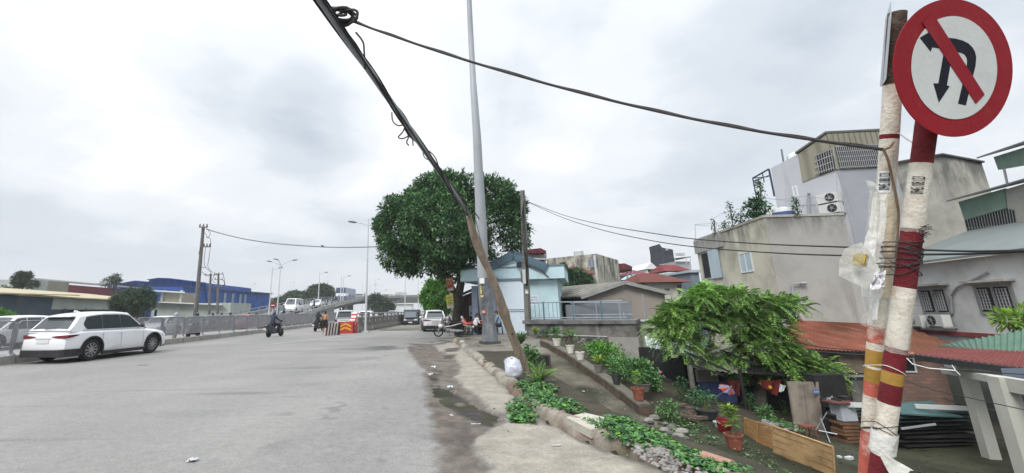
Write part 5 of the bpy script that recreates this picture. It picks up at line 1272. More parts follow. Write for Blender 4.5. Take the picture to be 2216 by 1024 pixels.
def stand(h=1.66,f=(0,1,0),haL=None,haR=None,step=0.):
    f=Vector(f).normalized();l=Vector((-f.y,f.x,0));z=Vector((0,0,h));k=h/1.7
    J=dict(head=(0,0,1.575*k),neck=(0,0,1.43*k),chest=(0,0,1.24*k),pelvis=(0,0,.98*k),face=f)
    for s,n in ((1,'L'),(-1,'R')):
        o=l*s;J['sh'+n]=o*.165*k + Vector((0,0,1.38*k));J['el'+n]=o*.22*k + Vector((0,0,1.09*k)) - f*.04;J['ha'+n]=o*.20*k + Vector((0,0,.86*k)) + f*.08
        st=step*s;J['hi'+n]=o*.095*k + Vector((0,0,.90*k));J['kn'+n]=o*.10*k + Vector((0,0,.48*k)) + f*(st*.6 + .02);J['an'+n]=o*.10*k + Vector((0,0,.09)) + f*st
    if haL:J['haL']=haL[1];J['elL']=haL[0]
    if haR:J['haR']=haR[1];J['elR']=haR[0]
    return J
def seated(z=.42,f=(1,0,0),lean=.12):
    f=Vector(f).normalized();l=Vector((-f.y,f.x,0));J=dict(pelvis=Vector((0,0,z + .12)),chest=Vector((0,0,z + .38)) + f*lean*.6,neck=Vector((0,0,z + .58)) + f*lean,head=Vector((0,0,z + .73)) + f*(lean*1.3),face=f)
    for s,n in ((1,'L'),(-1,'R')):
        o=l*s;J['sh'+n]=o*.165 + Vector((0,0,z + .53)) + f*lean;J['el'+n]=o*.21 + Vector((0,0,z + .27)) + f*(lean + .12);J['ha'+n]=o*.12 + Vector((0,0,z + .22)) + f*(lean + .36)
        J['hi'+n]=o*.10 + Vector((0,0,z + .06));J['kn'+n]=o*.14 + Vector((0,0,z + .08)) + f*.42;J['an'+n]=o*.13 + Vector((0,0,.09)) + f*.42
    return J
# ---- scooters and motorbikes (forward = +x)
def scooter(T,col,wheel=.24,detail=True,box=True,parent=None):
    P_=lambda n,mb,m,**k:T.part(n,mb,m,parent,**k)
    for x in (.62,-.58):
        mb=MB();mb.lathe((x,0,wheel),[(wheel*.62,-.045),(wheel*.9,-.05),(wheel,-.02),(wheel,.02),(wheel*.9,.05),(wheel*.62,.045)],22,R=Matrix.Rotation(PI/2,3,'X'));w_=P_('wheel',mb,M_TYRE,smooth=True)
        mb=MB();mb.lathe((x,0,wheel),[(wheel*.66,-.03),(wheel*.66,.03),(wheel*.2,.04)],16,R=Matrix.Rotation(PI/2,3,'X'));T.part('rim',mb,M_RIM,w_)
    mb=MB();sec=[(-.98,.05,.62,.74),(-.80,.14,.50,.78),(-.45,.17,.36,.76),(-.1,.16,.26,.60),(.1,.15,.24,.34)];rr=[]
    for x,hw,z0,z1 in sec:rr.append([(x,-hw*.6,z0),(x,-hw,(z0+z1)/2),(x,-hw*.7,z1),(x,hw*.7,z1),(x,hw,(z0+z1)/2),(x,hw*.6,z0)])
    vs=[v for r in rr for v in r];fs=[(i*6+j,i*6+(j+1) % 6,(i+1)*6+(j+1) % 6,(i+1)*6+j) for i in range(len(rr)-1) for j in range(6)] + [tuple(range(6)),tuple(range(24,30))]
    P_('rear_body',mb.add(vs,fs),col,smooth=True)
    mb=MB();mb.box((.12,0,.27),(.45,.30,.07));P_('footboard',mb,M_TRIM)
    mb=MB();mb.hexa([(.30,-.2,.3),(.40,-.17,.3),(.40,.17,.3),(.30,.2,.3),(.44,-.15,.95),(.52,-.12,.95),(.52,.12,.95),(.44,.15,.95)]);P_('front_shield',mb,col)
    mb=MB();mb.hexa([(.48,-.07,.44),(.80,-.06,.44),(.80,.06,.44),(.48,.07,.44),(.5,-.06,.53),(.72,-.05,.56),(.72,.05,.56),(.5,.06,.53)]);P_('mudguard',mb,col)
    mb=MB();mb.tube([(-.72,0,.80),(-.4,0,.82),(-.12,0,.77),(-.05,0,.72)],[.09,.13,.12,.07],10,squash=.5);P_('seat',mb,M_TRIM,smooth=True)
    mb=MB();mb.tube([(.40,-.33,1.02),(.47,-.12,.99),(.47,.12,.99),(.40,.33,1.02)],.018,6);P_('handlebar',mb,M_TRIM)
    mb=MB();mb.tube([(.48,0,1.0),(.64,0,.25)],.03,7);P_('fork',mb,M_CHROME)
    mb=MB();mb.box((.54,0,.90),(.08,.18,.12));P_('headlight',mb,M_HEAD)
    mb=MB();mb.box((-.985,0,.70),(.05,.16,.08));P_('tail_light',mb,M_TAIL)
    mb=MB();mb.box((-.99,0,.54),(.02,.20,.15),tilt=Matrix.Rotation(-.3,3,'Y'));P_('number_plate',mb,M_PLATE)
    mb=MB();mb.tube([(-.25,-.16,.25),(-.85,-.17,.36)],.055,9);P_('exhaust',mb,M_TRIM)
    for s in (-1,1):
        mb=MB();mb.tube([(.42,s*.25,1.02),(.40,s*.3,1.16)],.008,5);mb.ball((.40,s*.31,1.19),(.015,.06,.04),8,6);P_('mirror',mb,M_TRIM)
def rider_pose(zs=.84):
    J=dict(pelvis=(-.30,0,zs + .10),chest=(-.27,0,zs + .36),neck=(-.22,0,zs + .56),head=(-.19,0,zs + .71),face=(1,0,0))
    for s,n in ((1,'L'),(-1,'R')):
        J['sh'+n]=(-.22,s*.17,zs + .50);J['el'+n]=(-.02,s*.27,zs + .28);J['ha'+n]=(.34,s*.29,zs + .20);J['hi'+n]=(-.27,s*.11,zs + .04);J['kn'+n]=(.14,s*.19,zs - .04);J['an'+n]=(.10,s*.14,.40)
    return J
C_NAVY=cloth('navy',(.035,.045,.075));C_BLK=cloth('black',(.02,.02,.023));C_GREY=cloth('lilac_grey',(.34,.35,.42));C_DENIM=cloth('denim',(.10,.14,.20));C_WHITE=cloth('white',(.66,.67,.70));C_LB=cloth('light_blue',(.18,.26,.36));C_RED=cloth('red',(.32,.05,.04));C_GREEN=cloth('green_grey',(.17,.22,.21))
M_HELM=mat('helmet_dark',(.03,.04,.06),.25,.1,4,0,spec=.6);PBL=paint('scooter_navy',(.03,.035,.06));PBK=paint('black',(.02,.02,.022))
def riding(px,py,lab,plab,hdg,shirt,helm,col):
    g=G(px,py);T=Thing('motor_scooter',lab,'motor scooter',g,hdg,'scooters ridden up the road');scooter(T,col)
    R=Thing('person',plab,'person',g,hdg,'scooter riders on the road');person(R,rider_pose(),M_SKIN,(shirt,True),C_BLK,hair=False,helmet=helm);return T
riding(594,729,'dark scooter ridden away along the fence, the nearer of the two','rider in a dark blue jacket and dark helmet on the nearer scooter',NO - .35,C_NAVY,M_HELM,PBL)
riding(690,717,'black scooter just left of the bare-chested man','rider all in black on the scooter beside the bare-chested man',NO - .25,C_BLK,mat('helmet_black',(.02,.02,.02),.3,.1,4,0,spec=.5),PBK)
g=G(702,724);T=Thing('person','bare-chested man in dark shorts standing at the striped barrier, seen from behind','person',g,PI/2 + .4)
person(T,stand(1.66,(1,0,0),haL=((.10,.26,1.10),(.30,.25,1.0)),step=.07),M_SKIN2,None,C_BLK,shorts=True,shoes=False)
T=Thing('person','person in a pale hooded top and grey-green trousers standing at the fence','person',(-16.0,26.4,.0),PI/2 - .6)
person(T,stand(1.68,(1,0,0),haL=((.12,.2,1.15),(.35,.12,1.2)),haR=((.12,-.2,1.15),(.35,-.12,1.2))),M_SKIN,(C_GREY,True),C_GREEN,hair=False,hood=C_GREY)
# parked motorbikes with spoked wheels
def motorbike(name,label,loc,rz,col,wheel=.30,lean=.1):
    T=Thing(name,label,'motorbike',loc,rz,'motorbikes parked under the tree');T.o.rotation_euler[0]=lean;RX=Matrix.Rotation(PI/2,3,'X')
    for x in (.64,-.60):
        mb=MB();mb.lathe((x,0,wheel),[(wheel*.76,-.035),(wheel*.94,-.05),(wheel,-.015),(wheel,.015),(wheel*.94,.05),(wheel*.76,.035)],28,R=RX,ring=True);w_=T.part('wheel',mb,M_TYRE,smooth=True)
        mb=MB();mb.lathe((x,0,wheel),[(wheel*.78,-.015),(wheel*.85,-.022),(wheel*.85,.022),(wheel*.78,.015)],28,R=RX,ring=True)
        for k in range(16):
            a=2*PI*k/16;mb.bar((x,0,wheel),(x + math.cos(a)*wheel*.8,0,wheel + math.sin(a)*wheel*.8),.006)
        mb.lathe((x,0,wheel),[(.05,-.05),(.05,.05)],10,R=RX);T.part('rim',mb,mat('rim_steel',(.07,.072,.075),.4,.1,4,0,metal=.6),w_)
    mb=MB();mb.tube([(.42,0,1.0),(.52,0,.72),(.64,.06,wheel)],.022,6);mb.tube([(.52,0,.72),(.64,-.06,wheel)],.022,6);T.part('fork',mb,M_GALV)
    mb=MB();mb.tube([(-.85,0,.74),(-.5,0,.66),(-.1,0,.55),(.2,0,.55),(.42,0,.85)],[.07,.14,.15,.12,.10],10,squash=.9);T.part('frame',mb,col,smooth=True)
    mb=MB();mb.box((.02,0,.36),(.36,.22,.24));mb.tube([(.0,.12,.36),(.12,.16,.36)],.1,10);T.part('engine',mb,mat('engine_grey',(.2,.2,.2),.5,.2,8,.3,metal=.5))
    mb=MB();mb.hexa([(.12,-.17,.42),(.36,-.2,.42),(.36,.2,.42),(.12,.17,.42),(.36,-.1,.86),(.48,-.12,.86),(.48,.12,.86),(.36,.1,.86)]);T.part('leg_shield',mb,col)
    mb=MB();mb.tube([(-.80,0,.80),(-.45,0,.80),(-.1,0,.74),(.02,0,.70)],[.07,.11,.11,.06],10,squash=.45);T.part('seat',mb,M_TRIM,smooth=True)
    mb=MB();mb.tube([(.30,-.34,1.0),(.40,-.15,.98),(.42,0,.96),(.40,.15,.98),(.30,.34,1.0)],.016,6);T.part('handlebar',mb,M_TRIM)
    mb=MB();mb.ball((.50,0,.93),(.09,.11,.10),12,8);T.part('headlight',mb,M_HEAD,smooth=True)
    mb=MB();mb.tube([(.86,0,.42),(.78,0,.58),(.62,0,.64),(.42,0,.56)],[.03,.06,.06,.04],8);T.part('mudguard',mb,col)
    mb=MB();mb.tube([(.05,-.14,.28),(-.35,-.16,.27),(-.85,-.17,.36)],[.025,.05,.055],9);T.part('exhaust',mb,M_GALV)
    mb=MB();mb.hexa([(-.72,.1,.30),(-.1,.1,.30),(-.1,.14,.30),(-.72,.14,.30),(-.72,.1,.40),(-.1,.1,.42),(-.1,.14,.42),(-.72,.14,.40)]);T.part('chain_case',mb,mat('case_grey',(.22,.22,.225),.5,.1,5,0))
    mb=MB();mb.box((-.92,0,.72),(.06,.12,.08));T.part('tail_light',mb,M_TAIL)
    for s in (-1,1):mb=MB();mb.tube([(.34,s*.26,1.0),(.32,s*.30,1.16)],.007,5);mb.ball((.31,s*.31,1.19),(.014,.055,.04),8,6);T.part('mirror',mb,M_TRIM)
    mb=MB();mb.tube([(-.05,.1,.3),(-.12,.3,.02)],.014,5);T.part('stand',mb,M_TRIM)
    return T
gz=.10
T=motorbike('motorbike','dark motorbike with silver chain case parked in front under the tree',(-.15 + .35,25.9,gz),PI - .25,PBK)
mb=MB();
Th=Thing('helmet','white helmet hanging at the front of the nearest parked motorbike','helmet',(-.28,25.62,gz + .62));mb.ball((0,0,0),(.14,.13,.12),14,10);Th.part('shell',mb,mat('helmet_white',(.66,.66,.66),.3,.05,4,0,spec=.6),smooth=True)
mb=MB();mb.tube([(.1,-.08,-.05),(.16,0,-.06),(.1,.08,-.05)],.012,5);Th.part('rim',mb,M_TRIM)
motorbike('motorbike','red motorbike parked behind beside the dark planter',(1.45,27.3,.22),PI - .5,paint('bike_red',(.38,.05,.03)),lean=.08)
motorbike('motorbike','black motorbike half hidden between the front motorbike and the tree trunk',(.55,28.4,.2),PI - .6,PBK,lean=.1)
mb=MB();mb.box((.78,26.2,.42),(.52,.5,.52));mb.box((.78,26.2,.70),(.58,.56,.05));solo('crate',mb,mat('crate_dark',(.03,.035,.035),.8,.3,8,.5),'dark green-black box between the two parked motorbikes','box')
# seated people by the tea stall
def sit_person(x,y,lab,f,shirt,tr=C_BLK,z=.4,st=True):
    T=Thing('person',lab,'person',(x,y,ground_z(x,y)),0,'people at the roadside stall');person(T,seated(z,f),M_SKIN,(shirt,False),tr,voxel=.013)
    s=Thing('stool','low dark stool under the ' + lab.replace('person ','one ').split(',')[0],'stool',(x,y,ground_z(x,y)),0,'low stools at the stall')
    mb=MB();mb.box((0,0,z - .02),(.32,.32,.04));s.part('seat',mb,M_TRIM)
    for a in (-1,1):
        for b in (-1,1):mb=MB();mb.tube([(a*.14,b*.14,z - .04),(a*.16,b*.16,0)],.018,5);s.part('leg',mb,M_TRIM)
sit_person(1.78,26.9,'person in a white T-shirt, bending forward by the red motorbike',(1,.3,0),C_WHITE)
sit_person(1.55,28.3,'person in dark clothes, sitting in the tree shade left of the stall',(.8,-.5,0),C_BLK,z=.5)
sit_person(3.15,26.0,'person in a light blue shirt, half hidden behind the mast foot',(-1,.1,0),C_LB,z=.45)
sit_person(2.5,28.2,'person in a grey top, at the stall table behind the mast',(-.3,-1,0),C_GREY,z=.42)
T=Thing('table','low wooden stall table by the seated people','table',(2.35,27.4,ground_z(2.35,27.4)));mb=MB();mb.box((0,0,.56),(.95,.6,.04));T.part('tabletop',mb,mat('table_wood',(.16,.11,.08),.8,.3,6,.3))
for a in (-1,1):
    for b in (-1,1):mb=MB();mb.box((a*.42,b*.25,.27),(.05,.05,.54));T.part('leg',mb,MATS['table_wood'])
mb=MB();mb.lathe((2.2,27.3,ground_z(2.2,27.3) + .58),[(.05,0),(.06,.1),(.03,.16),(.03,.2)],10);solo('kettle',mb,mat('brass',(.35,.25,.10),.4,.2,5,.1,metal=.5),'brass-coloured pot on the low stall table','pot',smooth=True)
# ---------------------------------------------------------------- fence on the median
M_FGREY=mat('fence_grey',(.27,.28,.30),.6,.2,4,.1,dirt=((.16,.14,.13),.3,5),metal=.2)
M_MESH=mat('fence_mesh',(.20,.205,.22),.7,.15,4,0)
def nth(n):return '%d%s' % (n,'th' if 10 < n % 100 < 14 else {1:'st',2:'nd',3:'rd'}.get(n % 10,'th'))
proto=None;k=0;yy=13.9;FX=-15.36
while yy < 74:
    if proto is None:
        T=Thing('fence_panel','','fence panel',(FX,yy,.27),0,'barrier fence panels along the median');proto=T.o
        mb=MB();c=[(0,.05,.28),(0,.05,1.10),(0,.12,1.17),(0,1.88,1.17),(0,1.95,1.10),(0,1.95,.28),(0,1.90,.22),(0,.10,.22),(0,.05,.28)];mb.tube(c,.024,6);T.part('frame',mb,M_FGREY)
        mb=MB()
        for i in range(56):x=.07 + i*.0336;mb.bar((0,x,.24),(0,x,1.15),.011,.004,up=(0,1,0))
        for i in range(24):z=.25 + i*.039;mb.bar((0,.06,z),(0,1.94,z),.004,.010)
        T.part('mesh_infill',mb,M_MESH)
        for y in (-.0,2.0):
            mb=MB();mb.tube([(0,y,.02),(0,y,1.14)],.028,6);mb.hexa([(-.11,y-.07,0),(.11,y-.07,0),(.11,y+.07,0),(-.11,y+.07,0),(-.03,y-.03,.10),(.03,y-.03,.10),(.03,y+.03,.10),(-.03,y+.03,.10)]);T.part('post',mb,M_FGREY)
        o=proto
    else:o=copy_tree(proto,loc=(FX,yy,.27))
    k += 1;o['label']=nth(k) + ' grey mesh panel of the median fence, counting from the left edge'
    o.rotation_euler=(0,random.uniform(-.02,.02),random.uniform(-.012,.012));yy += 2.05 + random.uniform(-.01,.02)
# ---------------------------------------------------------------- divider with rail, painted blocks at its nose
D0,D1v=Vector((-7.15,35.2,0)),Vector((-4.4,70,0));dv=(D1v - D0).normalized();dn=Vector((dv.y,-dv.x,0))
T=Thing('divider_wall','stained concrete divider wall with a pipe rail, running away behind the painted blocks','divider wall',D0,world=True)
mb=MB();n=17
for i in range(n):
    a=D0 + dv*(i*2.05 + .01);b=D0 + dv*(i*2.05 + 2.03)
    sec=[(-.28,-.9),(.28,-.9),(.28,.12),(.14,.42),(.11,1.05),(-.11,1.05),(-.14,.42),(-.28,.12)]
    mb.slab([a + dn*x + Vector((0,0,z)) for x,z in sec],b - a)
M_DIVC=mat('divider_concrete',(.17,.165,.15),.9,.25,1.2,.4,dirt=((.07,.07,.065),.4,1.1),streak=((.34,.33,.30),.22,2.5));T.part('concrete_wall',mb,M_DIVC)
for i in range(18):
    a=D0 + dv*i*2.05;mb=MB();mb.box(a + Vector((0,0,1.18)),(.16,.14,.56),rz=heading(D0,D1v));T.part('rail_post',mb,M_DIVC)
mb=MB()
for z in (1.12,1.42):mb.tube([D0 + Vector((0,0,z)),D0 + dv*35 + Vector((0,0,z))],.06,7)
T.part('rail',mb,M_FGREY)
for i in range(1,9):
    mb=MB();mb.box(D0 + dv*(i*2.05) - dn*0 + dn*.15 + Vector((0,0,.80)),(.012,.22,.16),rz=heading(D0,D1v) - PI/2);T.part('reflector',mb,M_PLATE)
M_BRED=mat('block_red',(.40,.035,.03),.6,.2,3,.2,dirt=((.2,.05,.04),.3,4));M_BYEL=mat('block_yellow',(.55,.33,.03),.6,.15,4,.1,dirt=((.3,.2,.06),.3,4));M_STW=mat('stripe_white',(.60,.58,.56),.7,.12,4,.2,dirt=((.35,.28,.25),.3,4));M_STB=mat('stripe_maroon',(.10,.03,.03),.7,.2,4,.2)
T=Thing('nose_block','sloped red and white striped wedge at the nose of the divider wall','concrete block',D0,world=True)
mb=MB();a=D0 - dv*1.3
for i in range(8):
    t0,t1=i/8,(i+1)/8;p0=a.lerp(D0,t0);p1=a.lerp(D0,t1);h0,h1=.75 + .85*t0**1.6,.75 + .85*t1**1.6
    mb.hexa([p0 - dn*.3,p0 + dn*.3,p1 + dn*.3,p1 - dn*.3,p0 - dn*.2 + Vector((0,0,h0)),p0 + dn*.2 + Vector((0,0,h0)),p1 + dn*.2 + Vector((0,0,h1)),p1 - dn*.2 + Vector((0,0,h1))],m=i % 2)
T.part('wedge',mb,[M_BRED,M_STW])
c=G(747,722);T=Thing('barrier_block','red barrier block with two yellow chevrons at the road divider nose','barrier block',c,world=True)
mb=MB();mb.box(c + Vector((0,.45,.42)),(1.15,.9,.84));T.part('block',mb,M_BRED)
mb=MB()
for z in (.30,.56):
    o=c + Vector((0,-.012,z));mb.slab([o + Vector(v) for v in ((-.45,0,-.12),(0,0,.07),(.45,0,-.12),(.45,0,.02),(0,0,.21),(-.45,0,.02))],(0,.01,0))
T.part('chevrons',mb,M_BYEL)
mb=MB()
for i in range(4):mb.box(c + Vector((.62 + .14,.1 + .2*i,.42)),(.03,.12,.8),m=0)
for z in (.1,.3,.5,.7):mb.box(c + Vector((.76,.4,z)),(.035,.9,.06))
T.part('cage',mb,M_BRED)
a=G(704,727);b=G(732,725);T=Thing('striped_barrier','low board barrier with white and dark maroon upright stripes beside the red block','barrier',a,world=True)
mb=MB();n=9;dd=(b-a)/n
for i in range(n):
    p=a + dd*i;q=p + dd;mb.hexa([p,q,q + Vector((.05,.3,0)),p + Vector((.05,.3,0)),p + Vector((.06,.1,.80)),q + Vector((.06,.1,.80)),q + Vector((.06,.25,.80)),p + Vector((.06,.25,.80))],m=i % 2)
T.part('board',mb,[M_STB,M_STW])
# ---------------------------------------------------------------- street lamps
M_POLEW=mat('pole_white',(.50,.52,.54),.5,.08,2,.05);M_LHEAD=mat('lamp_head',(.15,.16,.17),.5,.1,4,0)
def lamp(label,x,ytop,d,heads,zb=0.,r=.10,group='street lamps along the highway',name='street_lamp'):
    """heads: list of (px, py) of the lamp head's centre; built at its real distance"""
    t=P(x,ytop,d);b=Vector((t.x,t.y,zb));T=Thing(name,label,'street lamp',b,world=True,group=group)
    mb=MB();mb.tube([b,b.lerp(t,.12),t],[r*1.15,r,r*.55],9);mb.box(b + Vector((0,0,.05)),(.5,.5,.12));T.part('pole',mb,M_POLEW,smooth=True)
    for i,(hx,hy) in enumerate(heads):
        h=P(hx,hy,d - .4*(i == 1));s=1 if h.x > t.x else -1;root=Vector((t.x,t.y,min(t.z,h.z) - .035*(t.z - zb) - .12*abs(h.x - t.x)))
        mb=MB();mb.tube([root,root + Vector((s*.08*abs(h.x - t.x) + s*.05,0,.45*(h.z - root.z))),root.lerp(h,.45) + Vector((0,0,.30*(h.z-root.z))),h],.04,6);T.part('arm',mb,M_POLEW,smooth=True)
        mb=MB();mb.ball(h + Vector((s*.2,0,.03)),(.42,.15,.09),10,6,R=Matrix.Rotation(-s*.15,3,'Y'));T.part('lamp_head',mb,M_LHEAD,smooth=True)
    return T
lamp('tall white lamp post with a long arm to the left, standing by the divider wall',797.5,473,36,[(768,481)],r=.085)
lamp('white lamp post with three heads behind the fence',607.5,573,60,[(586,566),(600,561.5),(635,563.5)],r=.10)
lamp('lamp post just left of the three-headed one with a single arm to the right',590,577,66,[(604,580)],r=.1)
lamp('lamp post in front of the dark trees by the white van',692,590,84,[(704,590)],zb=2.2,r=.12)
lamp('bare-topped lamp post, left of a close pair on the ramp',739,597,92,[],zb=3.0,r=.12)
lamp('lamp post right of a close pair on the ramp, head to the right',744,600,96,[(754,597.5)],zb=3.0,r=.12)
for i,(x,y,d,hs,lb_) in enumerate(((545,617,170,[(551,614)],'faint far lamp post above the blue warehouse roof end'),(628,612,190,[(635,611)],'faint far lamp post above the low spreading tree'),(703,606,190,[(709,608)],'faint far lamp post above the tallest dark tree'),
        (812,604,180,[(819,605)],'far lamp post just right of the tall white lamp post'),(801,617,150,[(812,616)],'far lamp post close to the tall white post over the viaduct'),(824,630,140,[(834,628)],'far lamp post before the rounded dark tree'),(838,640,210,[(845,637)],'tiny far lamp post right of the rounded dark tree'),(877,592,105,[(863,595)],'thin lamp post left of the bright street tree'),(905,598,130,[(912,612)],'thin lamp post at the left edge of the bright street tree'),(785,612,200,[],'faintest far mast left of the tall white lamp post'))):
    lamp(lb_,x,y,d,hs,r=.13,zb=0 if i not in (3,4) else 5)
# ---------------------------------------------------------------- utility poles on the left
M_UP=mat('pole_old',(.16,.155,.15),.9,.2,3,.4,streak=((.09,.09,.09),.4,3))
def upole(label,bx,by,tx,ty,d,arms,r=.17,extra=None):
    t=P(tx,ty,d);b=P(bx,by,d);b.z=0;T=Thing('utility_pole',label,'pole',b,world=True,group='power poles left of the road')
    T.part('pole',MB().tube([b,t],[r,r*.62],8),M_UP)
    for (ax0,ay,ax1) in arms:
        mb=MB();mb.bar(P(ax0,ay,d - .15),P(ax1,ay + .3,d - .15),.09);T.part('crossarm',mb,M_UP);mb=MB()
        for f in (.08,.5,.92):c=P(ax0,ay,d - .15).lerp(P(ax1,ay,d - .15),f);mb.lathe(c,[(.04,0),(.07,.08),(.04,.14),(.05,.2),(.02,.26)],8)
        T.part('insulator',mb,M_RUST)
    return T
T=upole('tall grey concrete power pole leaning right, with looped jumper wires',422,700,440,492,34,[(431,491.5,449),(440,534,455)],r=.19)
mb=MB()
for pp in ([(447,494),(455,505),(450,514),(444,504)],[(446,514),(455,517),(456,535)],[(445,536),(442,560),(444,577),(457,590)],[(455,537),(452,560),(450,578),(460,590)],[(434,534),(430,550)],[(435,578),(445,580)],[(437,588),(446,597),(458,595)]):mb.tube(smooth_path([P(x,y,33.8) for x,y in pp],5),.018,5)
T.part('jumper_wire',mb,M_WIRE)
upole('left pole of a far pair joined by crossarms, in front of the blue warehouse',452,700,456,592,62,[(443,595,470)],r=.22)
T=upole('right pole of a far pair in front of the blue warehouse, with cutouts hanging',470,700,473,592,62,[(463,593,483),(464,605,482),(466,620,486)],r=.22)
mb=MB()
for pp in ([(483,594),(486,610),(484,622)],[(465,594),(460,606),(466,612)],[(482,606),(487,614),(482,620)]):mb.tube(smooth_path([P(x,y,61.7) for x,y in pp],5),.035,5)
T.part('jumper_wire',mb,M_WIRE)
for k,lb_ in enumerate(('upper thin wire from the tall leaning power pole across to the round tree','lower thin wire from the tall leaning power pole across to the round tree')):
    mb=MB();mb.tube(smooth_path([P(x,y + k*1.2,d) for x,y,d in ((446,495,34),(475,504,34),(530,517,33),(600,527,33),(698,534,32),(760,535,31),(830,533,30),(900,529,30))],6),.017,5)
    solo('overhead_wire',mb,mat('wire_grey',(.12,.12,.13),.6,.1,3,0),lb_,'wire','wires from the leaning power pole')
mb=MB();c=P(698,532.5,31.9);mb.ball(c,(.10,.05,.05),8,6);mb.ball(c + Vector((-.10,0,.05)),.035,8,6);mb.slab([c + Vector((.08,-.02,0)),c + Vector((.2,0,-.04)),c + Vector((.08,.02,0))],(0,0,.012))
solo('bird',mb,mat('feather_dark',(.05,.045,.04),.8,.2,9,0),'small dark bird perched on the left wires','bird',smooth=True)
# no-entry sign
c=P(591,661,52);T=Thing('road_sign','small round red no-entry sign with a white bar beside the far lamp posts','road sign',(c.x,c.y,0),world=True)
mb=MB();mb.tube([(c.x,c.y,0),(c.x,c.y,c.z + .3)],.05,8);T.part('post',mb,M_POLEW)
mb=MB();mb.tube([c + Vector((0,-.06,0)),c + Vector((0,-.09,0))],.33,24);T.part('plate',mb,M_SRED)
mb=MB();mb.box(c + Vector((0,-.10,0)),(.42,.012,.11));T.part('bar',mb,MATS['sign_white'])
# ---------------------------------------------------------------- flyover
M_DECK=mat('deck_concrete',(.30,.30,.29),.9,.15,.5,.3,streak=((.15,.15,.14),.35,.8));M_RAMPW=mat('ramp_wall',(.17,.17,.17),.9,.2,.6,.3,streak=((.10,.10,.10),.35,.8))
rp=[(-19.5,46,.05),(-19.7,58,.7),(-20.5,75,2.0),(-22.0,92,3.1),(-22.8,108,4.0),(-22.2,128,5.1),(-21,150,6.2),(-17,172,6.8)]
rp=smooth_path([Vector(p) for p in rp],5)
T=Thing('flyover_ramp','curving concrete ramp climbing left to right towards the elevated road','ramp',rp[0],world=True)
mb=MB();mb2=MB();mb3=MB();mb4=MB()
for i in range(len(rp)-1):
    a,b=rp[i],rp[i+1];d=(b-a);n_=Vector((-d.y,d.x,0)).normalized()*8.5;up=Vector((0,0,1));nn=n_.normalized()
    th=.12 if a.y < 84 else 1.0
    if a.y < 84:mb.hexa([Vector((a.x,a.y,-.2)),Vector((b.x,b.y,-.2)),Vector(((b+n_).x,(b+n_).y,-.2)),Vector(((a+n_).x,(a+n_).y,-.2)),a,b,b + n_,a + n_])
    else:mb.hexa([a - up*1.1 + nn*1.2,b - up*1.1 + nn*1.2,b + n_ - up*1.1 - nn*1.2,a + n_ - up*1.1 - nn*1.2,a,b,b + n_,a + n_])
    for off in (0,1):
        o=n_*off + nn*(.0 if off == 0 else -.25);mb2.hexa([a + o - up*(.3),a + o + nn*.25 - up*.3,b + o + nn*.25 - up*.3,b + o - up*.3,a + o + up*.55,a + o + nn*.25 + up*.55,b + o + nn*.25 + up*.55,b + o + up*.55])
        mb3.tube([a + o + nn*.12 + up*.95,b + o + nn*.12 + up*.95],.07,5);mb3.box(a + o + nn*.12 + up*.75,(.16,.16,.45))
T.part('deck',mb,M_RAMPW);T.part('parapet',mb2,M_DECK);T.part('rail',mb3,M_FGREY)
mb=MB()
for p in (rp[24],rp[29]):mb.box(p + Vector((-4.2,0,-p.z/2 - .6)),(1.4,1.2,p.z - .1))
T.part('pier',mb,M_DECK)
T=Thing('viaduct','long grey elevated road crossing in the distance behind the ramp','viaduct',(-20,178,0),world=True)
mb=MB();mb.hexa([(-75,186,4.8),(40,172,4.8),(40,182,4.8),(-75,196,4.8),(-75,184,6.8),(40,170,6.8),(40,184,6.8),(-75,198,6.8)]);T.part('deck',mb,M_DECK)
mb=MB();mb.hexa([(-75,184,6.8),(40,170,6.8),(40,170.3,6.8),(-75,184.3,6.8),(-75,184,7.7),(40,170,7.7),(40,170.3,7.7),(-75,184.3,7.7)]);T.part('parapet',mb,M_RAMPW)
for x in (-62,-42,-4,14,34):
    mb=MB();y=184 - (x + 75)*.1217 + 6;mb.box((x,y,2.3),(2.6,2.2,5.1));T.part('pier',mb,M_DECK)
# things on and under the elevated roads
def on_ramp(y,off):
    for i in range(len(rp)-1):
        if rp[i].y <= y <= rp[i+1].y:
            t=(y - rp[i].y)/(rp[i+1].y - rp[i].y);p=rp[i].lerp(rp[i+1],t);d=rp[i+1] - rp[i];n_=Vector((-d.y,d.x,0)).normalized();return p + n_*off,heading(rp[i],rp[i+1])
p,hd=on_ramp(69.5,3.6);make_car('van','white minibus coming down the flyover ramp before the dark trees','van','van',PW,p,hd + PI,detail=False)
p,hd=on_ramp(80,2.3);make_car('car','white car on the ramp directly behind the white minibus','car','sedan',PW,p,hd + PI,detail=False)
T=Thing('bus','blue and white coach high on the flyover ramp','bus',on_ramp(118,4.0)[0],on_ramp(118,4.)[1] + PI)
mb=MB();mb.box((0,0,1.75),(11,2.5,2.7));T.part('body',mb,PB)
mb=MB();mb.box((0,-1.27,2.2),(9.5,.03,.9));mb.box((5.52,0,2.0),(.03,2.2,1.3));T.part('window',mb,M_GLS)
mb=MB();mb.box((-.5,-1.275,1.2),(8,.02,.5));mb.box((3.9,0,1.3),(3.3,2.53,.7));T.part('white_band',mb,PW)
for x in (-3.4,3.4):
    for s in (-1,1):mb=MB();mb.tube([(x,s*1.2,.48),(x,s*.95,.48)],.48,14);T.part('wheel',mb,M_TYRE)
for x,lb_,c in ((-36,'tiny white van on the far elevated road, left one',PW),(-29,'tiny dark car on the far elevated road',PD),(-24,'tiny white car on the far elevated road before the big lamp pole',PW)):
    make_car('car',lb_,'car','van' if c is PW and x < -30 else 'suvc',c,(x,184 - (x+75)*.1217 + 5,6.8),.0,detail=False)
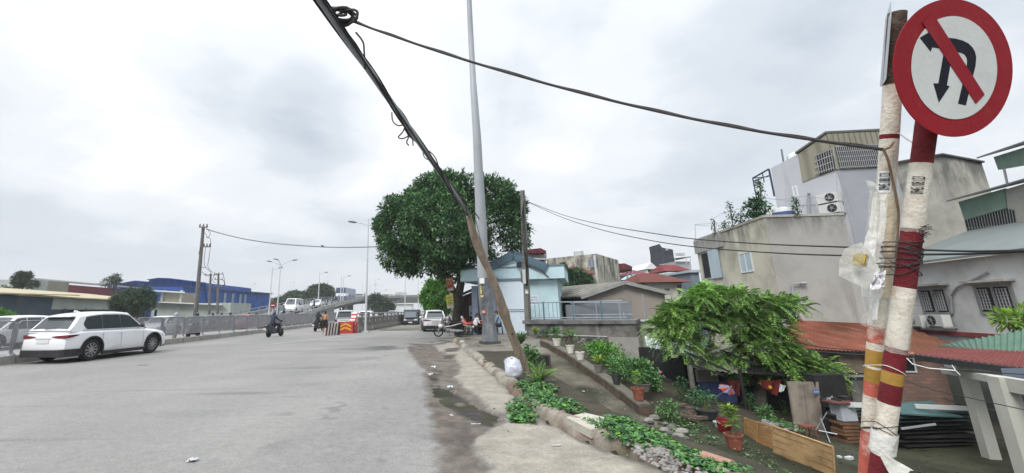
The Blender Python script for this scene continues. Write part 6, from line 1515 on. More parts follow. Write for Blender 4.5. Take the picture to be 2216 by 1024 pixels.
M_PALE=mat('far_pale',(.42,.45,.46),.9,.1,.2,.1,streak=((.3,.32,.33),.3,.3))
def block(name,label,cat,px0,px1,ytop,ybot,d,depth,m,z0=None,group=None):
    a,b=P(px0,ytop,d),P(px1,ytop,d);bot=P(px0,ybot,d).z if z0 is None else z0;mb=MB()
    mb.hexa([(a.x,a.y,bot),(b.x,b.y,bot),(b.x,b.y + depth,bot),(a.x,a.y + depth,bot),(a.x,a.y,a.z),(b.x,b.y,a.z),(b.x,b.y + depth,a.z),(a.x,a.y + depth,a.z)])
    T=Thing(name,label,cat,Vector(((a.x+b.x)/2,a.y,bot)),world=True,group=group);T.part('wall',mb,m);return T
T=block('far_shed','white low shed seen under the viaduct','shed',856,892,658,668,215,8,mat('far_white',(.6,.62,.63),.8,.1,.3,.1),z0=0)
mb=MB();a,b=P(853,657.5,214),P(895,657.5,214);mb.hexa([a,b,b + Vector((0,9,0)),a + Vector((0,9,0)),a + Vector((2,4,1.2)),b + Vector((-2,4,1.2)),b + Vector((-2,5,1.2)),a + Vector((2,5,1.2))]);T.part('roof',mb,M_PALE)
T=Thing('billboard','pale billboard above the far elevated road','billboard',P(866,641,200),world=True);mb=MB();mb.box(P(868,636.5,200),(5.2,.3,1.6));T.part('panel',mb,M_PALE);mb=MB();mb.box(P(862,641,200.2),(.3,.3,2));mb.box(P(874,641,200.2),(.3,.3,2));T.part('post',mb,M_DECK)
# riders in the oncoming stream: one scooter and one rider, copied
protoS=Thing('motor_scooter','scooter in the oncoming stream behind the fence','motor scooter',(-19.5,30,0),SO_,'scooters in the oncoming stream');scooter(protoS,PD)
protoR=Thing('person','helmeted rider in the oncoming stream behind the fence','person',(-19.5,30,0),SO_,'riders in the oncoming stream');person(protoR,rider_pose(),M_SKIN,(C_DENIM,True),C_BLK,hair=False,helmet=M_HELM,voxel=.018,fingers=True)
first=True
for i,(px,Y) in enumerate(((428,31.5),(462,42),(482,50),(500,44),(540,56),(556,60),(618,62),(628,66))):
    X=(px - 960)/930*Y*.985;
    l1,l2=nth(i+1) + ' scooter from the left in the oncoming stream behind the fence','helmeted rider on the ' + nth(i+1) + ' scooter from the left behind the fence'
    if first:protoS.o.location=protoR.o.location=(X,Y,0);first=False;protoS.o['label']=l1;protoR.o['label']=l2;continue
    h_=SO_ + random.uniform(-.25,.25);copy_tree(protoS.o,loc=(X,Y,0),rz=h_,label=l1);copy_tree(protoR.o,loc=(X,Y,0),rz=h_,label=l2)
for i,(Y,off) in enumerate(((60,2.2),(64,4.4),(74,1.6),(82,5.2),(85,1.4),(89,4.4),(94,2.0),(98,5),(102,2.0),(107,4),(112,1.8),(135,2.5),(141,4))):
    p,hd=on_ramp(Y,off);p=p + Vector((0,0,.02))
    copy_tree(protoS.o,loc=p,rz=hd + PI,label=nth(i+1) + ' scooter up from the foot of the flyover ramp');copy_tree(protoR.o,loc=p,rz=hd + PI,label='rider on the ' + nth(i+1) + ' scooter up from the foot of the flyover ramp')
# ---------------------------------------------------------------- sheds and warehouse on the left
def prism(foot,z0,tops):
    mb=MB();n=len(foot);lo=[(x,y,z0) for x,y in foot];hi=[(x,y,z) for (x,y),z in zip(foot,tops)]
    return mb.add(lo + hi,[tuple(range(n))[::-1],tuple(range(n,2*n))] + [(i,(i+1) % n,n + (i+1) % n,n+i) for i in range(n)])
M_BLUEW=mat('metal_blue',(.030,.085,.28),.6,.15,.3,.1,rib=(0,.35,.5),streak=((.16,.22,.34),.26,.35));M_BLUER=mat('metal_blue_roof',(.035,.09,.30),.5,.12,.3,.1)
a,b=P(398,622,80),P(586,637,100)
T=Thing('blue_warehouse','long blue metal warehouse with pale vertical streaks','warehouse',(a.x,a.y,0),world=True)
dd=Vector((b.x - a.x,b.y - a.y,0)).normalized();nn=Vector((-dd.y,dd.x,0))*22
T.part('wall',prism([(a.x,a.y),(b.x,b.y),(b.x + nn.x,b.y + nn.y),(a.x + nn.x,a.y + nn.y)],0,[a.z,b.z,b.z + 1,a.z + 1]),M_BLUEW)
mb=MB();mb.bar(a + Vector((-.2,-.2,.1)),b + Vector((.3,-.2,.1)),.5,.25);T.part('eave',mb,mat('eave_dark',(.05,.07,.12),.6,.1,2,0))
mb=MB()
for f in (.34,.42,.51,.60,.66):c=a.lerp(b,f);mb.hexa([c + Vector((0,-.25,-c.z)),c + dd*.45 + Vector((0,-.25,-c.z)),c + dd*.45 + Vector((0,-.05,-c.z)),c + Vector((0,-.05,-c.z)),c + Vector((0,-.25,-.5)),c + dd*.45 + Vector((0,-.25,-.5)),c + dd*.45 + Vector((0,-.05,-.5)),c + Vector((0,-.05,-.5))])
T.part('skylight_strip',mb,mat('strip_pale',(.24,.30,.36),.6,.2,.6,.1,streak=((.08,.14,.26),.5,.9)))
T2=Thing('blue_warehouse','nearer blue metal building with a stepped low-pitched roof, left of the long one','warehouse',P(330,690,84),world=True)
pt=[(257,616),(297,609),(321,611),(323,606.5),(347,603),(372,604),(446,613),(452,690),(257,690)]
mb=MB();mb.slab([P(x,y,84) for x,y in pt],(0,20,0));T2.part('wall',mb,M_BLUEW)
mb=MB()
for p_,q_ in (((257,616),(297,609)),((323,606.5),(347,603)),((347,603),(372,604)),((372,604),(446,613)),((297,609),(321,611))):mb.bar(P(*p_,83.8) + Vector((0,-.3,.06)),P(*q_,83.8) + Vector((0,-.3,.06)),.7,.14)
T2.part('roof_edge',mb,M_BLUER)
# maroon/tan building
M_MAR=mat('metal_maroon',(.17,.035,.05),.7,.15,.3,.1,rib=(0,.3,.5),dirt=((.12,.05,.06),.3,.6));M_TANW=mat('wall_tan',(.27,.25,.20),.9,.15,.4,.2,dirt=((.18,.17,.14),.3,.6));M_PALEG=mat('wall_palegreen',(.34,.38,.35),.9,.15,.5,.2,dirt=((.22,.24,.22),.3,.7));M_DKBLUE=mat('wall_slate',(.055,.08,.105),.9,.2,.6,.3,dirt=((.08,.09,.09),.4,.8));M_ROOFB=mat('roof_beige',(.42,.37,.25),.85,.1,.6,.2,dirt=((.30,.27,.2),.35,.7))
a,b=P(76,605,60),P(396,633,101)
T=Thing('long_shed','long building with tan, maroon and grey wall sections behind the yellow roof','shed',(a.x,a.y,0),world=True)
dd=Vector((b.x - a.x,b.y - a.y,0));nn=Vector((-dd.y,dd.x,0)).normalized()*10
def sect(t0,t1,m,nm,dz=0.):p0,p1=a.lerp(b,t0),a.lerp(b,t1);T.part(nm,prism([(p0.x,p0.y),(p1.x - .01*dd.x/10,p1.y),(p1.x + nn.x,p1.y + nn.y),(p0.x + nn.x,p0.y + nn.y)],0,[p0.z - dz,p1.z - dz,p1.z,p0.z]),m)
sect(.0,.056,M_PALEG,'wall');sect(.056,.152,M_TANW,'wall');sect(.152,.58,M_MAR,'wall',.35);sect(.58,1,M_TANW,'wall',.5)
mb=MB();mb.bar(a + Vector((-.5,-.3,.1)),b + Vector((.6,-.3,.1)),.9,.22);T.part('roof_edge',mb,mat('edge_white',(.52,.53,.52),.7,.1,1,0))
a,b=P(32,641,36),P(340,657,62);z=a.z
T=Thing('roadside_shed','low roadside shed with a pale yellow roof, whitish band and dark open front','shed',(a.x,a.y,0),world=True)
b.z=z;dd=Vector((b.x - a.x,b.y - a.y,0)).normalized();nn=Vector((-dd.y,dd.x,0))
mb=MB();mb.hexa([a - dd*.6 - nn*.6,b - nn*.6,b + nn*9 + Vector((0,0,1.2)),a + nn*9 - dd*.6 + Vector((0,0,1.25))] + [v + Vector((0,0,.12)) for v in (a - dd*.6 - nn*.6,b - nn*.6,b + nn*9 + Vector((0,0,1.2)),a + nn*9 - dd*.6 + Vector((0,0,1.25)))]);T.part('roof',mb,M_ROOFB)
mb=MB();mb.hexa([a - Vector((0,0,1.05)),b - Vector((0,0,1.05)),b + nn*.2 - Vector((0,0,1.05)),a + nn*.2 - Vector((0,0,1.05)),a - Vector((0,0,.02)),b - Vector((0,0,.02)),b + nn*.2 - Vector((0,0,.02)),a + nn*.2 - Vector((0,0,.02))]);T.part('fascia',mb,M_PALEG)
mb=MB();q=a + nn*1.2;w_=b + nn*1.2;mb.hexa([(q.x,q.y,0),(w_.x,w_.y,0),(w_.x + nn.x*6,w_.y + nn.y*6,0),(q.x + nn.x*6,q.y + nn.y*6,0),(q.x,q.y,z - .1),(w_.x,w_.y,z - .1),(w_.x + nn.x*6,w_.y + nn.y*6,z + .6),(q.x + nn.x*6,q.y + nn.y*6,z + .6)]);T.part('back_wall',mb,M_DKBLUE)
mb=MB()
for i in range(9):c=a.lerp(b,i/8.);mb.box((c.x,c.y,(z - 1)/2),(.25,.25,z - 1))
T.part('post',mb,M_DKBLUE)
T=Thing('roadside_shed','dark slate-blue end building at the far left under a thin beige roof','shed',P(20,690,34),world=True)
a2=P(-120,612,30);b2=P(42,639,36);nn2=Vector((-.3,1,0));mb=MB();mb.hexa([(a2.x,a2.y,0),(b2.x,b2.y,0),(b2.x - 2,b2.y + 7,0),(a2.x - 2,a2.y + 8,0),(a2.x,a2.y,b2.z),(b2.x,b2.y,b2.z),(b2.x - 2,b2.y + 7,b2.z + .1),(a2.x - 2,a2.y + 8,b2.z + .1)]);T.part('wall',mb,M_DKBLUE)
mb=MB();vs=[Vector((a2.x,a2.y - .5,b2.z + .02)),Vector((b2.x + .9,b2.y - .5,b2.z + .02)),Vector((b2.x - 1.2,b2.y + 7.5,b2.z + .2)),Vector((a2.x - 2,a2.y + 8,b2.z + .2))];mb.hexa(vs + [v + Vector((0,0,.1)) for v in vs]);T.part('roof',mb,M_ROOFB)
T=block('roadside_shed','pale concrete-walled shed with a thin overhanging slab, right of the dark bushy tree','shed',330,500,658,690,66,7,M_PALEG,z0=0)
mb=MB();mb.hexa([P(325,654.5,65),P(480,661,65),P(480,661,73),P(325,654.5,73)] + [v + Vector((0,0,.18)) for v in (P(325,654.5,65),P(480,661,65),P(480,661,73),P(325,654.5,73))]);T.part('roof_slab',mb,MATS['edge_white'])
mb=MB();q0,q1=P(332,672,65.9),P(420,673,65.9);mb.hexa([(q0.x,q0.y,0),(q1.x,q1.y,0),(q1.x,q1.y + .08,0),(q0.x,q0.y + .08,0),q0,q1,q1 + Vector((0,.08,0)),q0 + Vector((0,.08,0))]);T.part('opening',mb,M_DKBLUE)
T=block('stall','grey stall with dark upper panels before the blue warehouse','stall',350,396,634,655,72,5,M_TANW,z0=3.0);
mb=MB();mb.hexa([P(330,630.5,71),P(400,634.5,71),P(400,634.5,78),P(330,630.5,78)] + [v + Vector((0,0,.2)) for v in (P(330,630.5,71),P(400,634.5,71),P(400,634.5,78),P(330,630.5,78))]);T.part('roof',mb,MATS['edge_white'])
mb=MB();
for x in (352,392):q=P(x,640,71.8);mb.box((q.x,q.y,4.0),(.35,.25,3.0))
mb.box((P(372,640,72).x,P(372,640,72).y + 2,1.5),(3.4,4,3.0));T.part('post',mb,M_PALEG)
for px,lb_ in ((27,'left round white tank above the far-left shed roof'),(42,'taller white tank above the far-left shed roof')):
    T=Thing('water_tank',lb_,'water tank',P(px,640,58),world=True);mb=MB();y0=617 if px == 27 else 606;mb.lathe(P(px,y0 + 8,58) - Vector((0,0,.3)),[(.3,-.9),(.55,0),(.6,.8),(.35,1.05)],14);T.part('tank',mb,M_PALE,smooth=True)
    mb=MB();q=P(px,y0 + 8,58);mb.box((q.x,q.y,(q.z - 1)/2),(.3,.3,q.z - 1));T.part('stand',mb,M_UP)
# ---------------------------------------------------------------- houses on the right
YZ=-1.6
def wpt(A,B,px,py,off=0.):
    n=Vector((B.y - A.y,A.x - B.x,0)).normalized();c=Vector((0,0,EYE))
    if n.dot(c - A) < 0:n=-n
    a=ray(px,py);t=(A + n*off - c).dot(n)/a.dot(n);return c + a*t
class Wall:
    def __init__(s,A,B):
        s.A=Vector((A.x,A.y,0));s.B=Vector((B.x,B.y,0));s.d=(s.B - s.A).normalized();s.n=Vector((s.d.y,-s.d.x,0))
        if s.n.dot(Vector((0,0,0)) - s.A) < 0:s.n=-s.n
    def uz(s,px,py):p=wpt(s.A,s.B,px,py);return (p - s.A).dot(s.d),p.z
    def at(s,u,z,o=0.):return s.A + s.d*u + s.n*o + Vector((0,0,z))
    def box(s,mb,u0,u1,z0,z1,o0,o1,m=None):
        return mb.hexa([s.at(u0,z0,o0),s.at(u1,z0,o0),s.at(u1,z0,o1),s.at(u0,z0,o1),s.at(u0,z1,o0),s.at(u1,z1,o0),s.at(u1,z1,o1),s.at(u0,z1,o1)],m)
    def rect(s,x0,y0,x1,y1):
        xm,ym=(x0+x1)/2,(y0+y1)/2;u0=s.uz(x0,ym)[0];u1=s.uz(x1,ym)[0];z1=s.uz(xm,y0)[1];z0=s.uz(xm,y1)[1];return min(u0,u1),max(u0,u1),z0,z1
def window(T,W,r,frame,pane,mull=1,rails=0,fw=.06,label=None,o=.03,grille=None):
    u0,u1,z0,z1=r;mb=MB();W.box(mb,u0,u1,z1 - fw,z1,0,o);W.box(mb,u0,u1,z0,z0 + fw,0,o);W.box(mb,u0,u0 + fw,z0 + fw,z1 - fw,0,o);W.box(mb,u1 - fw,u1,z0 + fw,z1 - fw,0,o)
    for i in range(mull):c=u0 + (u1-u0)*(i+1)/(mull+1);W.box(mb,c - fw/2,c + fw/2,z0 + fw,z1 - fw,0,o*.9)
    for i in range(rails):c=z0 + (z1-z0)*(i+1)/(rails+1);W.box(mb,u0 + fw,u1 - fw,c - fw/4,c + fw/4,0,o*.8)
    f=T.part('window',mb,frame,label=label);mb=MB();W.box(mb,u0 + fw*.5,u1 - fw*.5,z0 + fw*.5,z1 - fw*.5,.002,o*.4);T.part('pane',mb,pane,f)
    if grille:
        mb=MB();n=max(3,int((u1-u0)/grille))
        for i in range(n+1):c=u0 + (u1-u0)*i/n;mb.bar(W.at(c,z0,o + .03),W.at(c,z1,o + .03),.025)
        for i in range(4):c=z0 + (z1-z0)*(i+.5)/4;mb.bar(W.at(u0,c,o + .03),W.at(u1,c,o + .03),.02)
        T.part('grille',mb,M_POLEW,f)
    return f
def house(name,label,pts,ztop,m,depth=5.,z0=YZ,cat='house',zt=None):
    """pts: photo pixels of the roof-line corners, left to right, at height ztop"""
    c=[G(px,py,ztop) for px,py in pts];a,b=c[0],c[-1];back=[]
    T=Thing(name,label,cat,Vector(((a.x+b.x)/2,(a.y+b.y)/2,z0)),world=True)
    ctr=(a + b)/2;out=Vector((ctr.x,ctr.y,0)).normalized()*depth
    foot=[(p.x,p.y) for p in c] + [(b.x + out.x,b.y + out.y),(a.x + out.x,a.y + out.y)]
    return T,c,foot
def ac_unit(label,W,u,z,w=.80,h=.55,o=.15,group='air conditioner units'):
    T=Thing('air_conditioner',label,'air conditioner',W.at(u,z,o),world=True,group=group)
    mb=MB();W.box(mb,u - w/2,u + w/2,z,z + h,o,o + .28);T.part('casing',mb,mat('ac_white',(.52,.53,.51),.5,.06,4,.1))
    mb=MB();mb.tube([W.at(u - w*.14,z + h/2,o + .28),W.at(u - w*.14,z + h/2,o + .30)],h*.42,20);f=T.part('fan_grille',mb,M_TRIM)
    mb=MB();mb.tube([W.at(u - w*.14,z + h/2,o + .30),W.at(u - w*.14,z + h/2,o + .31)],h*.12,10)
    for k in range(5):a=k*1.256;mb.bar(W.at(u - w*.14,z + h/2,o + .31),W.at(u - w*.14 + math.cos(a)*h*.38,z + h/2 + math.sin(a)*h*.38,o + .31),.02,.01)
    T.part('hub',mb,M_GALV,f)
    mb=MB();W.box(mb,u - w/2,u - w/2 + .04,z - .06,z,0,o + .3);W.box(mb,u + w/2 - .04,u + w/2,z - .06,z,0,o + .3);T.part('bracket',mb,M_GALV);return T
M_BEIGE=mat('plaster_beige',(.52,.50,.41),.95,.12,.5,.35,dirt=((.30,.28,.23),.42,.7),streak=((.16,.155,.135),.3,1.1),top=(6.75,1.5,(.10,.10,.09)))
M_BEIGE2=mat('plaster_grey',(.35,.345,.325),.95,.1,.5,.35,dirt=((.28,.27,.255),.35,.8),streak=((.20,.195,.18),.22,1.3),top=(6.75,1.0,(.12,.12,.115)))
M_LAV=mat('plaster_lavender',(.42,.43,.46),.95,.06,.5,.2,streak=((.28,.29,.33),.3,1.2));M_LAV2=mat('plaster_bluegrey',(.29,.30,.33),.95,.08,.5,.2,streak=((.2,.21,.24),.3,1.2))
M_TANM=mat('metal_tan',(.235,.225,.17),.7,.1,.5,.1,rib=(0,.22,.7));M_GREENM=mat('metal_green',(.17,.27,.21),.7,.1,.5,.1,rib=(0,.22,.5),dirt=((.16,.2,.17),.3,.8))
M_GWHITE=mat('plaster_greywhite',(.55,.57,.57),.95,.08,.5,.3,dirt=((.30,.31,.30),.3,.6),streak=((.22,.22,.21),.2,1));M_CONCW=mat('plaster_rough',(.36,.35,.31),.95,.15,.5,.5,dirt=((.2,.195,.175),.4,.6),streak=((.17,.165,.15),.32,1),top=(9.9,1.6,(.13,.13,.12)))
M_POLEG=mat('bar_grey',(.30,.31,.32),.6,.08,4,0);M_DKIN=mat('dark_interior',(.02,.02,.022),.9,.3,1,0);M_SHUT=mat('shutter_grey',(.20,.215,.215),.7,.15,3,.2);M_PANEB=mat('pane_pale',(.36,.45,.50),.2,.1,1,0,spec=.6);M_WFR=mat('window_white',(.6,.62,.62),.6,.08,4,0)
# beige plastered house (corner towards us)
T,c,foot=house('house','beige flat-roofed house with stained parapet and plants on its roof',[(1505,523),(1653,471),(1826,466)],5.1,M_BEIGE,6)
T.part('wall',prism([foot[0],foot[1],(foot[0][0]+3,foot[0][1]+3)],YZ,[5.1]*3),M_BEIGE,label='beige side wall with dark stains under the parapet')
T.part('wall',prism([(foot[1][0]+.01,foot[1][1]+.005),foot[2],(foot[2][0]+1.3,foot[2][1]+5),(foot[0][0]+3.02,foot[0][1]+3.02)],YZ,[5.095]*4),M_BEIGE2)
WL=Wall(c[0],c[1]);WR=Wall(c[1],c[2])
mb=MB();L=(c[1]-c[0]).length;WL.box(mb,-.1,L,5.1,5.2,-.25,.04);WR.box(mb,0,(c[2]-c[1]).length,5.1,5.2,-.25,.03);T.part('parapet_coping',mb,M_CONCW)
window(T,WL,WL.rect(1601,545,1629,590),M_WFR,M_PANEB,1,0,.06,label='narrow white window with chipped surround')
r=WL.rect(1520,541,1561,604);f=window(T,WL,r,M_GALV,M_DKIN,1,0,.08,label='open balcony window with blue shutter');mb=MB();u0,u1,z0,z1=r;WL.box(mb,u0 + (u1-u0)*.48,u1,z0,z1,.05,.09);T.part('shutter',mb,M_PANEB)
mb=MB();WL.box(mb,-.05,2.9,4.42,5.08,.0,.10);T.part('balcony_band',mb,M_BEIGE2);mb=MB();WL.box(mb,-.1,2.95,1.3,1.9,0,.14);T.part('balcony_ledge',mb,M_BEIGE2)
mb=MB();mb.tube([WL.at(2.75,-1.5,.12),WL.at(2.72,3.2,.12)],.03,6);T.part('drain_pipe',mb,M_GALV)
p0,p1,p2=wpt(c[1],c[2],1718,648,.12),wpt(c[1],c[2],1714,615,.12),wpt(c[1],c[2],1733,613,.12);mb=MB();mb.tube([p0,p1,p2],.035,7);mb.tube([p2 - Vector((.03,0,0)),p2 + Vector((.2,-.02,-.01))],.06,7);T.part('drain_pipe',mb,M_GALV)
# roof garden and tank
def rooftop_plant(px,ybase,ytop,rpx,n,label,d,L=.12,m=M_LEAF):
    b=P(px,ybase,d);s=d/F;T=Thing('rooftop_plant',label,'plant',b,world=True);h=(ybase - ytop)*s;k=n
    t=rng.random(k);dv=rdir(k);rad=rpx*s*(.4 + .6*np.sin(PI*np.clip(t*.9 + .1,0,1)))*rng.random(k)**.5
    p=np.array(b) + np.stack([dv[:,0]*rad,dv[:,1]*rad,t*h],1);T.part('leaves',leaf_mesh('leaves',p,unit(rdir(k)),rdir(k,1.2),L*rng.uniform(.6,1.2,k),L*.45,T_LEAF,m,T.w),None)
    mb=MB();mb.tube([b,b + Vector((.05,0,h*.9))],.02,5)
    for i in range(4):mb.tube([b + Vector((0,0,h*.15*i)),b + Vector((random.uniform(-1,1)*rpx*s,0,h*(.2 + .2*i)))],.012,4)
    T.part('stem',mb,M_BARK)
for a in ((1548,507,472,10,90,'thin climbing plant at the left end of the beige roof',21.5),(1586,492,434,14,170,'pointed conifer-like plant on the beige roof',20),(1604,487,462,16,160,'low leafy plant right of the pointed one on the beige roof',19.5),(1640,473,430,30,620,'broad dense bush on the beige roof',18.5,.2),(1648,432,386,12,260,'climber reaching up to the steel frame above the beige roof',19.5),(1727,466,426,14,120,'small spindly tree behind the blue-banded tank',17.5),(1570,500,480,12,120,'small plants left of the pointed one on the beige roof',21)):rooftop_plant(*a)
mb=MB();T=Thing('water_tank','white round tank with a blue band on the beige roof','water tank',P(1697,470,18),world=True);mb.lathe(P(1697,470,18),[(.36,0),(.38,.1),(.38,.3),(.36,.36),(.1,.42)],20);T.part('tank',mb,M_WFR,smooth=True);mb=MB();mb.lathe(P(1697,469,18) + Vector((0,0,.02)),[(.385,0),(.39,.02),(.39,.13),(.385,.15)],20);T.part('blue_band',mb,mat('band_blue',(.05,.08,.22),.5,.1,3,0))
T=Thing('clothes_frame','thin wire frame and lines above the beige roof garden','wire frame',P(1505,520,23),world=True);mb=MB()
for pp in ([(1504,486,23),(1506,524,23)],[(1504,486,23),(1560,482,22),(1640,440,19.5)],[(1504,487,23),(1536,489,22)],[(1640,428,19.5),(1690,432,19),(1730,425,18.5),(1800,430,18)],[(1665,430,19.2),(1735,440,18.5)],[(1536,478,22),(1560,463,22),(1600,452,21),(1640,446,20)]):mb.tube([P(*q) for q in pp],.012,4)
T.part('frame',mb,M_GALV)
# lavender house
ZL=7.4
c=[G(1669,364,ZL + .9),G(1811,368,ZL),G(1935,362,ZL)]
cl=c[0];cc=c[1];cr=c[2];T=Thing('house','tall lavender-grey house with a tan corrugated top storey behind the beige house','house',Vector((cc.x,cc.y,YZ)),world=True)
WL=Wall(cc,cl);Ln=(Vector((cl.x,cl.y,0)) - Vector((cc.x,cc.y,0))).length
u_l=WL.uz(1669,370)[0]
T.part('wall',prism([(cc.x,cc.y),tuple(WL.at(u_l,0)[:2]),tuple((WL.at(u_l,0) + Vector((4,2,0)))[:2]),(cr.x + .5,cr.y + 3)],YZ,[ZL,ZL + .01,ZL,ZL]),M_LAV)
# the sloped shoulder of the left part
mb=MB();q=[WL.at(WL.uz(x,y)[0],WL.uz(x,y)[1]) for x,y in ((1738,395),(1811,368),(1811,440),(1682,449),(1669,364),(1728,334))]
mb.slab([v + WL.n*.02 for v in q],WL.n*-2.5);T.part('wall',mb,M_LAV,label='stepped lavender wall')
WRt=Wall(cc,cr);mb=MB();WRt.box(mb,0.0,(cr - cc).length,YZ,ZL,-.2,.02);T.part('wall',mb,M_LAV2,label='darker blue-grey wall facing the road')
q=[WL.at(*WL.uz(x,y),.05) for x,y in ((1738,395),(1811,367),(1799,300),(1790,290),(1728,334))]
mb=MB();mb.slab(q,WL.n*-.3);T.part('metal_wall',mb,M_TANM)
q=[wpt(cc,cr,x,y,.06) for x,y in ((1811,367),(1935,360),(1935,283),(1790,290))];mb=MB();mb.slab(q,WRt.n*-.25);T.part('metal_wall',mb,M_TANM)
u0,z0=WRt.uz(1800,320);zt_=WRt.uz(1860,317)[1];zb_=WRt.uz(1860,362)[1];
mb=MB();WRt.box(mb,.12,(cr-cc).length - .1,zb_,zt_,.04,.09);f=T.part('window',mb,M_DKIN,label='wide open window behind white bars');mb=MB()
n=26
for i in range(n+1):u=.1 + ((cr-cc).length - .2)*i/n;mb.bar(WRt.at(u,zb_ - .05,.13),WRt.at(u,zt_,.13),.022)
for z in (zb_,zb_ + .28*(zt_-zb_),zb_ + .5*(zt_-zb_),zb_ + .75*(zt_-zb_),zt_):mb.bar(WRt.at(.05,z,.13),WRt.at((cr-cc).length,z,.13),.022)
T.part('grille',mb,M_POLEG,f)
us=[WL.uz(1806,345)[0],WL.uz(1770,355)[0]];mb=MB()
for i in range(8):
    x=1769 + i*5.2;mb.bar(WL.at(*WL.uz(x,336 - (x-1767)*.42),.12),WL.at(*WL.uz(x + 8,378 - (x-1767)*.30),.12),.022)
for k in range(4):mb.bar(WL.at(*WL.uz(1767,338 + k*13),.12),WL.at(*WL.uz(1806,322 + k*14),.12),.03)
T.part('grille',mb,M_POLEG);mb=MB();mb.slab([WL.at(*WL.uz(x,y),.07) for x,y in ((1767,336),(1801,321),(1810,366),(1777,379))],WL.n*.02);T.part('window',mb,M_DKIN,label='side window behind bars')
mb=MB();mb.slab([WL.at(*WL.uz(x,y),.12) for x,y in ((1724,334),(1790,289),(1935,282))][:2] + [wpt(cc,cr,1935,281,.12),wpt(cc,cr,1935,281,-3),WL.at(*WL.uz(1724,334),-3)],(0,0,.09));T.part('roof',mb,mat('roof_edge_dark',(.10,.11,.10),.7,.2,1,.1))
window(T,WL,WL.rect(1716,402,1728,428),M_WFR,M_PANEB,0,0,.07);window(T,WL,WL.rect(1768,440,1798,466),M_WFR,M_PANEB,1,0,.07)
mb=MB();mb.tube([WL.at(*WL.uz(1756,464),.15),WL.at(*WL.uz(1753,425),.15),WL.at(*WL.uz(1757,418),.2)],.06,7);T.part('drain_pipe',mb,M_LAV2)
mb=MB();mb.tube([WL.at(*WL.uz(1675,320),-.6),WL.at(*WL.uz(1681,358),-.6)],.04,5);T.part('aerial',mb,M_UP)
mb=MB();mb.ball(WL.at(*WL.uz(1716,334),-1.2),(1.0,.5,.38),12,7);T.part('tank',mb,M_WFR,smooth=True)
# frame at its left end
T2=Thing('steel_frame','thin dark steel terrace frame at the left end of the lavender house','steel frame',P(1645,430,25),world=True);mb=MB()
fr={k:P(*v) for k,v in dict(a=(1629,386,25),b=(1664,366,24),c=(1638,432,25),d=(1676,425,24),e=(1664,382,24.5)).items()}
mb.tube([fr['a'],fr['b']],.05,5);mb.tube([fr['a'],fr['c']],.035,5);mb.tube([fr['b'],fr['d']],.05,5);mb.tube([P(1632,392,25),P(1664,380,24)],.03,5);mb.tube([fr['a'],fr['e']],.03,5);mb.tube([P(1650,376,25),P(1654,395,25)],.03,5)
T2.part('frame',mb,MATS['eave_dark'])
for k,(y0,lb_) in enumerate(((419,'upper air conditioner at the corner of the lavender house'),(443,'lower air conditioner at the corner of the lavender house'))):
    u,z=WL.uz(1806,y0 + 20);ac_unit(lb_,WL,.42,z,.78,.42,.12)
# plain concrete house behind the sign
T,c,foot=house('house','tall blank concrete house wall rising behind the banded posts',[(1950,352),(2036,334)],8.2,M_CONCW,6)
a,b=P(1950,350,24),P(2036,335,24);e=P(2124,352,24);W=Wall(a,e)
mb=MB();pts=[W.at(*W.uz(x,y)) for x,y in ((1940,352),(2034,335),(2124,352))];lo=[Vector((pts[2].x,pts[2].y,YZ)),Vector((pts[0].x,pts[0].y,YZ))];mb.slab(pts + lo,-W.n*7);T.part('wall',mb,M_CONCW)
mb=MB();mb.bar(pts[0] + W.n*.05,pts[1] + W.n*.05,.2,.09);mb.bar(pts[1] + W.n*.05,pts[2] + W.n*.05,.2,.09);T.part('parapet_coping',mb,MATS['dark_concrete'])
# green-roofed house
T=Thing('house','house with green metal gables and a barred terrace at the right edge','house',G(2150,600,YZ)*.0 + Vector((20,15,YZ)),world=True)
a,b=P(2073,435,19),P(2260,378,15.5);W=Wall(a,b)
mb=MB();mb.slab([W.at(*W.uz(x,y),.3) for x,y in ((2073,435),(2178,403),(2205,386),(2290,352),(2290,380),(2200,412))][:3] + [W.at(*W.uz(2270,362),.3),W.at(*W.uz(2270,392),.3)],(0,0,.05))
mb=MB();q=[W.at(*W.uz(2070,436),.35),W.at(*W.uz(2178,406),.35),W.at(*W.uz(2300,372),.35)];h=[v - W.n*4 + Vector((0,0,.9)) for v in q];mb.slab([q[0],q[2],h[2],h[0]],(0,0,.06));T.part('roof',mb,mat('roof_palegreen',(.17,.195,.19),.7,.1,.6,.1))
mb=MB();mb.slab([W.at(*W.uz(x,y),.05) for x,y in ((2077,437),(2176,408),(2182,450),(2090,476))],-W.n*.1);T.part('metal_wall',mb,M_GREENM)
mb=MB();mb.slab([W.at(*W.uz(x,y),.02) for x,y in ((2170,412),(2290,376),(2290,560),(2216,545),(2196,455),(2182,452))],-W.n*.4);T.part('wall',mb,M_CONCW)
mb=MB();mb.slab([W.at(*W.uz(x,y),-.02) for x,y in ((2086,474),(2198,446),(2216,535),(2100,545))],-W.n*.05);f=T.part('window',mb,M_DKIN,label='dark terrace opening behind white bars');mb=MB()
for i in range(19):
    x=2090 + i*6;mb.bar(W.at(*W.uz(x,475 - (x-2090)*.25),.05),W.at(*W.uz(x + 14,531),.05),.014)
for y in (492,515):mb.bar(W.at(*W.uz(2092,y + 2),.05),W.at(*W.uz(2215,y - 8),.05),.014)
T.part('grille',mb,M_POLEG,f)
mb=MB();mb.slab([W.at(*W.uz(x,y),.3) for x,y in ((2095,532),(2230,522),(2232,545),(2100,555))],-W.n*.6);T.part('ledge',mb,M_CONCW)
mb=MB();mb.slab([W.at(*W.uz(x,y),-.06) for x,y in ((2166,470),(2200,462),(2206,480),(2175,486))],W.n*.03);T.part('far_opening',mb,M_PANEB)
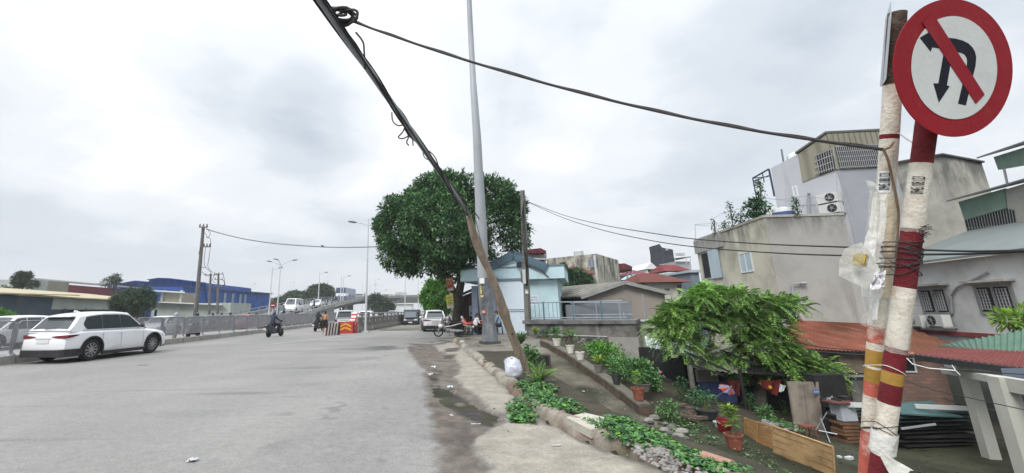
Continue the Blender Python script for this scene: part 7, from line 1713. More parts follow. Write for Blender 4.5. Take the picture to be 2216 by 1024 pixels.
W2=Wall(P(2138,342,17.5),P(2280,300,14.5));mb=MB();mb.slab([W2.at(*W2.uz(x,y)) for x,y in ((2150,340),(2290,296),(2290,345),(2160,368))],-W2.n*.1);T.part('metal_wall',mb,M_GREENM)
q=[W2.at(*W2.uz(2137,341),.3),W2.at(*W2.uz(2290,290),.3)];mb=MB();mb.slab([q[0],q[1],q[1] - W2.n*3 + Vector((0,0,.7)),q[0] - W2.n*3 + Vector((0,0,.7))],(0,0,.06));T.part('roof',mb,MATS['roof_palegreen'])
mb=MB();mb.tube([W2.at(*W2.uz(2169,367),-.05),W2.at(*W2.uz(2177,404),-.05)],.04,6);T.part('post',mb,M_POLEW)
mb=MB();mb.box(W.at(*W.uz(2192,505),-.1),(.7,.3,.35));T.part('laundry',mb,M_WFR)
# grey-white house with two windows
A_,B_=P(1975,575,17.4),P(2250,541,12.9);Z5=B_.z;A_.z=Z5;W=Wall(A_,B_)
T=Thing('house','grey-white house with two barred windows and two air conditioners below the green-roofed house','house',Vector(((A_.x+B_.x)/2,(A_.y+B_.y)/2,YZ)),world=True)
Lh=(Vector((B_.x,B_.y,0)) - Vector((A_.x,A_.y,0))).length;ba_=-W.n*6
mb=MB();W.box(mb,-1.5,Lh + .5,YZ,Z5,-.3,0);W.box(mb,-1.5,-1.2,YZ,Z5,-6,-.31);T.part('wall',mb,M_GWHITE)
q=[W.at(-1.7,Z5 + .0,.35),W.at(Lh + .8,Z5 + .0,.35)];mb=MB();mb.slab([q[0],q[1],q[1] - W.n*4.5 + Vector((0,0,1.7)),q[0] - W.n*4.5 + Vector((0,0,1.7))],(0,0,.08));T.part('roof',mb,MATS['roof_palegreen'])
for rr,lb_ in (((1994,622,2056,681),'left shuttered window with iron bars'),((2116,614,2200,681),'right shuttered window with iron bars')):
    r=W.rect(*rr);f=window(T,W,r,M_SHUT,M_DKIN,1,0,.10,label=lb_,o=.05);u0,u1,z0,z1=r;mb=MB()
    for s in (0,1):
        a0=u0 + .12 + s*(u1-u0)/2;a1=u0 + (u1-u0)/2*(1+s) - .12
        for i in range(4):mb.bar(W.at(a0 + (a1-a0)*(i+.5)/4,z0 + .15,.07),W.at(a0 + (a1-a0)*(i+.5)/4,z1 - .15,.07),.025)
        for i in range(7):z=z0 + .18 + (z1-z0-.36)*i/6;mb.bar(W.at(a0,z,.075),W.at(a1,z,.075),.015)
    T.part('grille',mb,M_POLEG,f);mb=MB();W.box(mb,u0 - .15,u1 + .15,z1 + .06,z1 + .13,0,.3);T.part('window_hood',mb,M_CONCW)
mb=MB();mb.tube([W.at(*W.uz(2065,678),.06),W.at(*W.uz(2062,640),.06),W.at(*W.uz(2075,622),.06),W.at(*W.uz(2142,590),.06)],.035,7);T.part('drain_pipe',mb,M_GALV)
mb=MB();W.box(mb,-1.5,Lh + .5,W.uz(2090,722)[1] - .1,W.uz(2090,719)[1],0,.06);T.part('red_band',mb,mat('band_red',(.22,.05,.05),.8,.2,2,.2))
for px,lb_ in ((2006,'left of the two air conditioners under the grey-white house window'),(2053,'right of the two air conditioners under the grey-white house window')):
    u,z=W.uz(px,706);ac_unit(lb_,W,u,z,.72,.42,.12)
# ---------------------------------------------------------------- booth and its surroundings
M_LBLUE=mat('paint_lightblue',(.50,.67,.72),.9,.08,.7,.2,dirt=((.34,.43,.46),.36,.8),streak=((.26,.31,.32),.25,1.4));M_LBLUE2=mat('paint_paleblue',(.60,.69,.76),.9,.05,.7,.1,dirt=((.38,.44,.48),.25,.8));M_TEAL=mat('trim_slate',(.085,.14,.18),.8,.2,1,.2);M_GSLATE=mat('pillar_slate',(.16,.20,.25),.85,.12,2,.2)
DB=27.;zb=.15
A_=P(1024,600,DB + .6);B_=P(1207,600,DB - 1.0);W=Wall(A_,B_)
T=Thing('kiosk','light blue single-storey building with a slate-trimmed gable behind the mast','building',Vector(((A_.x+B_.x)/2,A_.y,zb)),world=True)
uL,uR=W.uz(1040,640)[0],W.uz(1208,640)[0];zE=W.uz(1130,606)[1];zT=W.uz(1130,582)[1]
mb=MB();W.box(mb,uL,uR,zb - .3,zE,-5,0);T.part('wall',mb,M_LBLUE)
uc=W.uz(1115,570)[0];zP=W.uz(1115,557)[1]
mb=MB();u0,u1=W.uz(1000,590)[0],W.uz(1222,590)[0];W.box(mb,u0,u1,zE,zT + .05,-5.2,.45);T.part('parapet',mb,M_LBLUE)
mb=MB();W.box(mb,u0 - .05,u1 + .05,zT + .05,zT + .13,-5.2,.5);T.part('parapet_coping',mb,M_GSLATE)
ug0,ug1=W.uz(1062,588)[0],W.uz(1172,588)[0]
mb=MB();mb.slab([W.at(ug0,zT + .13,.42),W.at(ug1,zT + .13,.42),W.at(uc,zP,.42)],-W.n*4.5);T.part('gable',mb,M_LBLUE)
mb=MB();mb.bar(W.at(ug0 - .35,zT - .05,.48),W.at(uc,zP + .12,.48),.5,.30,up=W.n);mb.bar(W.at(ug1 + .35,zT - .05,.48),W.at(uc,zP + .12,.48),.5,.30,up=W.n)
T.part('gable_trim',mb,M_TEAL)
mb=MB();mb.slab([W.at(ug0 - .3,zT + .1,.3),W.at(uc,zP + .28,.3),W.at(uc,zP + .28,-4.6),W.at(ug0 - .3,zT + .1,-4.6)],(0,0,.1));mb.slab([W.at(ug1 + .3,zT + .1,.3),W.at(uc,zP + .28,.3),W.at(uc,zP + .28,-4.6),W.at(ug1 + .3,zT + .1,-4.6)],(0,0,.1));T.part('roof',mb,M_TEAL)
# the pale door leaf / gate with slate frame and pillar
r=W.rect(1078,609,1139,716);mb=MB();u0,u1,z0,z1=r;W.box(mb,u0,u1,zb - .1,z1,.5,.56);dr=T.part('gate',mb,M_LBLUE2)
mb=MB();W.box(mb,u0,u1,z1,z1 + .14,.46,.62);zr_=W.uz(1110,674)[1];W.box(mb,u0,u1,zr_ - .03,zr_ + .01,.56,.58);W.box(mb,u0,u1,zr_ + .08,zr_ + .12,.56,.58);T.part('gate_rail',mb,M_GSLATE,dr)
mb=MB();p0,p1=W.uz(1066,660)[0],W.uz(1079,660)[0];W.box(mb,p0,p1,zb - .1,W.uz(1072,605)[1],.3,.8);pl=T.part('gate_pillar',mb,M_GSLATE)
mb=MB();zc_=W.uz(1072,605)[1];mb.hexa([W.at(p0 - .12,zc_,.2),W.at(p1 + .15,zc_,.2),W.at(p1 + .15,zc_,.9),W.at(p0 - .12,zc_,.9),W.at(p0 + .02,zc_ + .16,.3),W.at(p1 + .0,zc_ + .16,.3),W.at(p1 + .0,zc_ + .16,.8),W.at(p0 + .02,zc_ + .16,.8)]);T.part('pillar_cap',mb,M_TEAL,pl)
mb=MB();p0,p1=W.uz(1028,660)[0],W.uz(1040,660)[0];W.box(mb,p0,p1,zb - .1,W.uz(1034,620)[1],.3,.8);T.part('gate_pillar',mb,M_GSLATE)
mb=MB();r=W.rect(1150,638,1166,662);u0,u1,z0,z1=r;W.box(mb,u0 - .3,u1,z0,z1,0,.012);pq=T.part('notice_board',mb,M_LBLUE2)
for i,(y,s) in enumerate(((644,'QUÂN'),(650,'VIÊN TỔ'),(656,'XÍ NGHIỆP'))):
    q=W.at(*W.uz(1155.5,y),.016);R=Matrix.Translation(q) @ Matrix.Rotation(math.atan2(W.d.y,W.d.x),4,'Z') @ Matrix.Rotation(PI/2,4,'X');text_part(T,'lettering',s,.12,R,mat('letter_maroon',(.22,.05,.10),.7,.1,5,0),pq)
mb=MB();mb.box(W.at(*W.uz(1126,575),.6),(.25,.3,.2));T.part('security_camera',mb,M_TRIM)
# back structures over the booth
T=Thing('rooftop_room','pale top floor with a maroon canopy behind the blue building','house',P(1160,600,44),world=True)
mb=MB();mb.hexa([P(1143,590,42),P(1183,590,42),P(1183,590,47),P(1143,590,47),P(1143,549,42),P(1180,549,42),P(1180,549,47),P(1143,549,47)]);T.part('wall',mb,M_GWHITE)
mb=MB();mb.slab([P(1128,547,41),P(1143,540,41),P(1170,537,41),P(1182,543,41),P(1182,548,41),P(1128,548,41)],(0,4,0));T.part('canopy',mb,M_MAR)
mb=MB();mb.tube([P(1181.5,548,41),P(1181.5,565,41)],.05,5);mb.box(P(1162,563,41.5),(1.7,.3,.2));T.part('balcony_rail',mb,M_UP)
T=Thing('lean_to_roof','old layered tin and slate roofs behind the blue gable','roof',P(1110,575,33),world=True)
for i,(x0,y0,x1,y1,m) in enumerate(((1050,560,1185,562,'edge_white'),(1063,573,1178,566,'metal_maroon'),(1058,578,1075,574,'edge_white'),(1052,583,1075,579,'edge_white'))):
    a,b=P(x0,y0,31 + i*.3),P(x1,y1,31 + i*.3);mb=MB();mb.slab([a,b,b + Vector((0,4,.5)),a + Vector((0,4,.5))],(0,0,.08));T.part('roof_sheet',mb,MATS[m])
a,b=P(1062,590,34),P(1172,592,34);mb=MB();mb.slab([P(1070,600,33),P(1070,566,33),P(1095,552,33),P(1120,548,33),P(1150,566,33),P(1170,590,33)],(0,3,0));T.part('wall',mb,M_TEAL)
T=Thing('tea_stall','dark lean-to stall with a maroon back panel left of the mast','stall',P(1020,715,29),world=True)
mb=MB();a,b=P(992,640,27.5),P(1032,622,28.5);mb.slab([a,b,b + Vector((.3,3,0)),a + Vector((0,3,0))],(0,0,.07));T.part('roof',mb,MATS['metal_tan'] if 0 else M_TEAL)
mb=MB();mb.slab([P(1014,640,30.5),P(1036,633,30.5),P(1036,662,30.5),P(1014,662,30.5)],(0,.1,0));T.part('back_panel',mb,M_MAR)
mb=MB();mb.slab([P(995,645,31),P(1030,628,31),P(1045,712,31),P(990,712,31)],(0,.1,0));T.part('back_wall',mb,mat('stall_dark',(.06,.05,.05),.9,.3,2,.2))
mb=MB();mb.slab([P(1014,662,30.3),P(1036,662,30.3),P(1038,695,30.3),P(1014,695,30.3)],(0,.1,0));T.part('door',mb,M_LBLUE2)
for x in (994,1013):mb=MB();mb.tube([P(x,640,27.7),Vector((P(x,640,27.7).x,P(x,640,27.7).y,.2))],.05,6);T.part('post',mb,M_TRIM)
mb=MB();mb.box(P(1029,644,30.3),(.17,.02,.14));T.part('notice',mb,MATS['paper_white'])
# ---------------------------------------------------------------- platform, retaining wall, railing
M_OLDC=mat('old_concrete',(.16,.155,.145),.95,.3,1.4,.8,dirt=((.035,.035,.032),.62,1.3),streak=((.36,.35,.32),.22,2.5))
DP=21.;a,b=P(1140,704,23.3),P(1372,694,DP);a.z=b.z=P(1372,693,DP).z
T=Thing('retaining_wall','black-stained concrete platform wall with a coping and rubble base below the railing','retaining wall',Vector(((a.x+b.x)/2,(a.y+b.y)/2,-.8)),world=True);W=Wall(a,b);Lw=(b - a).length;zt_=a.z
mb=MB();W.box(mb,0,Lw - 1.25,-1.2,zt_ - .18,-3.2,0);T.part('wall',mb,M_OLDC)
mb=MB();W.box(mb,-.2,Lw + .1,zt_ - .18,zt_,-3.3,.14);T.part('slab',mb,mat('slab_grey',(.15,.15,.15),.9,.2,2,.3,dirt=((.05,.05,.045),.45,1.6)))
mb=MB();W.box(mb,Lw - 1.25,Lw + .05,zt_ - .80,zt_ - .18,-3.2,.05);T.part('pillar_head',mb,M_OLDC)
mb=MB();W.box(mb,Lw - 1.25,Lw + .12,-1.3,zt_ - .80,-3.2,.09);T.part('pillar',mb,mat('pillar_concrete',(.26,.255,.23),.95,.12,2,.4,streak=((.16,.16,.14),.35,3)))
mb=MB();mb.tube([W.at(1.0,zt_ - .72,.1),W.at(Lw - 1.3,zt_ - .78,.1)],.018,5);T.part('pipe',mb,M_POLEW)
mb=MB()
for i in range(120):
    u=Lw - 1.3 - abs(random.gauss(0,1.2));z=random.uniform(-1.0,zt_ - .85);s=random.uniform(.05,.13);q=Matrix.Rotation(random.random()*6,3,'Y');mb.ball(W.at(max(.3,u),z,.02),(s*1.2,.05,s*.7),6,4,R=q)
T.part('rubble',mb,mat('rubble',(.15,.145,.13),.95,.4,4,.5,island=.5))
RLM=mat('rail_teal',(.10,.17,.20),.6,.15,5,.1);RLG=mat('rail_grey',(.26,.30,.34),.6,.12,5,.1)
T=Thing('railing','slate-blue metal railing along the platform edge','railing',W.at(Lw/2,zt_),world=True)
zr1=P(1360,651,DP + .4).z;zr0=zt_ + .13
mb=MB();mb.tube([W.at(-.1,zr1,-.25),W.at(Lw - .45,zr1,-.25)],.032,7);mb.tube([W.at(-.1,zr0,-.25),W.at(Lw - .3,zr0,-.25)],.026,7);mb.tube([W.at(Lw - .45,zr0+.0,-.25),W.at(Lw - .45,zr0 + .25,-.25)],.03,6);T.part('rail',mb,RLG)
for px in (1175,1240,1302):
    u=W.uz(px,690)[0];mb=MB();mb.tube([W.at(u,zt_,-.25),W.at(u,zr1 + .05,-.25)],.042,7);T.part('post',mb,RLM)
mb=MB()
for px in (1156,1165,1186,1195,1204):u=W.uz(px,680)[0];mb.tube([W.at(u,zr0,-.25),W.at(u,zr1,-.25)],.014,5)
T.part('baluster',mb,RLM)
mb=MB();T=Thing('railing','far grey railing on the other side of the platform','railing',W.at(Lw*.6,zt_,-3),world=True)
mb.tube([W.at(1.8,zr1 - .02,-3.1),W.at(Lw - .4,zr1 - .05,-3.1)],.03,6);mb.tube([W.at(1.8,zr0 + .1,-3.1),W.at(Lw - .2,zr0 + .1,-3.1)],.03,6)
for i in range(5):u=2 + i*1.25;mb.tube([W.at(u,zt_,-3.1),W.at(u,zr1 + (.4 if i == 3 else 0),-3.1)],.03,6)
T.part('rail',mb,RLG)
# low wall along the path
T=Thing('low_wall','low brick wall topped with concrete, stepping down beside the path and lined with pots','low wall',(4.7,15,-.5),world=True)
mb=MB();mc=MB();N_=26
for i in range(N_):
    t0,t1=i/N_,(i+1)/N_;x0,y0=wallxy(t0);x1,y1=wallxy(t1);z0,z1=wallz(t0),wallz(t1);j=random.uniform(-.012,.012)
    mb.hexa([(x0-.09+j,y0,z0-.9),(x0+.16,y0,z0-.9),(x1+.16,y1,z1-.9),(x1-.09+j,y1,z1-.9),(x0-.09+j,y0,z0-.05),(x0+.16,y0,z0-.05),(x1+.16,y1,z1-.05),(x1-.09+j,y1,z1-.05)])
    mc.hexa([(x0-.11+j,y0,z0-.05),(x0+.19,y0,z0-.05),(x1+.19,y1,z1-.05),(x1-.11+j,y1,z1-.05),(x0-.10+j,y0,z0),(x0+.18,y0,z0),(x1+.18,y1,z1),(x1-.10+j,y1,z1)])
T.part('wall',mb,mat('wall_oldbrick',(.095,.07,.055),.95,.35,3,.8,dirt=((.07,.06,.05),.45,2.2),streak=((.24,.21,.17),.2,4)));T.part('coping',mc,mat('coping_moss',(.13,.125,.10),.95,.25,3,.6,dirt=((.09,.085,.065),.4,3)))
mb=MB()
for i in range(14):
    c=Vector(wallxy(1.03 + i*.012) + (0,));c.z=ground_z(c.x,c.y);s=random.uniform(.06,.16);mb.ball(c + Vector((random.uniform(-.15,.25),0,.04)),(s,s*.8,s*.5),6,4)
solo('rubble',mb,MATS['rubble'],'broken lumps of wall at the low end of the potted-plant wall','rubble',kind='stuff')
# brick hatch at the head of the path and flat slab among the weeds
c=GT(1186,800);mb=MB();mb.box(c + Vector((-.15,.3,.15)),(.55,.5,.6));T=Thing('brick_pit','small square brick pit at the head of the path','brick pit',c,world=True);T.part('wall',mb,MATS['wall_oldbrick']);mb=MB();mb.box(c + Vector((-.15,.045,.27)),(.42,.02,.28));T.part('opening',mb,M_DKIN)
q=[G(1225,903,.16),G(1265,893,.16),G(1308,903,.16),G(1302,925,.16),G(1278,930,.16)];mb=MB();mb.slab(q,(0,0,-.10));solo('paving_slab',mb,mat('slab_pale',(.42,.40,.34),.95,.1,3,.5,dirt=((.3,.28,.22),.3,4)),'pale square slab lying among the weeds on the kerb','slab')
# ---------------------------------------------------------------- mid-distance houses
def simple(label,px0,px1,ytop,ybot,d,m,depth=6,roof=None,rm=None,wins=(),dd=0.,ytop1=None,name='house'):
    a,b=P(px0,ytop,d),P(px1,ytop if ytop1 is None else ytop1,d + dd);zb_=P(px0,ybot,d).z;T=Thing(name,label,'house',Vector(((a.x+b.x)/2,(a.y+b.y)/2,YZ)),world=True);W=Wall(a,b);L=(Vector((b.x,b.y,0)) - Vector((a.x,a.y,0))).length
    mb=MB();mb.hexa([W.at(0,YZ,-depth),W.at(L,YZ,-depth),W.at(L,YZ),W.at(0,YZ),W.at(0,a.z,-depth),W.at(L,b.z,-depth),W.at(L,b.z),W.at(0,a.z)]);T.part('wall',mb,m)
    for w_ in wins:window(T,W,W.rect(*w_[:4]),w_[4] if len(w_) > 4 else M_SHUT,w_[5] if len(w_) > 5 else M_DKIN,1,0,.08)
    if roof:   # (overhang, rise, kind)
        o,h,k=roof;z=max(a.z,b.z);
        if k == 'gable':mb=MB();mb.add([W.at(-o,z,o),W.at(L+o,z,o),W.at(L+o,z,-depth-o),W.at(-o,z,-depth-o),W.at(o,z+h,-depth/2),W.at(L-o,z+h,-depth/2)],[(0,1,5,4),(2,3,4,5),(0,4,3),(1,2,5),(3,2,1,0)])
        elif k == 'front':mb=MB();mb.add([W.at(-o,z,o),W.at(L+o,z,o),W.at(L/2,z+h,o),W.at(-o,z,-depth-o),W.at(L+o,z,-depth-o),W.at(L/2,z+h,-depth-o)],[(0,1,2),(3,5,4),(0,2,5,3),(1,4,5,2),(0,3,4,1)])
        else:mb=MB();W.box(mb,-o,L + o,z,z + h,-depth - o,o)
        T.part('roof',mb,rm)
    return T,W,L
M_RROOF=mat('roof_red',(.15,.025,.025),.95,.15,.6,.2,rib=(0,.3,.4),dirt=((.2,.08,.07),.3,.7));M_RTILE=mat('roof_tile_red',(.12,.038,.03),.95,.2,1,.3,dirt=((.14,.06,.05),.35,.8))
T,W,L=simple('beige block with a square blue-grey window behind the garden tree',1183,1290,560,660,46,M_BEIGE,8,ytop1=549,wins=((1272,560,1289,578,M_LAV2,M_GSLATE),),dd=-3)
mb=MB();q=W.at(L*.60,W.uz(1259,552)[1],-1);mb.lathe(q,[(.5,0),(.5,.5),(.2,.7)],12);T.part('roof_tank',mb,M_PALE);mb=MB();mb.tube([W.at(L - .15,-1,.1),W.at(L - .15,W.uz(1288,553)[1],.1)],.12,6);T.part('drain_pipe',mb,M_GWHITE)
simple('little tower with a tiled hipped red roof in front of the beige block',1240,1276,594,640,42,M_CONCW,4,(.5,1.0,'gable'),M_RTILE)
T,W,L=simple('grey house with a big red canopy over its terrace',1300,1368,606,650,52,M_CONCW,7,wins=((1302,608,1312,622),(1336,606,1362,616)))
mb=MB();mb.slab([P(1300,587,51),P(1305,573,51),P(1352,570,51),P(1368,577,51),P(1368,586,51)],(0,7,0));T.part('canopy',mb,M_RROOF)
mb=MB();mb.slab([P(1300,590,50.8),P(1368,583,50.8),P(1368,577,50.8),P(1300,581,50.8)],(0,.2,0));T.part('canopy_edge',mb,M_MAR)
for x in (1311,1315,1358,1367):mb=MB();mb.tube([P(x,586,51.3),P(x,609,51.3)],.12,6);T.part('post',mb,M_WFR)
simple('small pale house with maroon awnings left of the little white gable',1368,1398,594,640,60,M_GWHITE,5,(.5,.8,'gable'),M_MAR,wins=((1372,600,1392,608),))
simple('light turquoise house with a dark opening',1370,1400,604,640,56,mat('wall_turq',(.30,.45,.50),.9,.1,1,.1),4,(.2,.7,'front'),MATS['wall_turq'],wins=((1382,606,1399,616),))
T,W,L=simple('narrow white house front with a small open gable',1398,1420,583,640,75,M_WFR,6,(.3,1.2,'front'),M_WFR,wins=((1401,581.5,1418,590,M_WFR,M_DKIN),))
simple('dark-roofed long low house below the white gable',1398,1470,598,640,64,M_CONCW,6,(.5,.5,'gable'),mat('roof_brown',(.11,.08,.07),.9,.2,1,.2))
T,W,L=simple('narrow tower wrapped in dark net with a jagged top',1430,1457,546,600,95,mat('net_dark',(.035,.04,.055),.9,.2,.8,.3,streak=((.07,.075,.09),.3,1)),5,name='tower')
mb=MB();mb.slab([P(1427,528,94.8),P(1433,536,94.8),P(1456,540,94.8),P(1459,560,94.8),P(1460,584,94.8),P(1432,590,94.8),P(1430,546,94.8)],(0,5,0));T.part('net',mb,MATS['net_dark']);mb=MB();mb.slab([P(1441,537.5,94.6),P(1446,537.5,94.6),P(1446,542,94.6),P(1441,542,94.6)],(0,.1,0));T.part('opening',mb,M_PALE)
T,W,L=simple('pale grey house with roof tanks and terrace canopy right of the dark tower',1458,1494,566,610,88,M_LAV,6)
mb=MB();mb.slab([P(1460,559,87),P(1495,555,87),P(1495,556.5,87),P(1460,560.5,87)],(0,5,0));T.part('canopy',mb,M_TRIM);mb=MB()
for x in (1466,1472,1478):mb.lathe(P(x,553 + (x-1466)*.0,88),[(.35,0),(.35,.5),(.1,.6)],9)
T.part('roof_tank',mb,M_PALE);mb=MB()
for x in (1461,1485,1494):mb.tube([P(x,557,87),P(x,572,87)],.07,5)
T.part('post',mb,M_WFR)
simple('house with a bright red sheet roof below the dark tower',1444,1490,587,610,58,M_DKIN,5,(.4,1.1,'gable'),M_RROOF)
simple('low white house with dark bays under the red sheet roof',1444,1500,589,625,50,M_WFR,5,wins=((1447,596,1468,607,M_WFR,M_DKIN),(1472,596,1494,607,M_WFR,M_DKIN)))
T,W,L=simple('cream house with a low brown-red hipped roof behind the grey shed',1395,1475,612,660,34,mat('wall_cream',(.52,.50,.45),.9,.08,1,.1,dirt=((.38,.36,.32),.25,1)),5,(.6,.9,'gable'),M_RTILE,wins=((1438,624,1449,630),(1466,616,1476,640)))
simple('narrow dark house strip with a blue post left of the beige house',1495,1512,590,660,36,M_GSLATE,4,(.2,.2,'flat'),M_PANEB)
# brown-grey gable shed beside the platform
M_ASB=mat('sheet_fibro',(.20,.19,.165),.9,.2,1,.3,rib=(0,.18,.6),dirt=((.12,.11,.10),.35,1.2),streak=((.34,.31,.27),.25,3));M_SHEDW=mat('wall_brown',(.28,.25,.225),.95,.08,.7,.3,dirt=((.16,.145,.13),.3,.8))
DS=27;rp_=P(1350,617,DS);a,b=P(1278,637,DS + .6),P(1436,636,DS - .3)
T=Thing('shed','brown-grey plastered shed with a low gable and old corrugated roof behind the railing','shed',Vector((rp_.x,rp_.y,YZ)),world=True);W=Wall(a,b)
pts=[W.at(*W.uz(x,y)) for x,y in ((1272,641),(1350,615),(1438,637))];mb=MB();mb.slab([Vector((pts[0].x,pts[0].y,YZ))] + pts + [Vector((pts[2].x,pts[2].y,YZ))],-W.n*5.5);T.part('wall',mb,M_SHEDW)
bk=-W.n*6 ;mb=MB();l0=W.at(*W.uz(1256,645),.35);r0=W.at(*W.uz(1350,612),.35);mb.slab([l0,r0,r0 + bk + Vector((-3.5,0,0)),l0 + bk + Vector((-3.5,0,0))],(0,0,.09));T.part('roof',mb,M_ASB)
mb=MB();l1=W.at(*W.uz(1452,637),.35);mb.slab([r0,l1,l1 + bk,r0 + bk],(0,0,.09));T.part('roof',mb,M_ASB)
mb=MB();mb.bar(l0 + W.n*.02,r0 + W.n*.02,.06,.2);mb.bar(r0 + W.n*.02,l1 + W.n*.02,.06,.22);T.part('roof_edge',mb,mat('edge_grey',(.25,.26,.25),.9,.15,2,.2))
T=Thing('lean_to','long lean-to roof of rusty corrugated sheets reaching left from the brown-grey shed','lean-to',P(1240,700,30),world=True)
mb=MB();mb.slab([P(1212,645,28),P(1262,642,27.3),P(1350,614,28.5),P(1340,612,34),P(1215,634,36)],(0,0,.08));T.part('roof',mb,M_ASB)
mb=MB();mb.slab([P(1214,642,30),P(1270,640,30),P(1270,690,30),P(1210,690,30)],(0,.2,0));T.part('wall',mb,M_DKIN)
mb=MB()
for i in range(9):q=P(1216 + i*6,645 + random.uniform(-3,3),29.6);mb.box(q,(random.uniform(.2,.6),.5,.06),rz=random.random(),tilt=Matrix.Rotation(random.uniform(-.4,.4),3,'Y'))
T.part('stacked_sheet',mb,M_RUST)
T=Thing('grey_wall','slate-grey plastered yard wall behind the railing','wall',P(1300,690,25.5),world=True);a,b=P(1225,660,25.5),P(1366,652,24.8);mb=MB();mb.slab([Vector((a.x,a.y,YZ)),a,b,Vector((b.x,b.y,YZ))],(0,.2,0));T.part('wall',mb,mat('plaster_slate',(.16,.175,.195),.95,.15,1,.3,dirt=((.22,.23,.25),.3,1.3)))
T=Thing('yard_wall','pale lime-green low wall below the brown shed','wall',P(1405,710,24),world=True);a,b=P(1366,697,24),P(1480,693,24);mb=MB();mb.slab([Vector((a.x,a.y,YZ)),a,b,Vector((b.x,b.y,YZ))],(0,.2,0));T.part('wall',mb,mat('wall_lime',(.38,.45,.30),.9,.1,1,.1));mb=MB();mb.bar(a + Vector((0,0,.05)),b + Vector((0,0,.05)),.3,.08);T.part('coping',mb,M_GWHITE)
# ---------------------------------------------------------------- the yard
M_RUSTR=mat('roof_rusty',(.22,.075,.05),.95,.3,.8,.3,spec=.1,dirt=((.085,.030,.012),.6,.45),streak=((.50,.32,.26),.30,5,(1.6,.08,.2)),stretch=(3,.25,1));M_REDM=mat('roof_red_metal',(.19,.05,.045),.8,.15,1,.2,rib=(0,.15,.9),dirt=((.22,.09,.07),.35,1.5));M_GRNM=mat('roof_green_metal',(.12,.22,.165),.8,.12,1,.2,rib=(0,.15,.9),dirt=((.12,.18,.14),.3,1.5))
M_BRICK=mat('brick_old',(.20,.105,.08),.95,.3,2,.6,brick=((.14,.09,.07),(.10,.095,.08),1.9,(PI/2,0,0)),dirt=((.13,.12,.10),.35,1.2));M_CREAMW=mat('wall_creamwhite',(.46,.46,.41),.9,.07,1,.2,streak=((.36,.35,.30),.22,2));M_DPLANK=mat('plank_grey',(.20,.17,.14),.9,.25,3,.6,stretch=(2,2,.3),dirt=((.09,.08,.07),.4,3));M_BAMB=mat('bamboo_board',(.44,.29,.145),.85,.18,4,.6,stretch=(1,1,4),dirt=((.24,.15,.07),.35,3));M_BLK=mat('black_matter',(.018,.018,.018),.9,.4,3,.4)
def corrug(T,name,c00,c10,c11,c01,n,amp,m,th=.012):
    """corrugated sheet: c00-c10 runs across the ribs, c00-c01 along them"""
    c00,c10,c11,c01=map(Vector,(c00,c10,c11,c01));nn=(c10-c00).cross(c01-c00).normalized();nn=nn if nn.z > 0 else -nn;vs=[];fs=[];k=n*6
    for r in (0,1):
        for i in range(k+1):
            t=i/k;p=(c00.lerp(c10,t) if r == 0 else c01.lerp(c11,t)) + nn*amp*math.sin(t*n*2*PI);vs.append(p)
    for i in range(k):fs.append((i,i+1,k+2+i,k+1+i))
    o=len(vs);vs += [v - nn*th for v in vs];fs += [(o+k+1+i,o+k+2+i,o+i+1,o+i) for i in range(k)] + [(i,o+i,o+i+1,i+1) for i in range(k)]
    return T.part(name,MB().add(vs,fs),m,smooth=True)
# rusty roofed brick house
FL,FR,BR,BL=P(1690,752,12.9),P(1985,767,12.0),P(1885,680,18.5),P(1715,688,17.0)
T=Thing('house','low brick house with a big rusty red corrugated roof behind the feathery tree','house',Vector((FR.x - 2,FR.y,YZ)),world=True)
corrug(T,'roof',BL,BR,FR,FL,34,.012,M_RUSTR)
corrug(T,'roof',BR + Vector((0,0,-.01)),P(2075,748,14.5),P(2070,752,13.2),FR + Vector((.05,0,-.02)),8,.02,mat('roof_rust_brown',(.13,.045,.02),.9,.25,1.2,.3,dirt=((.15,.06,.04),.4,2)))
W=Wall(FL + Vector((.3,.25,0)),FR + Vector((1.2,.1,0)));Lw=(Vector((FR.x+1.2,FR.y+.1,0)) - Vector((FL.x+.3,FL.y+.25,0))).length;zt_=min(FL.z,FR.z) - .06
u5=W.uz(2062,860)[0];mb=MB();W.box(mb,1.2,u5,YZ - .3,zt_,-.2,0);T.part('wall',mb,M_BRICK)
mb=MB();W.box(mb,1.3,W.uz(1870,800)[0],zt_ - .5,zt_ + .0,.0,.04);T.part('plaster_band',mb,mat('plaster_brown',(.20,.16,.12),.95,.25,2,.6,dirt=((.10,.08,.06),.4,2)))
window(T,W,W.rect(1948,774,1980,806),M_GWHITE,M_DKIN,0,0,.04)
mb=MB();r=W.rect(1838,818,1880,868);W.box(mb,r[0],r[1],r[2] - .8,r[3],.01,.05);T.part('door',mb,M_OLDC)
mb=MB();mb.bar(W.at(r[0] - .3,r[3] + .05,.1),W.at(r[1] + .3,r[3] + .08,.1),.1,.05);T.part('door_lintel',mb,M_GALV)
mb=MB();mb.tube([FL + Vector((.2,-.05,-.05)),FL.lerp(FR,.5) + Vector((0,-.1,-.09)),FR + Vector((0,-.05,-.05))],.02,5);mb.tube([P(1700,738,12.7),P(1780,752,12),P(1840,757,11.8),P(1940,768,11)],.012,5);T.part('eave_wire',mb,M_WIRE)
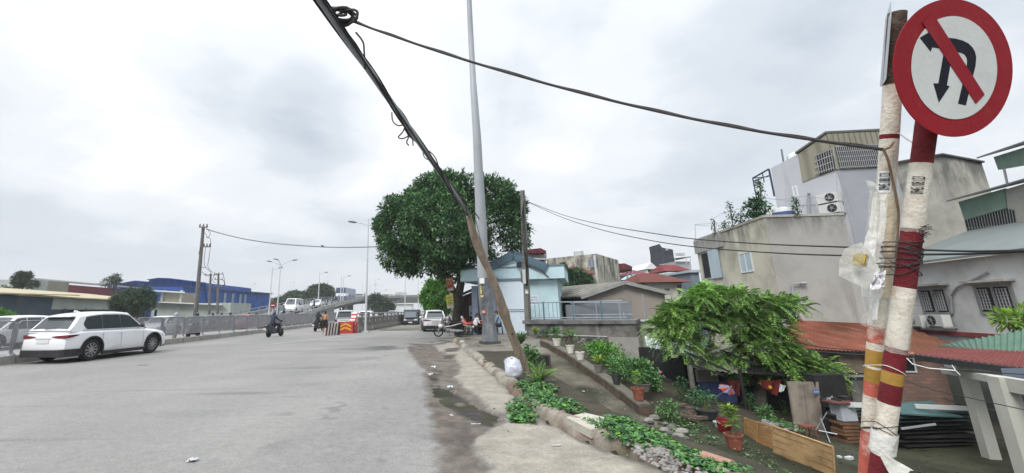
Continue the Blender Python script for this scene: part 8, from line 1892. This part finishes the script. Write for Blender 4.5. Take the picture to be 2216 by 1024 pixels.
# green/red roofed house at the lower right
T=Thing('house','cream house with green corrugated roof, red awning and white columns at the lower right','house',G(2150,980,YZ),world=True)
corrug(T,'roof',P(2030,748,12.0),P(2290,700,10.5),P(2290,770,8.6),P(2050,751,11.5),18,.02,M_GRNM)
corrug(T,'awning',P(2050,752,11.0),P(2290,764,8.4),P(2290,806,7.7),P(1978,767,9.9),22,.018,M_REDM)
def column(px0,py0,px1,py1,d,w,m,name='column'):
    t=P(px0,py0,d);b=Vector((t.x,t.y,YZ));mb=MB();mb.box(((t.x),t.y,(t.z + YZ)/2 - .05),(w,w,t.z - YZ + .1),rz=-.25);return T.part(name,mb,m)
column(2088,790,0,0,9.5,.20,M_CREAMW);column(2165,815,0,0,7.9,.25,M_CREAMW)
mb=MB();mb.bar(P(2046,802,10.6),P(2150,820,8.2),.16,.13);mb.bar(P(2150,826,8.1),P(2290,850,7.0),.16,.24);T.part('beam',mb,M_CREAMW)
mb=MB();a,b=P(2195,800,7.9),P(2300,800,7.2);mb.slab([Vector((a.x,a.y,YZ)),a,b,Vector((b.x,b.y,YZ))],(0,.2,0));T.part('wall',mb,M_GSLATE)
mb=MB();a,b=P(2060,800,13),P(2200,800,11.5);mb.slab([Vector((a.x,a.y,YZ)),a,b,Vector((b.x,b.y,YZ))],(0,.2,0));T.part('back_wall',mb,mat('wall_dim',(.10,.11,.10),.95,.2,1,.3))
mb=MB();mb.bar(P(1985,774,9.8),P(2290,815,7.7),.1,.12);T.part('gutter',mb,M_TRIM)
mb=MB();a,b=P(2100,880,9.8),P(2160,890,9.6);mb.slab([a,b,b + Vector((.3,.8,-.1)),a + Vector((.3,.8,0))],(0,0,.03));T.part('tarpaulin',mb,mat('tarp_olive',(.13,.14,.10),.8,.2,3,.4))
for pix,lb_ in (([(1895,800,8.8),(2000,838,8.4),(2120,866,7.6),(2250,894,7.0)],'thin black wire sagging in front of the cream column'),([(1740,765,11),(1830,812,10.6),(1880,824,10)],'thin black wire across the brick house left of the posts'),([(2040,795,8.4),(2130,805,8),(2250,812,7)],'thin wire under the red awning')):
    mb=MB();mb.tube(smooth_path([P(*p) for p in pix],6),.008,5);solo('overhead_wire',mb,M_WIRE,lb_,'wire')
# hut under the tree
T=Thing('hut','dark open hut under the feathery tree, patched with old sheets','hut',GT(1600,900),world=True)
corrug(T,'roof',P(1490,765,13.8),P(1612,752,13.8),P(1600,808,12.3),P(1488,795,12.8),9,.018,mat('sheet_grey',(.22,.21,.20),.8,.25,2,.4,dirt=((.13,.08,.06),.35,2.5)))
corrug(T,'roof',P(1395,728,15.0),P(1500,745,14.4),P(1500,775,13.2),P(1400,750,13.8),9,.018,mat('sheet_pale',(.36,.40,.40),.7,.15,2,.3))
mb=MB();mb.slab([P(1590,770,13.6),P(1720,790,13.0),P(1720,815,12.0),P(1600,808,12.2)],(0,0,.04));T.part('roof_board',mb,M_BLK)
def vpan(nm,x0,x1,ytop,d0,d1,m,z0=YZ - .1,th=.12,ytop1=None):
    a,b=P(x0,ytop,d0),P(x1,ytop if ytop1 is None else ytop1,d1);mb=MB();mb.slab([Vector((a.x,a.y,z0)),a,b,Vector((b.x,b.y,z0))],(0,th,0));return T.part(nm,mb,m)
vpan('back_wall',1470,1730,770,14.4,13.6,M_DKIN);vpan('side_wall',1440,1478,775,15.2,13.9,M_DKIN);vpan('side_wall',1384,1450,752,16.5,15.2,M_DKIN)  # near-black walls: the shade inside the hut is put into their colour
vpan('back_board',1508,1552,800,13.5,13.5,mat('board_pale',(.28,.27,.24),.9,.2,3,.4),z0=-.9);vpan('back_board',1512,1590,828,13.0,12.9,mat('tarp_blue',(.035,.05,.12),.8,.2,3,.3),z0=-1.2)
for x,y,d in ((1492,790,12.6),(1600,800,12.2),(1706,812,12.0)):
    mb=MB();a=P(x,y,d);mb.tube([a,Vector((a.x,a.y,YZ))],.075 if x == 1492 else .045,8);T.part('post',mb,M_OLDC if x == 1492 else M_BLK)
mb=MB()
for p_,q_ in (((1480,760,12.6),(1580,805,11.9)),((1500,790,12.3),(1565,812,12)),((1560,758,12.8),(1640,790,12))):mb.bar(P(*p_),P(*q_),.05)
T.part('rafter',mb,M_BLK)
# colourful umbrella, flag, cloths
c=P(1573,843,11.4);Tu=Thing('umbrella','half-open orange and violet umbrella hung in the dark hut','umbrella',c,world=True);R=Matrix.Rotation(.9,3,'X') @ Matrix.Rotation(.35,3,'Y');mb=MB()
cols=[]
for i in range(8):
    a0,a1=2*PI*i/8,2*PI*(i+1)/8;r_=.27;am=(a0+a1)/2
    mb.add([c + R @ Vector((0,0,.13)),c + R @ Vector((math.cos(a0)*r_,math.sin(a0)*r_*.55,-.02)),c + R @ Vector((math.cos(am)*r_*.9,math.sin(am)*r_*.5,.02)),c + R @ Vector((math.cos(a1)*r_,math.sin(a1)*r_*.55,-.02))],[(0,1,2),(0,2,3)],m=i % 2)
Tu.part('canopy',mb,[mat('fabric_orange',(.34,.08,.03),.8,.1,4,.2),mat('fabric_violet',(.17,.18,.33),.8,.1,4,.2)]);mb=MB();mb.tube([c + R @ Vector((0,0,.18)),c + R @ Vector((0,0,-.5))],.01,5);Tu.part('shaft',mb,M_GALV)
def hung(label,name,cat,pix,d,m,sag=.05,n=7):
    (a,b,e,f)=[P(x,y,d) for x,y in pix];vs=[];fs=[]
    for i in range(n+1):
        for j in range(n+1):u,v=i/n,j/n;p=a.lerp(b,u).lerp(f.lerp(e,u),v);vs.append(p + Vector((0,sag*math.sin(u*9 + v*2)*(.3 + v),-.02*math.sin(u*PI))))
    for i in range(n):
        for j in range(n):fs.append((i*(n+1)+j,(i+1)*(n+1)+j,(i+1)*(n+1)+j+1,i*(n+1)+j+1))
    Tq=Thing(name,label,cat,a,world=True);Tq.part('cloth',MB().add(vs,fs),m,smooth=True);return Tq
M_FLAG=mat('flag_red',(.095,.010,.007),.85,.2,4,.3)
hung('dark red cloth hanging behind the orange umbrella','cloth','cloth',[(1574,822),(1602,822),(1598,856),(1580,850)],11.9,mat('cloth_darkred',(.06,.010,.008),.85,.2,4,.3))
Tq=hung('red flag with a yellow star hanging in the dark doorway','flag','flag',[(1645,821),(1692,822),(1678,856),(1652,838)],11.6,M_FLAG)
c=P(1667,838,11.48);mb=MB();pts=[]
for i in range(10):a=PI/2 + i*PI/5 + .3;r_=.06 if i % 2 == 0 else .035;pts.append(c + Vector((math.cos(a)*r_,0,math.sin(a)*r_)))
mb.slab(pts,(0,.01,0));Tq.part('star',mb,mat('star_yellow',(.45,.22,.04),.8,.1,4,.1))
hung('white cloth beside the red flag','cloth','cloth',[(1688,830),(1701,834),(1694,846),(1687,848)],11.5,M_LIT,.02)
hung('white paper sheet pinned right of the plank door','paper sheet','paper',[(1788,860),(1801,856),(1806,869),(1795,872)],10.6,M_LIT,.01)
# plank door
T=Thing('plank_door','weathered grey plank door with a small blue number plate leaning by the hut','door',GT(1752,935),world=True)
q=[(1705,826),(1771,827),(1784,934),(1722,932)];ds=(11.7,11.2,10.9,11.2);mb=MB();
for s0,s1 in ((0,.48),(.50,1)):
    A_=P(*q[0],ds[0]).lerp(P(*q[1],ds[1]),s0);B_=P(*q[0],ds[0]).lerp(P(*q[1],ds[1]),s1);C_=P(*q[3],ds[3]).lerp(P(*q[2],ds[2]),s1);D_=P(*q[3],ds[3]).lerp(P(*q[2],ds[2]),s0);mb=MB();mb.slab([A_,B_,C_,D_],(0,.05,0));T.part('plank',mb,M_DPLANK)
c=P(1766,848,11.1);mb=MB();mb.box(c,(.15,.012,.11));pl=T.part('number_plate',mb,mat('plate_blue',(.06,.13,.28),.5,.1,3,0));text_part(T,'number','614',.075,Matrix.Translation(c + Vector((0,-.008,0))) @ Matrix.Rotation(PI/2,4,'X'),M_PLATE,pl)
# bamboo panels
def panel(label,q,ds,m,kind):
    Tp=Thing('bamboo_panel',label,'bamboo panel',P(*q[3],ds[1]),world=True,group='bamboo panels standing in the yard');a,b,c_,d_=P(*q[0],ds[0]),P(*q[1],ds[1]),P(*q[2],ds[1]),P(*q[3],ds[0]);mb=MB()
    if kind == 'board':
        mb.slab([a,b,c_,d_],(0,.03,0));Tp.part('board',mb,m)
        mb=MB()
        for v in (.22,.42,.62,.83):mb.bar(a.lerp(d_,v) + Vector((0,-.004,0)),b.lerp(c_,v) + Vector((0,-.004,0)),.006,.008)
        Tp.part('seam',mb,mat('seam_dark',(.12,.07,.03),.9,.2,5,0));mb=MB()
        mb.bar(a,b,.03,.02);mb.bar(b,c_,.03,.02);Tp.part('edge',mb,m)
    else:
        for i in range(9):
            v=.04 + i*.115;mb=MB();w=random.uniform(.030,.055);mb.bar(a.lerp(d_,v),b.lerp(c_,v + random.uniform(-.012,.012)),.015,w);Tp.part('slat',mb,m)
        mb=MB()
        for u in (0.01,.5,.99):mb.bar(a.lerp(b,u) + Vector((0,-.02,0)),d_.lerp(c_,u) + Vector((0,-.02,0)),.05,.03)
        Tp.part('upright',mb,m)
panel('solid split-bamboo board, the larger and nearer of the two',[(1673,922),(1802,967),(1808,1046),(1675,992)],(8.35,7.35),M_BAMB,'board')
panel('open slatted bamboo rack behind the solid board',[(1611,904),(1672,923),(1669,970),(1613,947)],(9.3,8.45),mat('bamboo_brown',(.34,.19,.075),.85,.25,5,.6,stretch=(1,1,4)),'slats')
# bucket, basin, odds and ends
def bucket(px,py,r,h,m,label,cat='bucket',tilt=0.,name='bucket'):
    c=GT(px,py);Tq=Thing(name,label,cat,c,0);mb=MB();mb.lathe((0,0,0),[(r*.7,0),(r,h),(r*1.05,h),(r*1.05,h - .02),(r*.96,h - .02),(r*.68,.02)],18);Tq.part('shell',mb,m,smooth=True);Tq.o.rotation_euler=(tilt,0,0)
    mb=MB();mb.tube([(r*math.cos(a),-.35*r*0 - .10*math.sin(a),h + .02 - .06*math.sin(a)) for a in np.linspace(0,PI,9)],.006,5);Tq.part('handle',mb,M_GALV);return Tq
bucket(1566,935,.15,.24,mat('plastic_red',(.20,.02,.025),.5,.1,4,.1),'red plastic bucket beside the tall lime plant',tilt=.35)
bucket(1557,925,.11,.12,M_PLATE if 0 else mat('plastic_pale',(.42,.50,.46),.5,.1,4,.1),'pale green bowl behind the red bucket','bowl',name='bowl')
T=Thing('crate_stack','stack of brown wooden crates left of the banded posts','crate stack',GT(1850,965),world=True);c0=GT(1850,960)
for i in range(6):mb=MB();mb.box(c0 + Vector((.03*math.sin(i*2),.15,.04 + i*.075)),(.42,.35,.055),rz=.1*math.sin(i));T.part('board',mb,mat('crate_brown',(.14,.075,.04),.9,.3,5,.5))
T=Thing('box','grey-white box with a red-edged lid on the brown crates','box',c0 + Vector((0,.15,.46)),world=True);mb=MB();mb.box(c0 + Vector((.02,.15,.66)),(.36,.3,.38));T.part('body',mb,mat('box_greywhite',(.36,.39,.43),.7,.1,3,.2));mb=MB();mb.box(c0 + Vector((-.04,.12,.87)),(.56,.42,.03),rz=.1);T.part('lid',mb,mat('lid_red',(.10,.04,.035),.7,.2,5,.2))
mb=MB();mb.bar(P(1824,876,10.2),P(1870,877,9.9),.06,.10);T=solo('board',mb,M_GWHITE,'short white board lying above the grey-white box','board')
T=Thing('sheet_stack','stack of dark green-black roofing sheets lying against the brick wall','stack of sheets',GT(2020,955),world=True);c0=P(2015,955,10.0);c0.z=YZ
for i in range(9):
    mb=MB();mb.box(c0 + Vector((random.uniform(-.1,.1),.3 + random.uniform(-.08,.08),.06 + i*.085)),(1.9 + random.uniform(-.2,.2),1.1,.02 if i % 2 else .035),rz=random.uniform(-.06,.06) + .05);T.part('sheet',mb,mat('sheet_darkgreen',(.035,.06,.06),.6,.3,2,.3) if i > 5 else M_BLK)
mb=MB();a,b,e,f=P(1948,875,10.2),P(2015,870,11.2),P(2085,905,9.8),P(1950,898,9.5);mb.slab([a,b,e,f],(0,0,.03));T.part('tarpaulin',mb,mat('tarp_teal',(.06,.12,.12),.7,.2,2,.5))
mb=MB();mb.bar(P(1980,879,9.9),P(2092,884,9.6),.05,.09);solo('board',mb,M_GWHITE,'long white board lying on the dark sheet stack, pointing to the white column','board')
mb=MB();mb.bar(P(1950,928,9.4),P(2025,918,9.2),.02,.04);solo('board',mb,M_GALV,'thin grey strip lying low on the dark sheet stack','board')
mb=MB()
for p_,q_ in (((1776,905,10.4),(1800,968,9.6)),((1790,892,10.3),(1766,930,10.4)),((1772,932,10),(1812,940,9.8))):mb.tube([P(*p_),P(*q_)],.012,5)
solo('sticks',mb,M_GALV,'thin pale crossed sticks below the plank door','sticks')
T=Thing('clutter','black heap of junk between the plank door and the crates','junk heap',GT(1812,930),world=True);mb=MB();random.seed(3)
for i in range(22):c=P(random.uniform(1795,1835),random.uniform(865,930),random.uniform(10.3,11));mb.box(c,(random.uniform(.1,.35),.2,random.uniform(.08,.3)),tilt=Matrix.Rotation(random.uniform(-.5,.5),3,'Y'))
c=P(1815,900,11);mb.box((c.x,c.y + .2,-.9),(.8,.3,1.4));T.part('heap',mb,M_BLK)
T=Thing('stool','small pink plastic stool by the foot of the plank door','stool',GT(1750,945),world=True);c0=GT(1750,945);mb=MB();mb.box(c0 + Vector((0,0,.22)),(.26,.24,.03));T.part('seat',mb,mat('plastic_pink',(.17,.05,.04),.6,.1,4,.1))
for a in (-1,1):
    for b in (-1,1):mb=MB();mb.tube([c0 + Vector((a*.10,b*.09,.21)),c0 + Vector((a*.12,b*.11,0))],.012,5);T.part('leg',mb,MATS['plastic_pink'])
mb=MB()
for i in range(26):
    c=P(random.uniform(1650,1740),random.uniform(905,930),0) if 0 else GT(random.uniform(1640,1735),random.uniform(915,935));s=random.uniform(.04,.09);mb.ball(c + Vector((0,0,s*.4)),(s,s*.8,s*.6),6,4)
solo('rubble',mb,MATS['rubble'],'pale stones and scraps piled behind the bamboo panels','rubble',kind='stuff')
mb=MB()
for i in range(12):c=GT(random.uniform(1478,1530),random.uniform(880,915));mb.box(c + Vector((0,0,.05)),(.22,.1,.07),rz=random.random()*3,tilt=None)
solo('bricks',mb,MATS['wall_oldbrick'],'loose broken bricks beside the wide dark basin','bricks',kind='stuff')
mb=MB();c=GT(1838,995);mb.box(c + Vector((0,0,.03)),(.16,.07,.05),rz=.3);mb.box(c + Vector((-.14,.05,.03)),(.06,.06,.05));solo('litter',mb,M_LIT,'pale block lying on the bare yard ground right of the bamboo board','litter')
mb=MB();c=GT(1560,985);mb.tube([GT(1525,1002) + Vector((0,0,.05)),GT(1588,1024) + Vector((0,0,.05))],.06,9);solo('pipe',mb,mat('pipe_clay',(.34,.20,.15),.9,.2,5,.5),'broken clay pipe lying beside the verge at the bottom','pipe',smooth=True)
# the haze between here and the far end
mb=MB();mb.box((0,130,17),(700,420,40.))
hz=mb.mesh('haze',[]);hm=bpy.data.materials.new('haze');hm.use_nodes=True;nt=hm.node_tree;nt.nodes.clear();o_=nt.nodes.new('ShaderNodeOutputMaterial');pv=nt.nodes.new('ShaderNodeVolumePrincipled')
pv.inputs['Color'].default_value=(.97,.985,1,1);pv.inputs['Density'].default_value=.0007;pv.inputs['Anisotropy'].default_value=.3;nt.links.new(pv.outputs[0],o_.inputs['Volume'])
hz.materials.append(hm);USE_HAZE=True
if USE_HAZE:props(link('haze',hz),'pale daylight haze over the road','haze',kind='stuff')
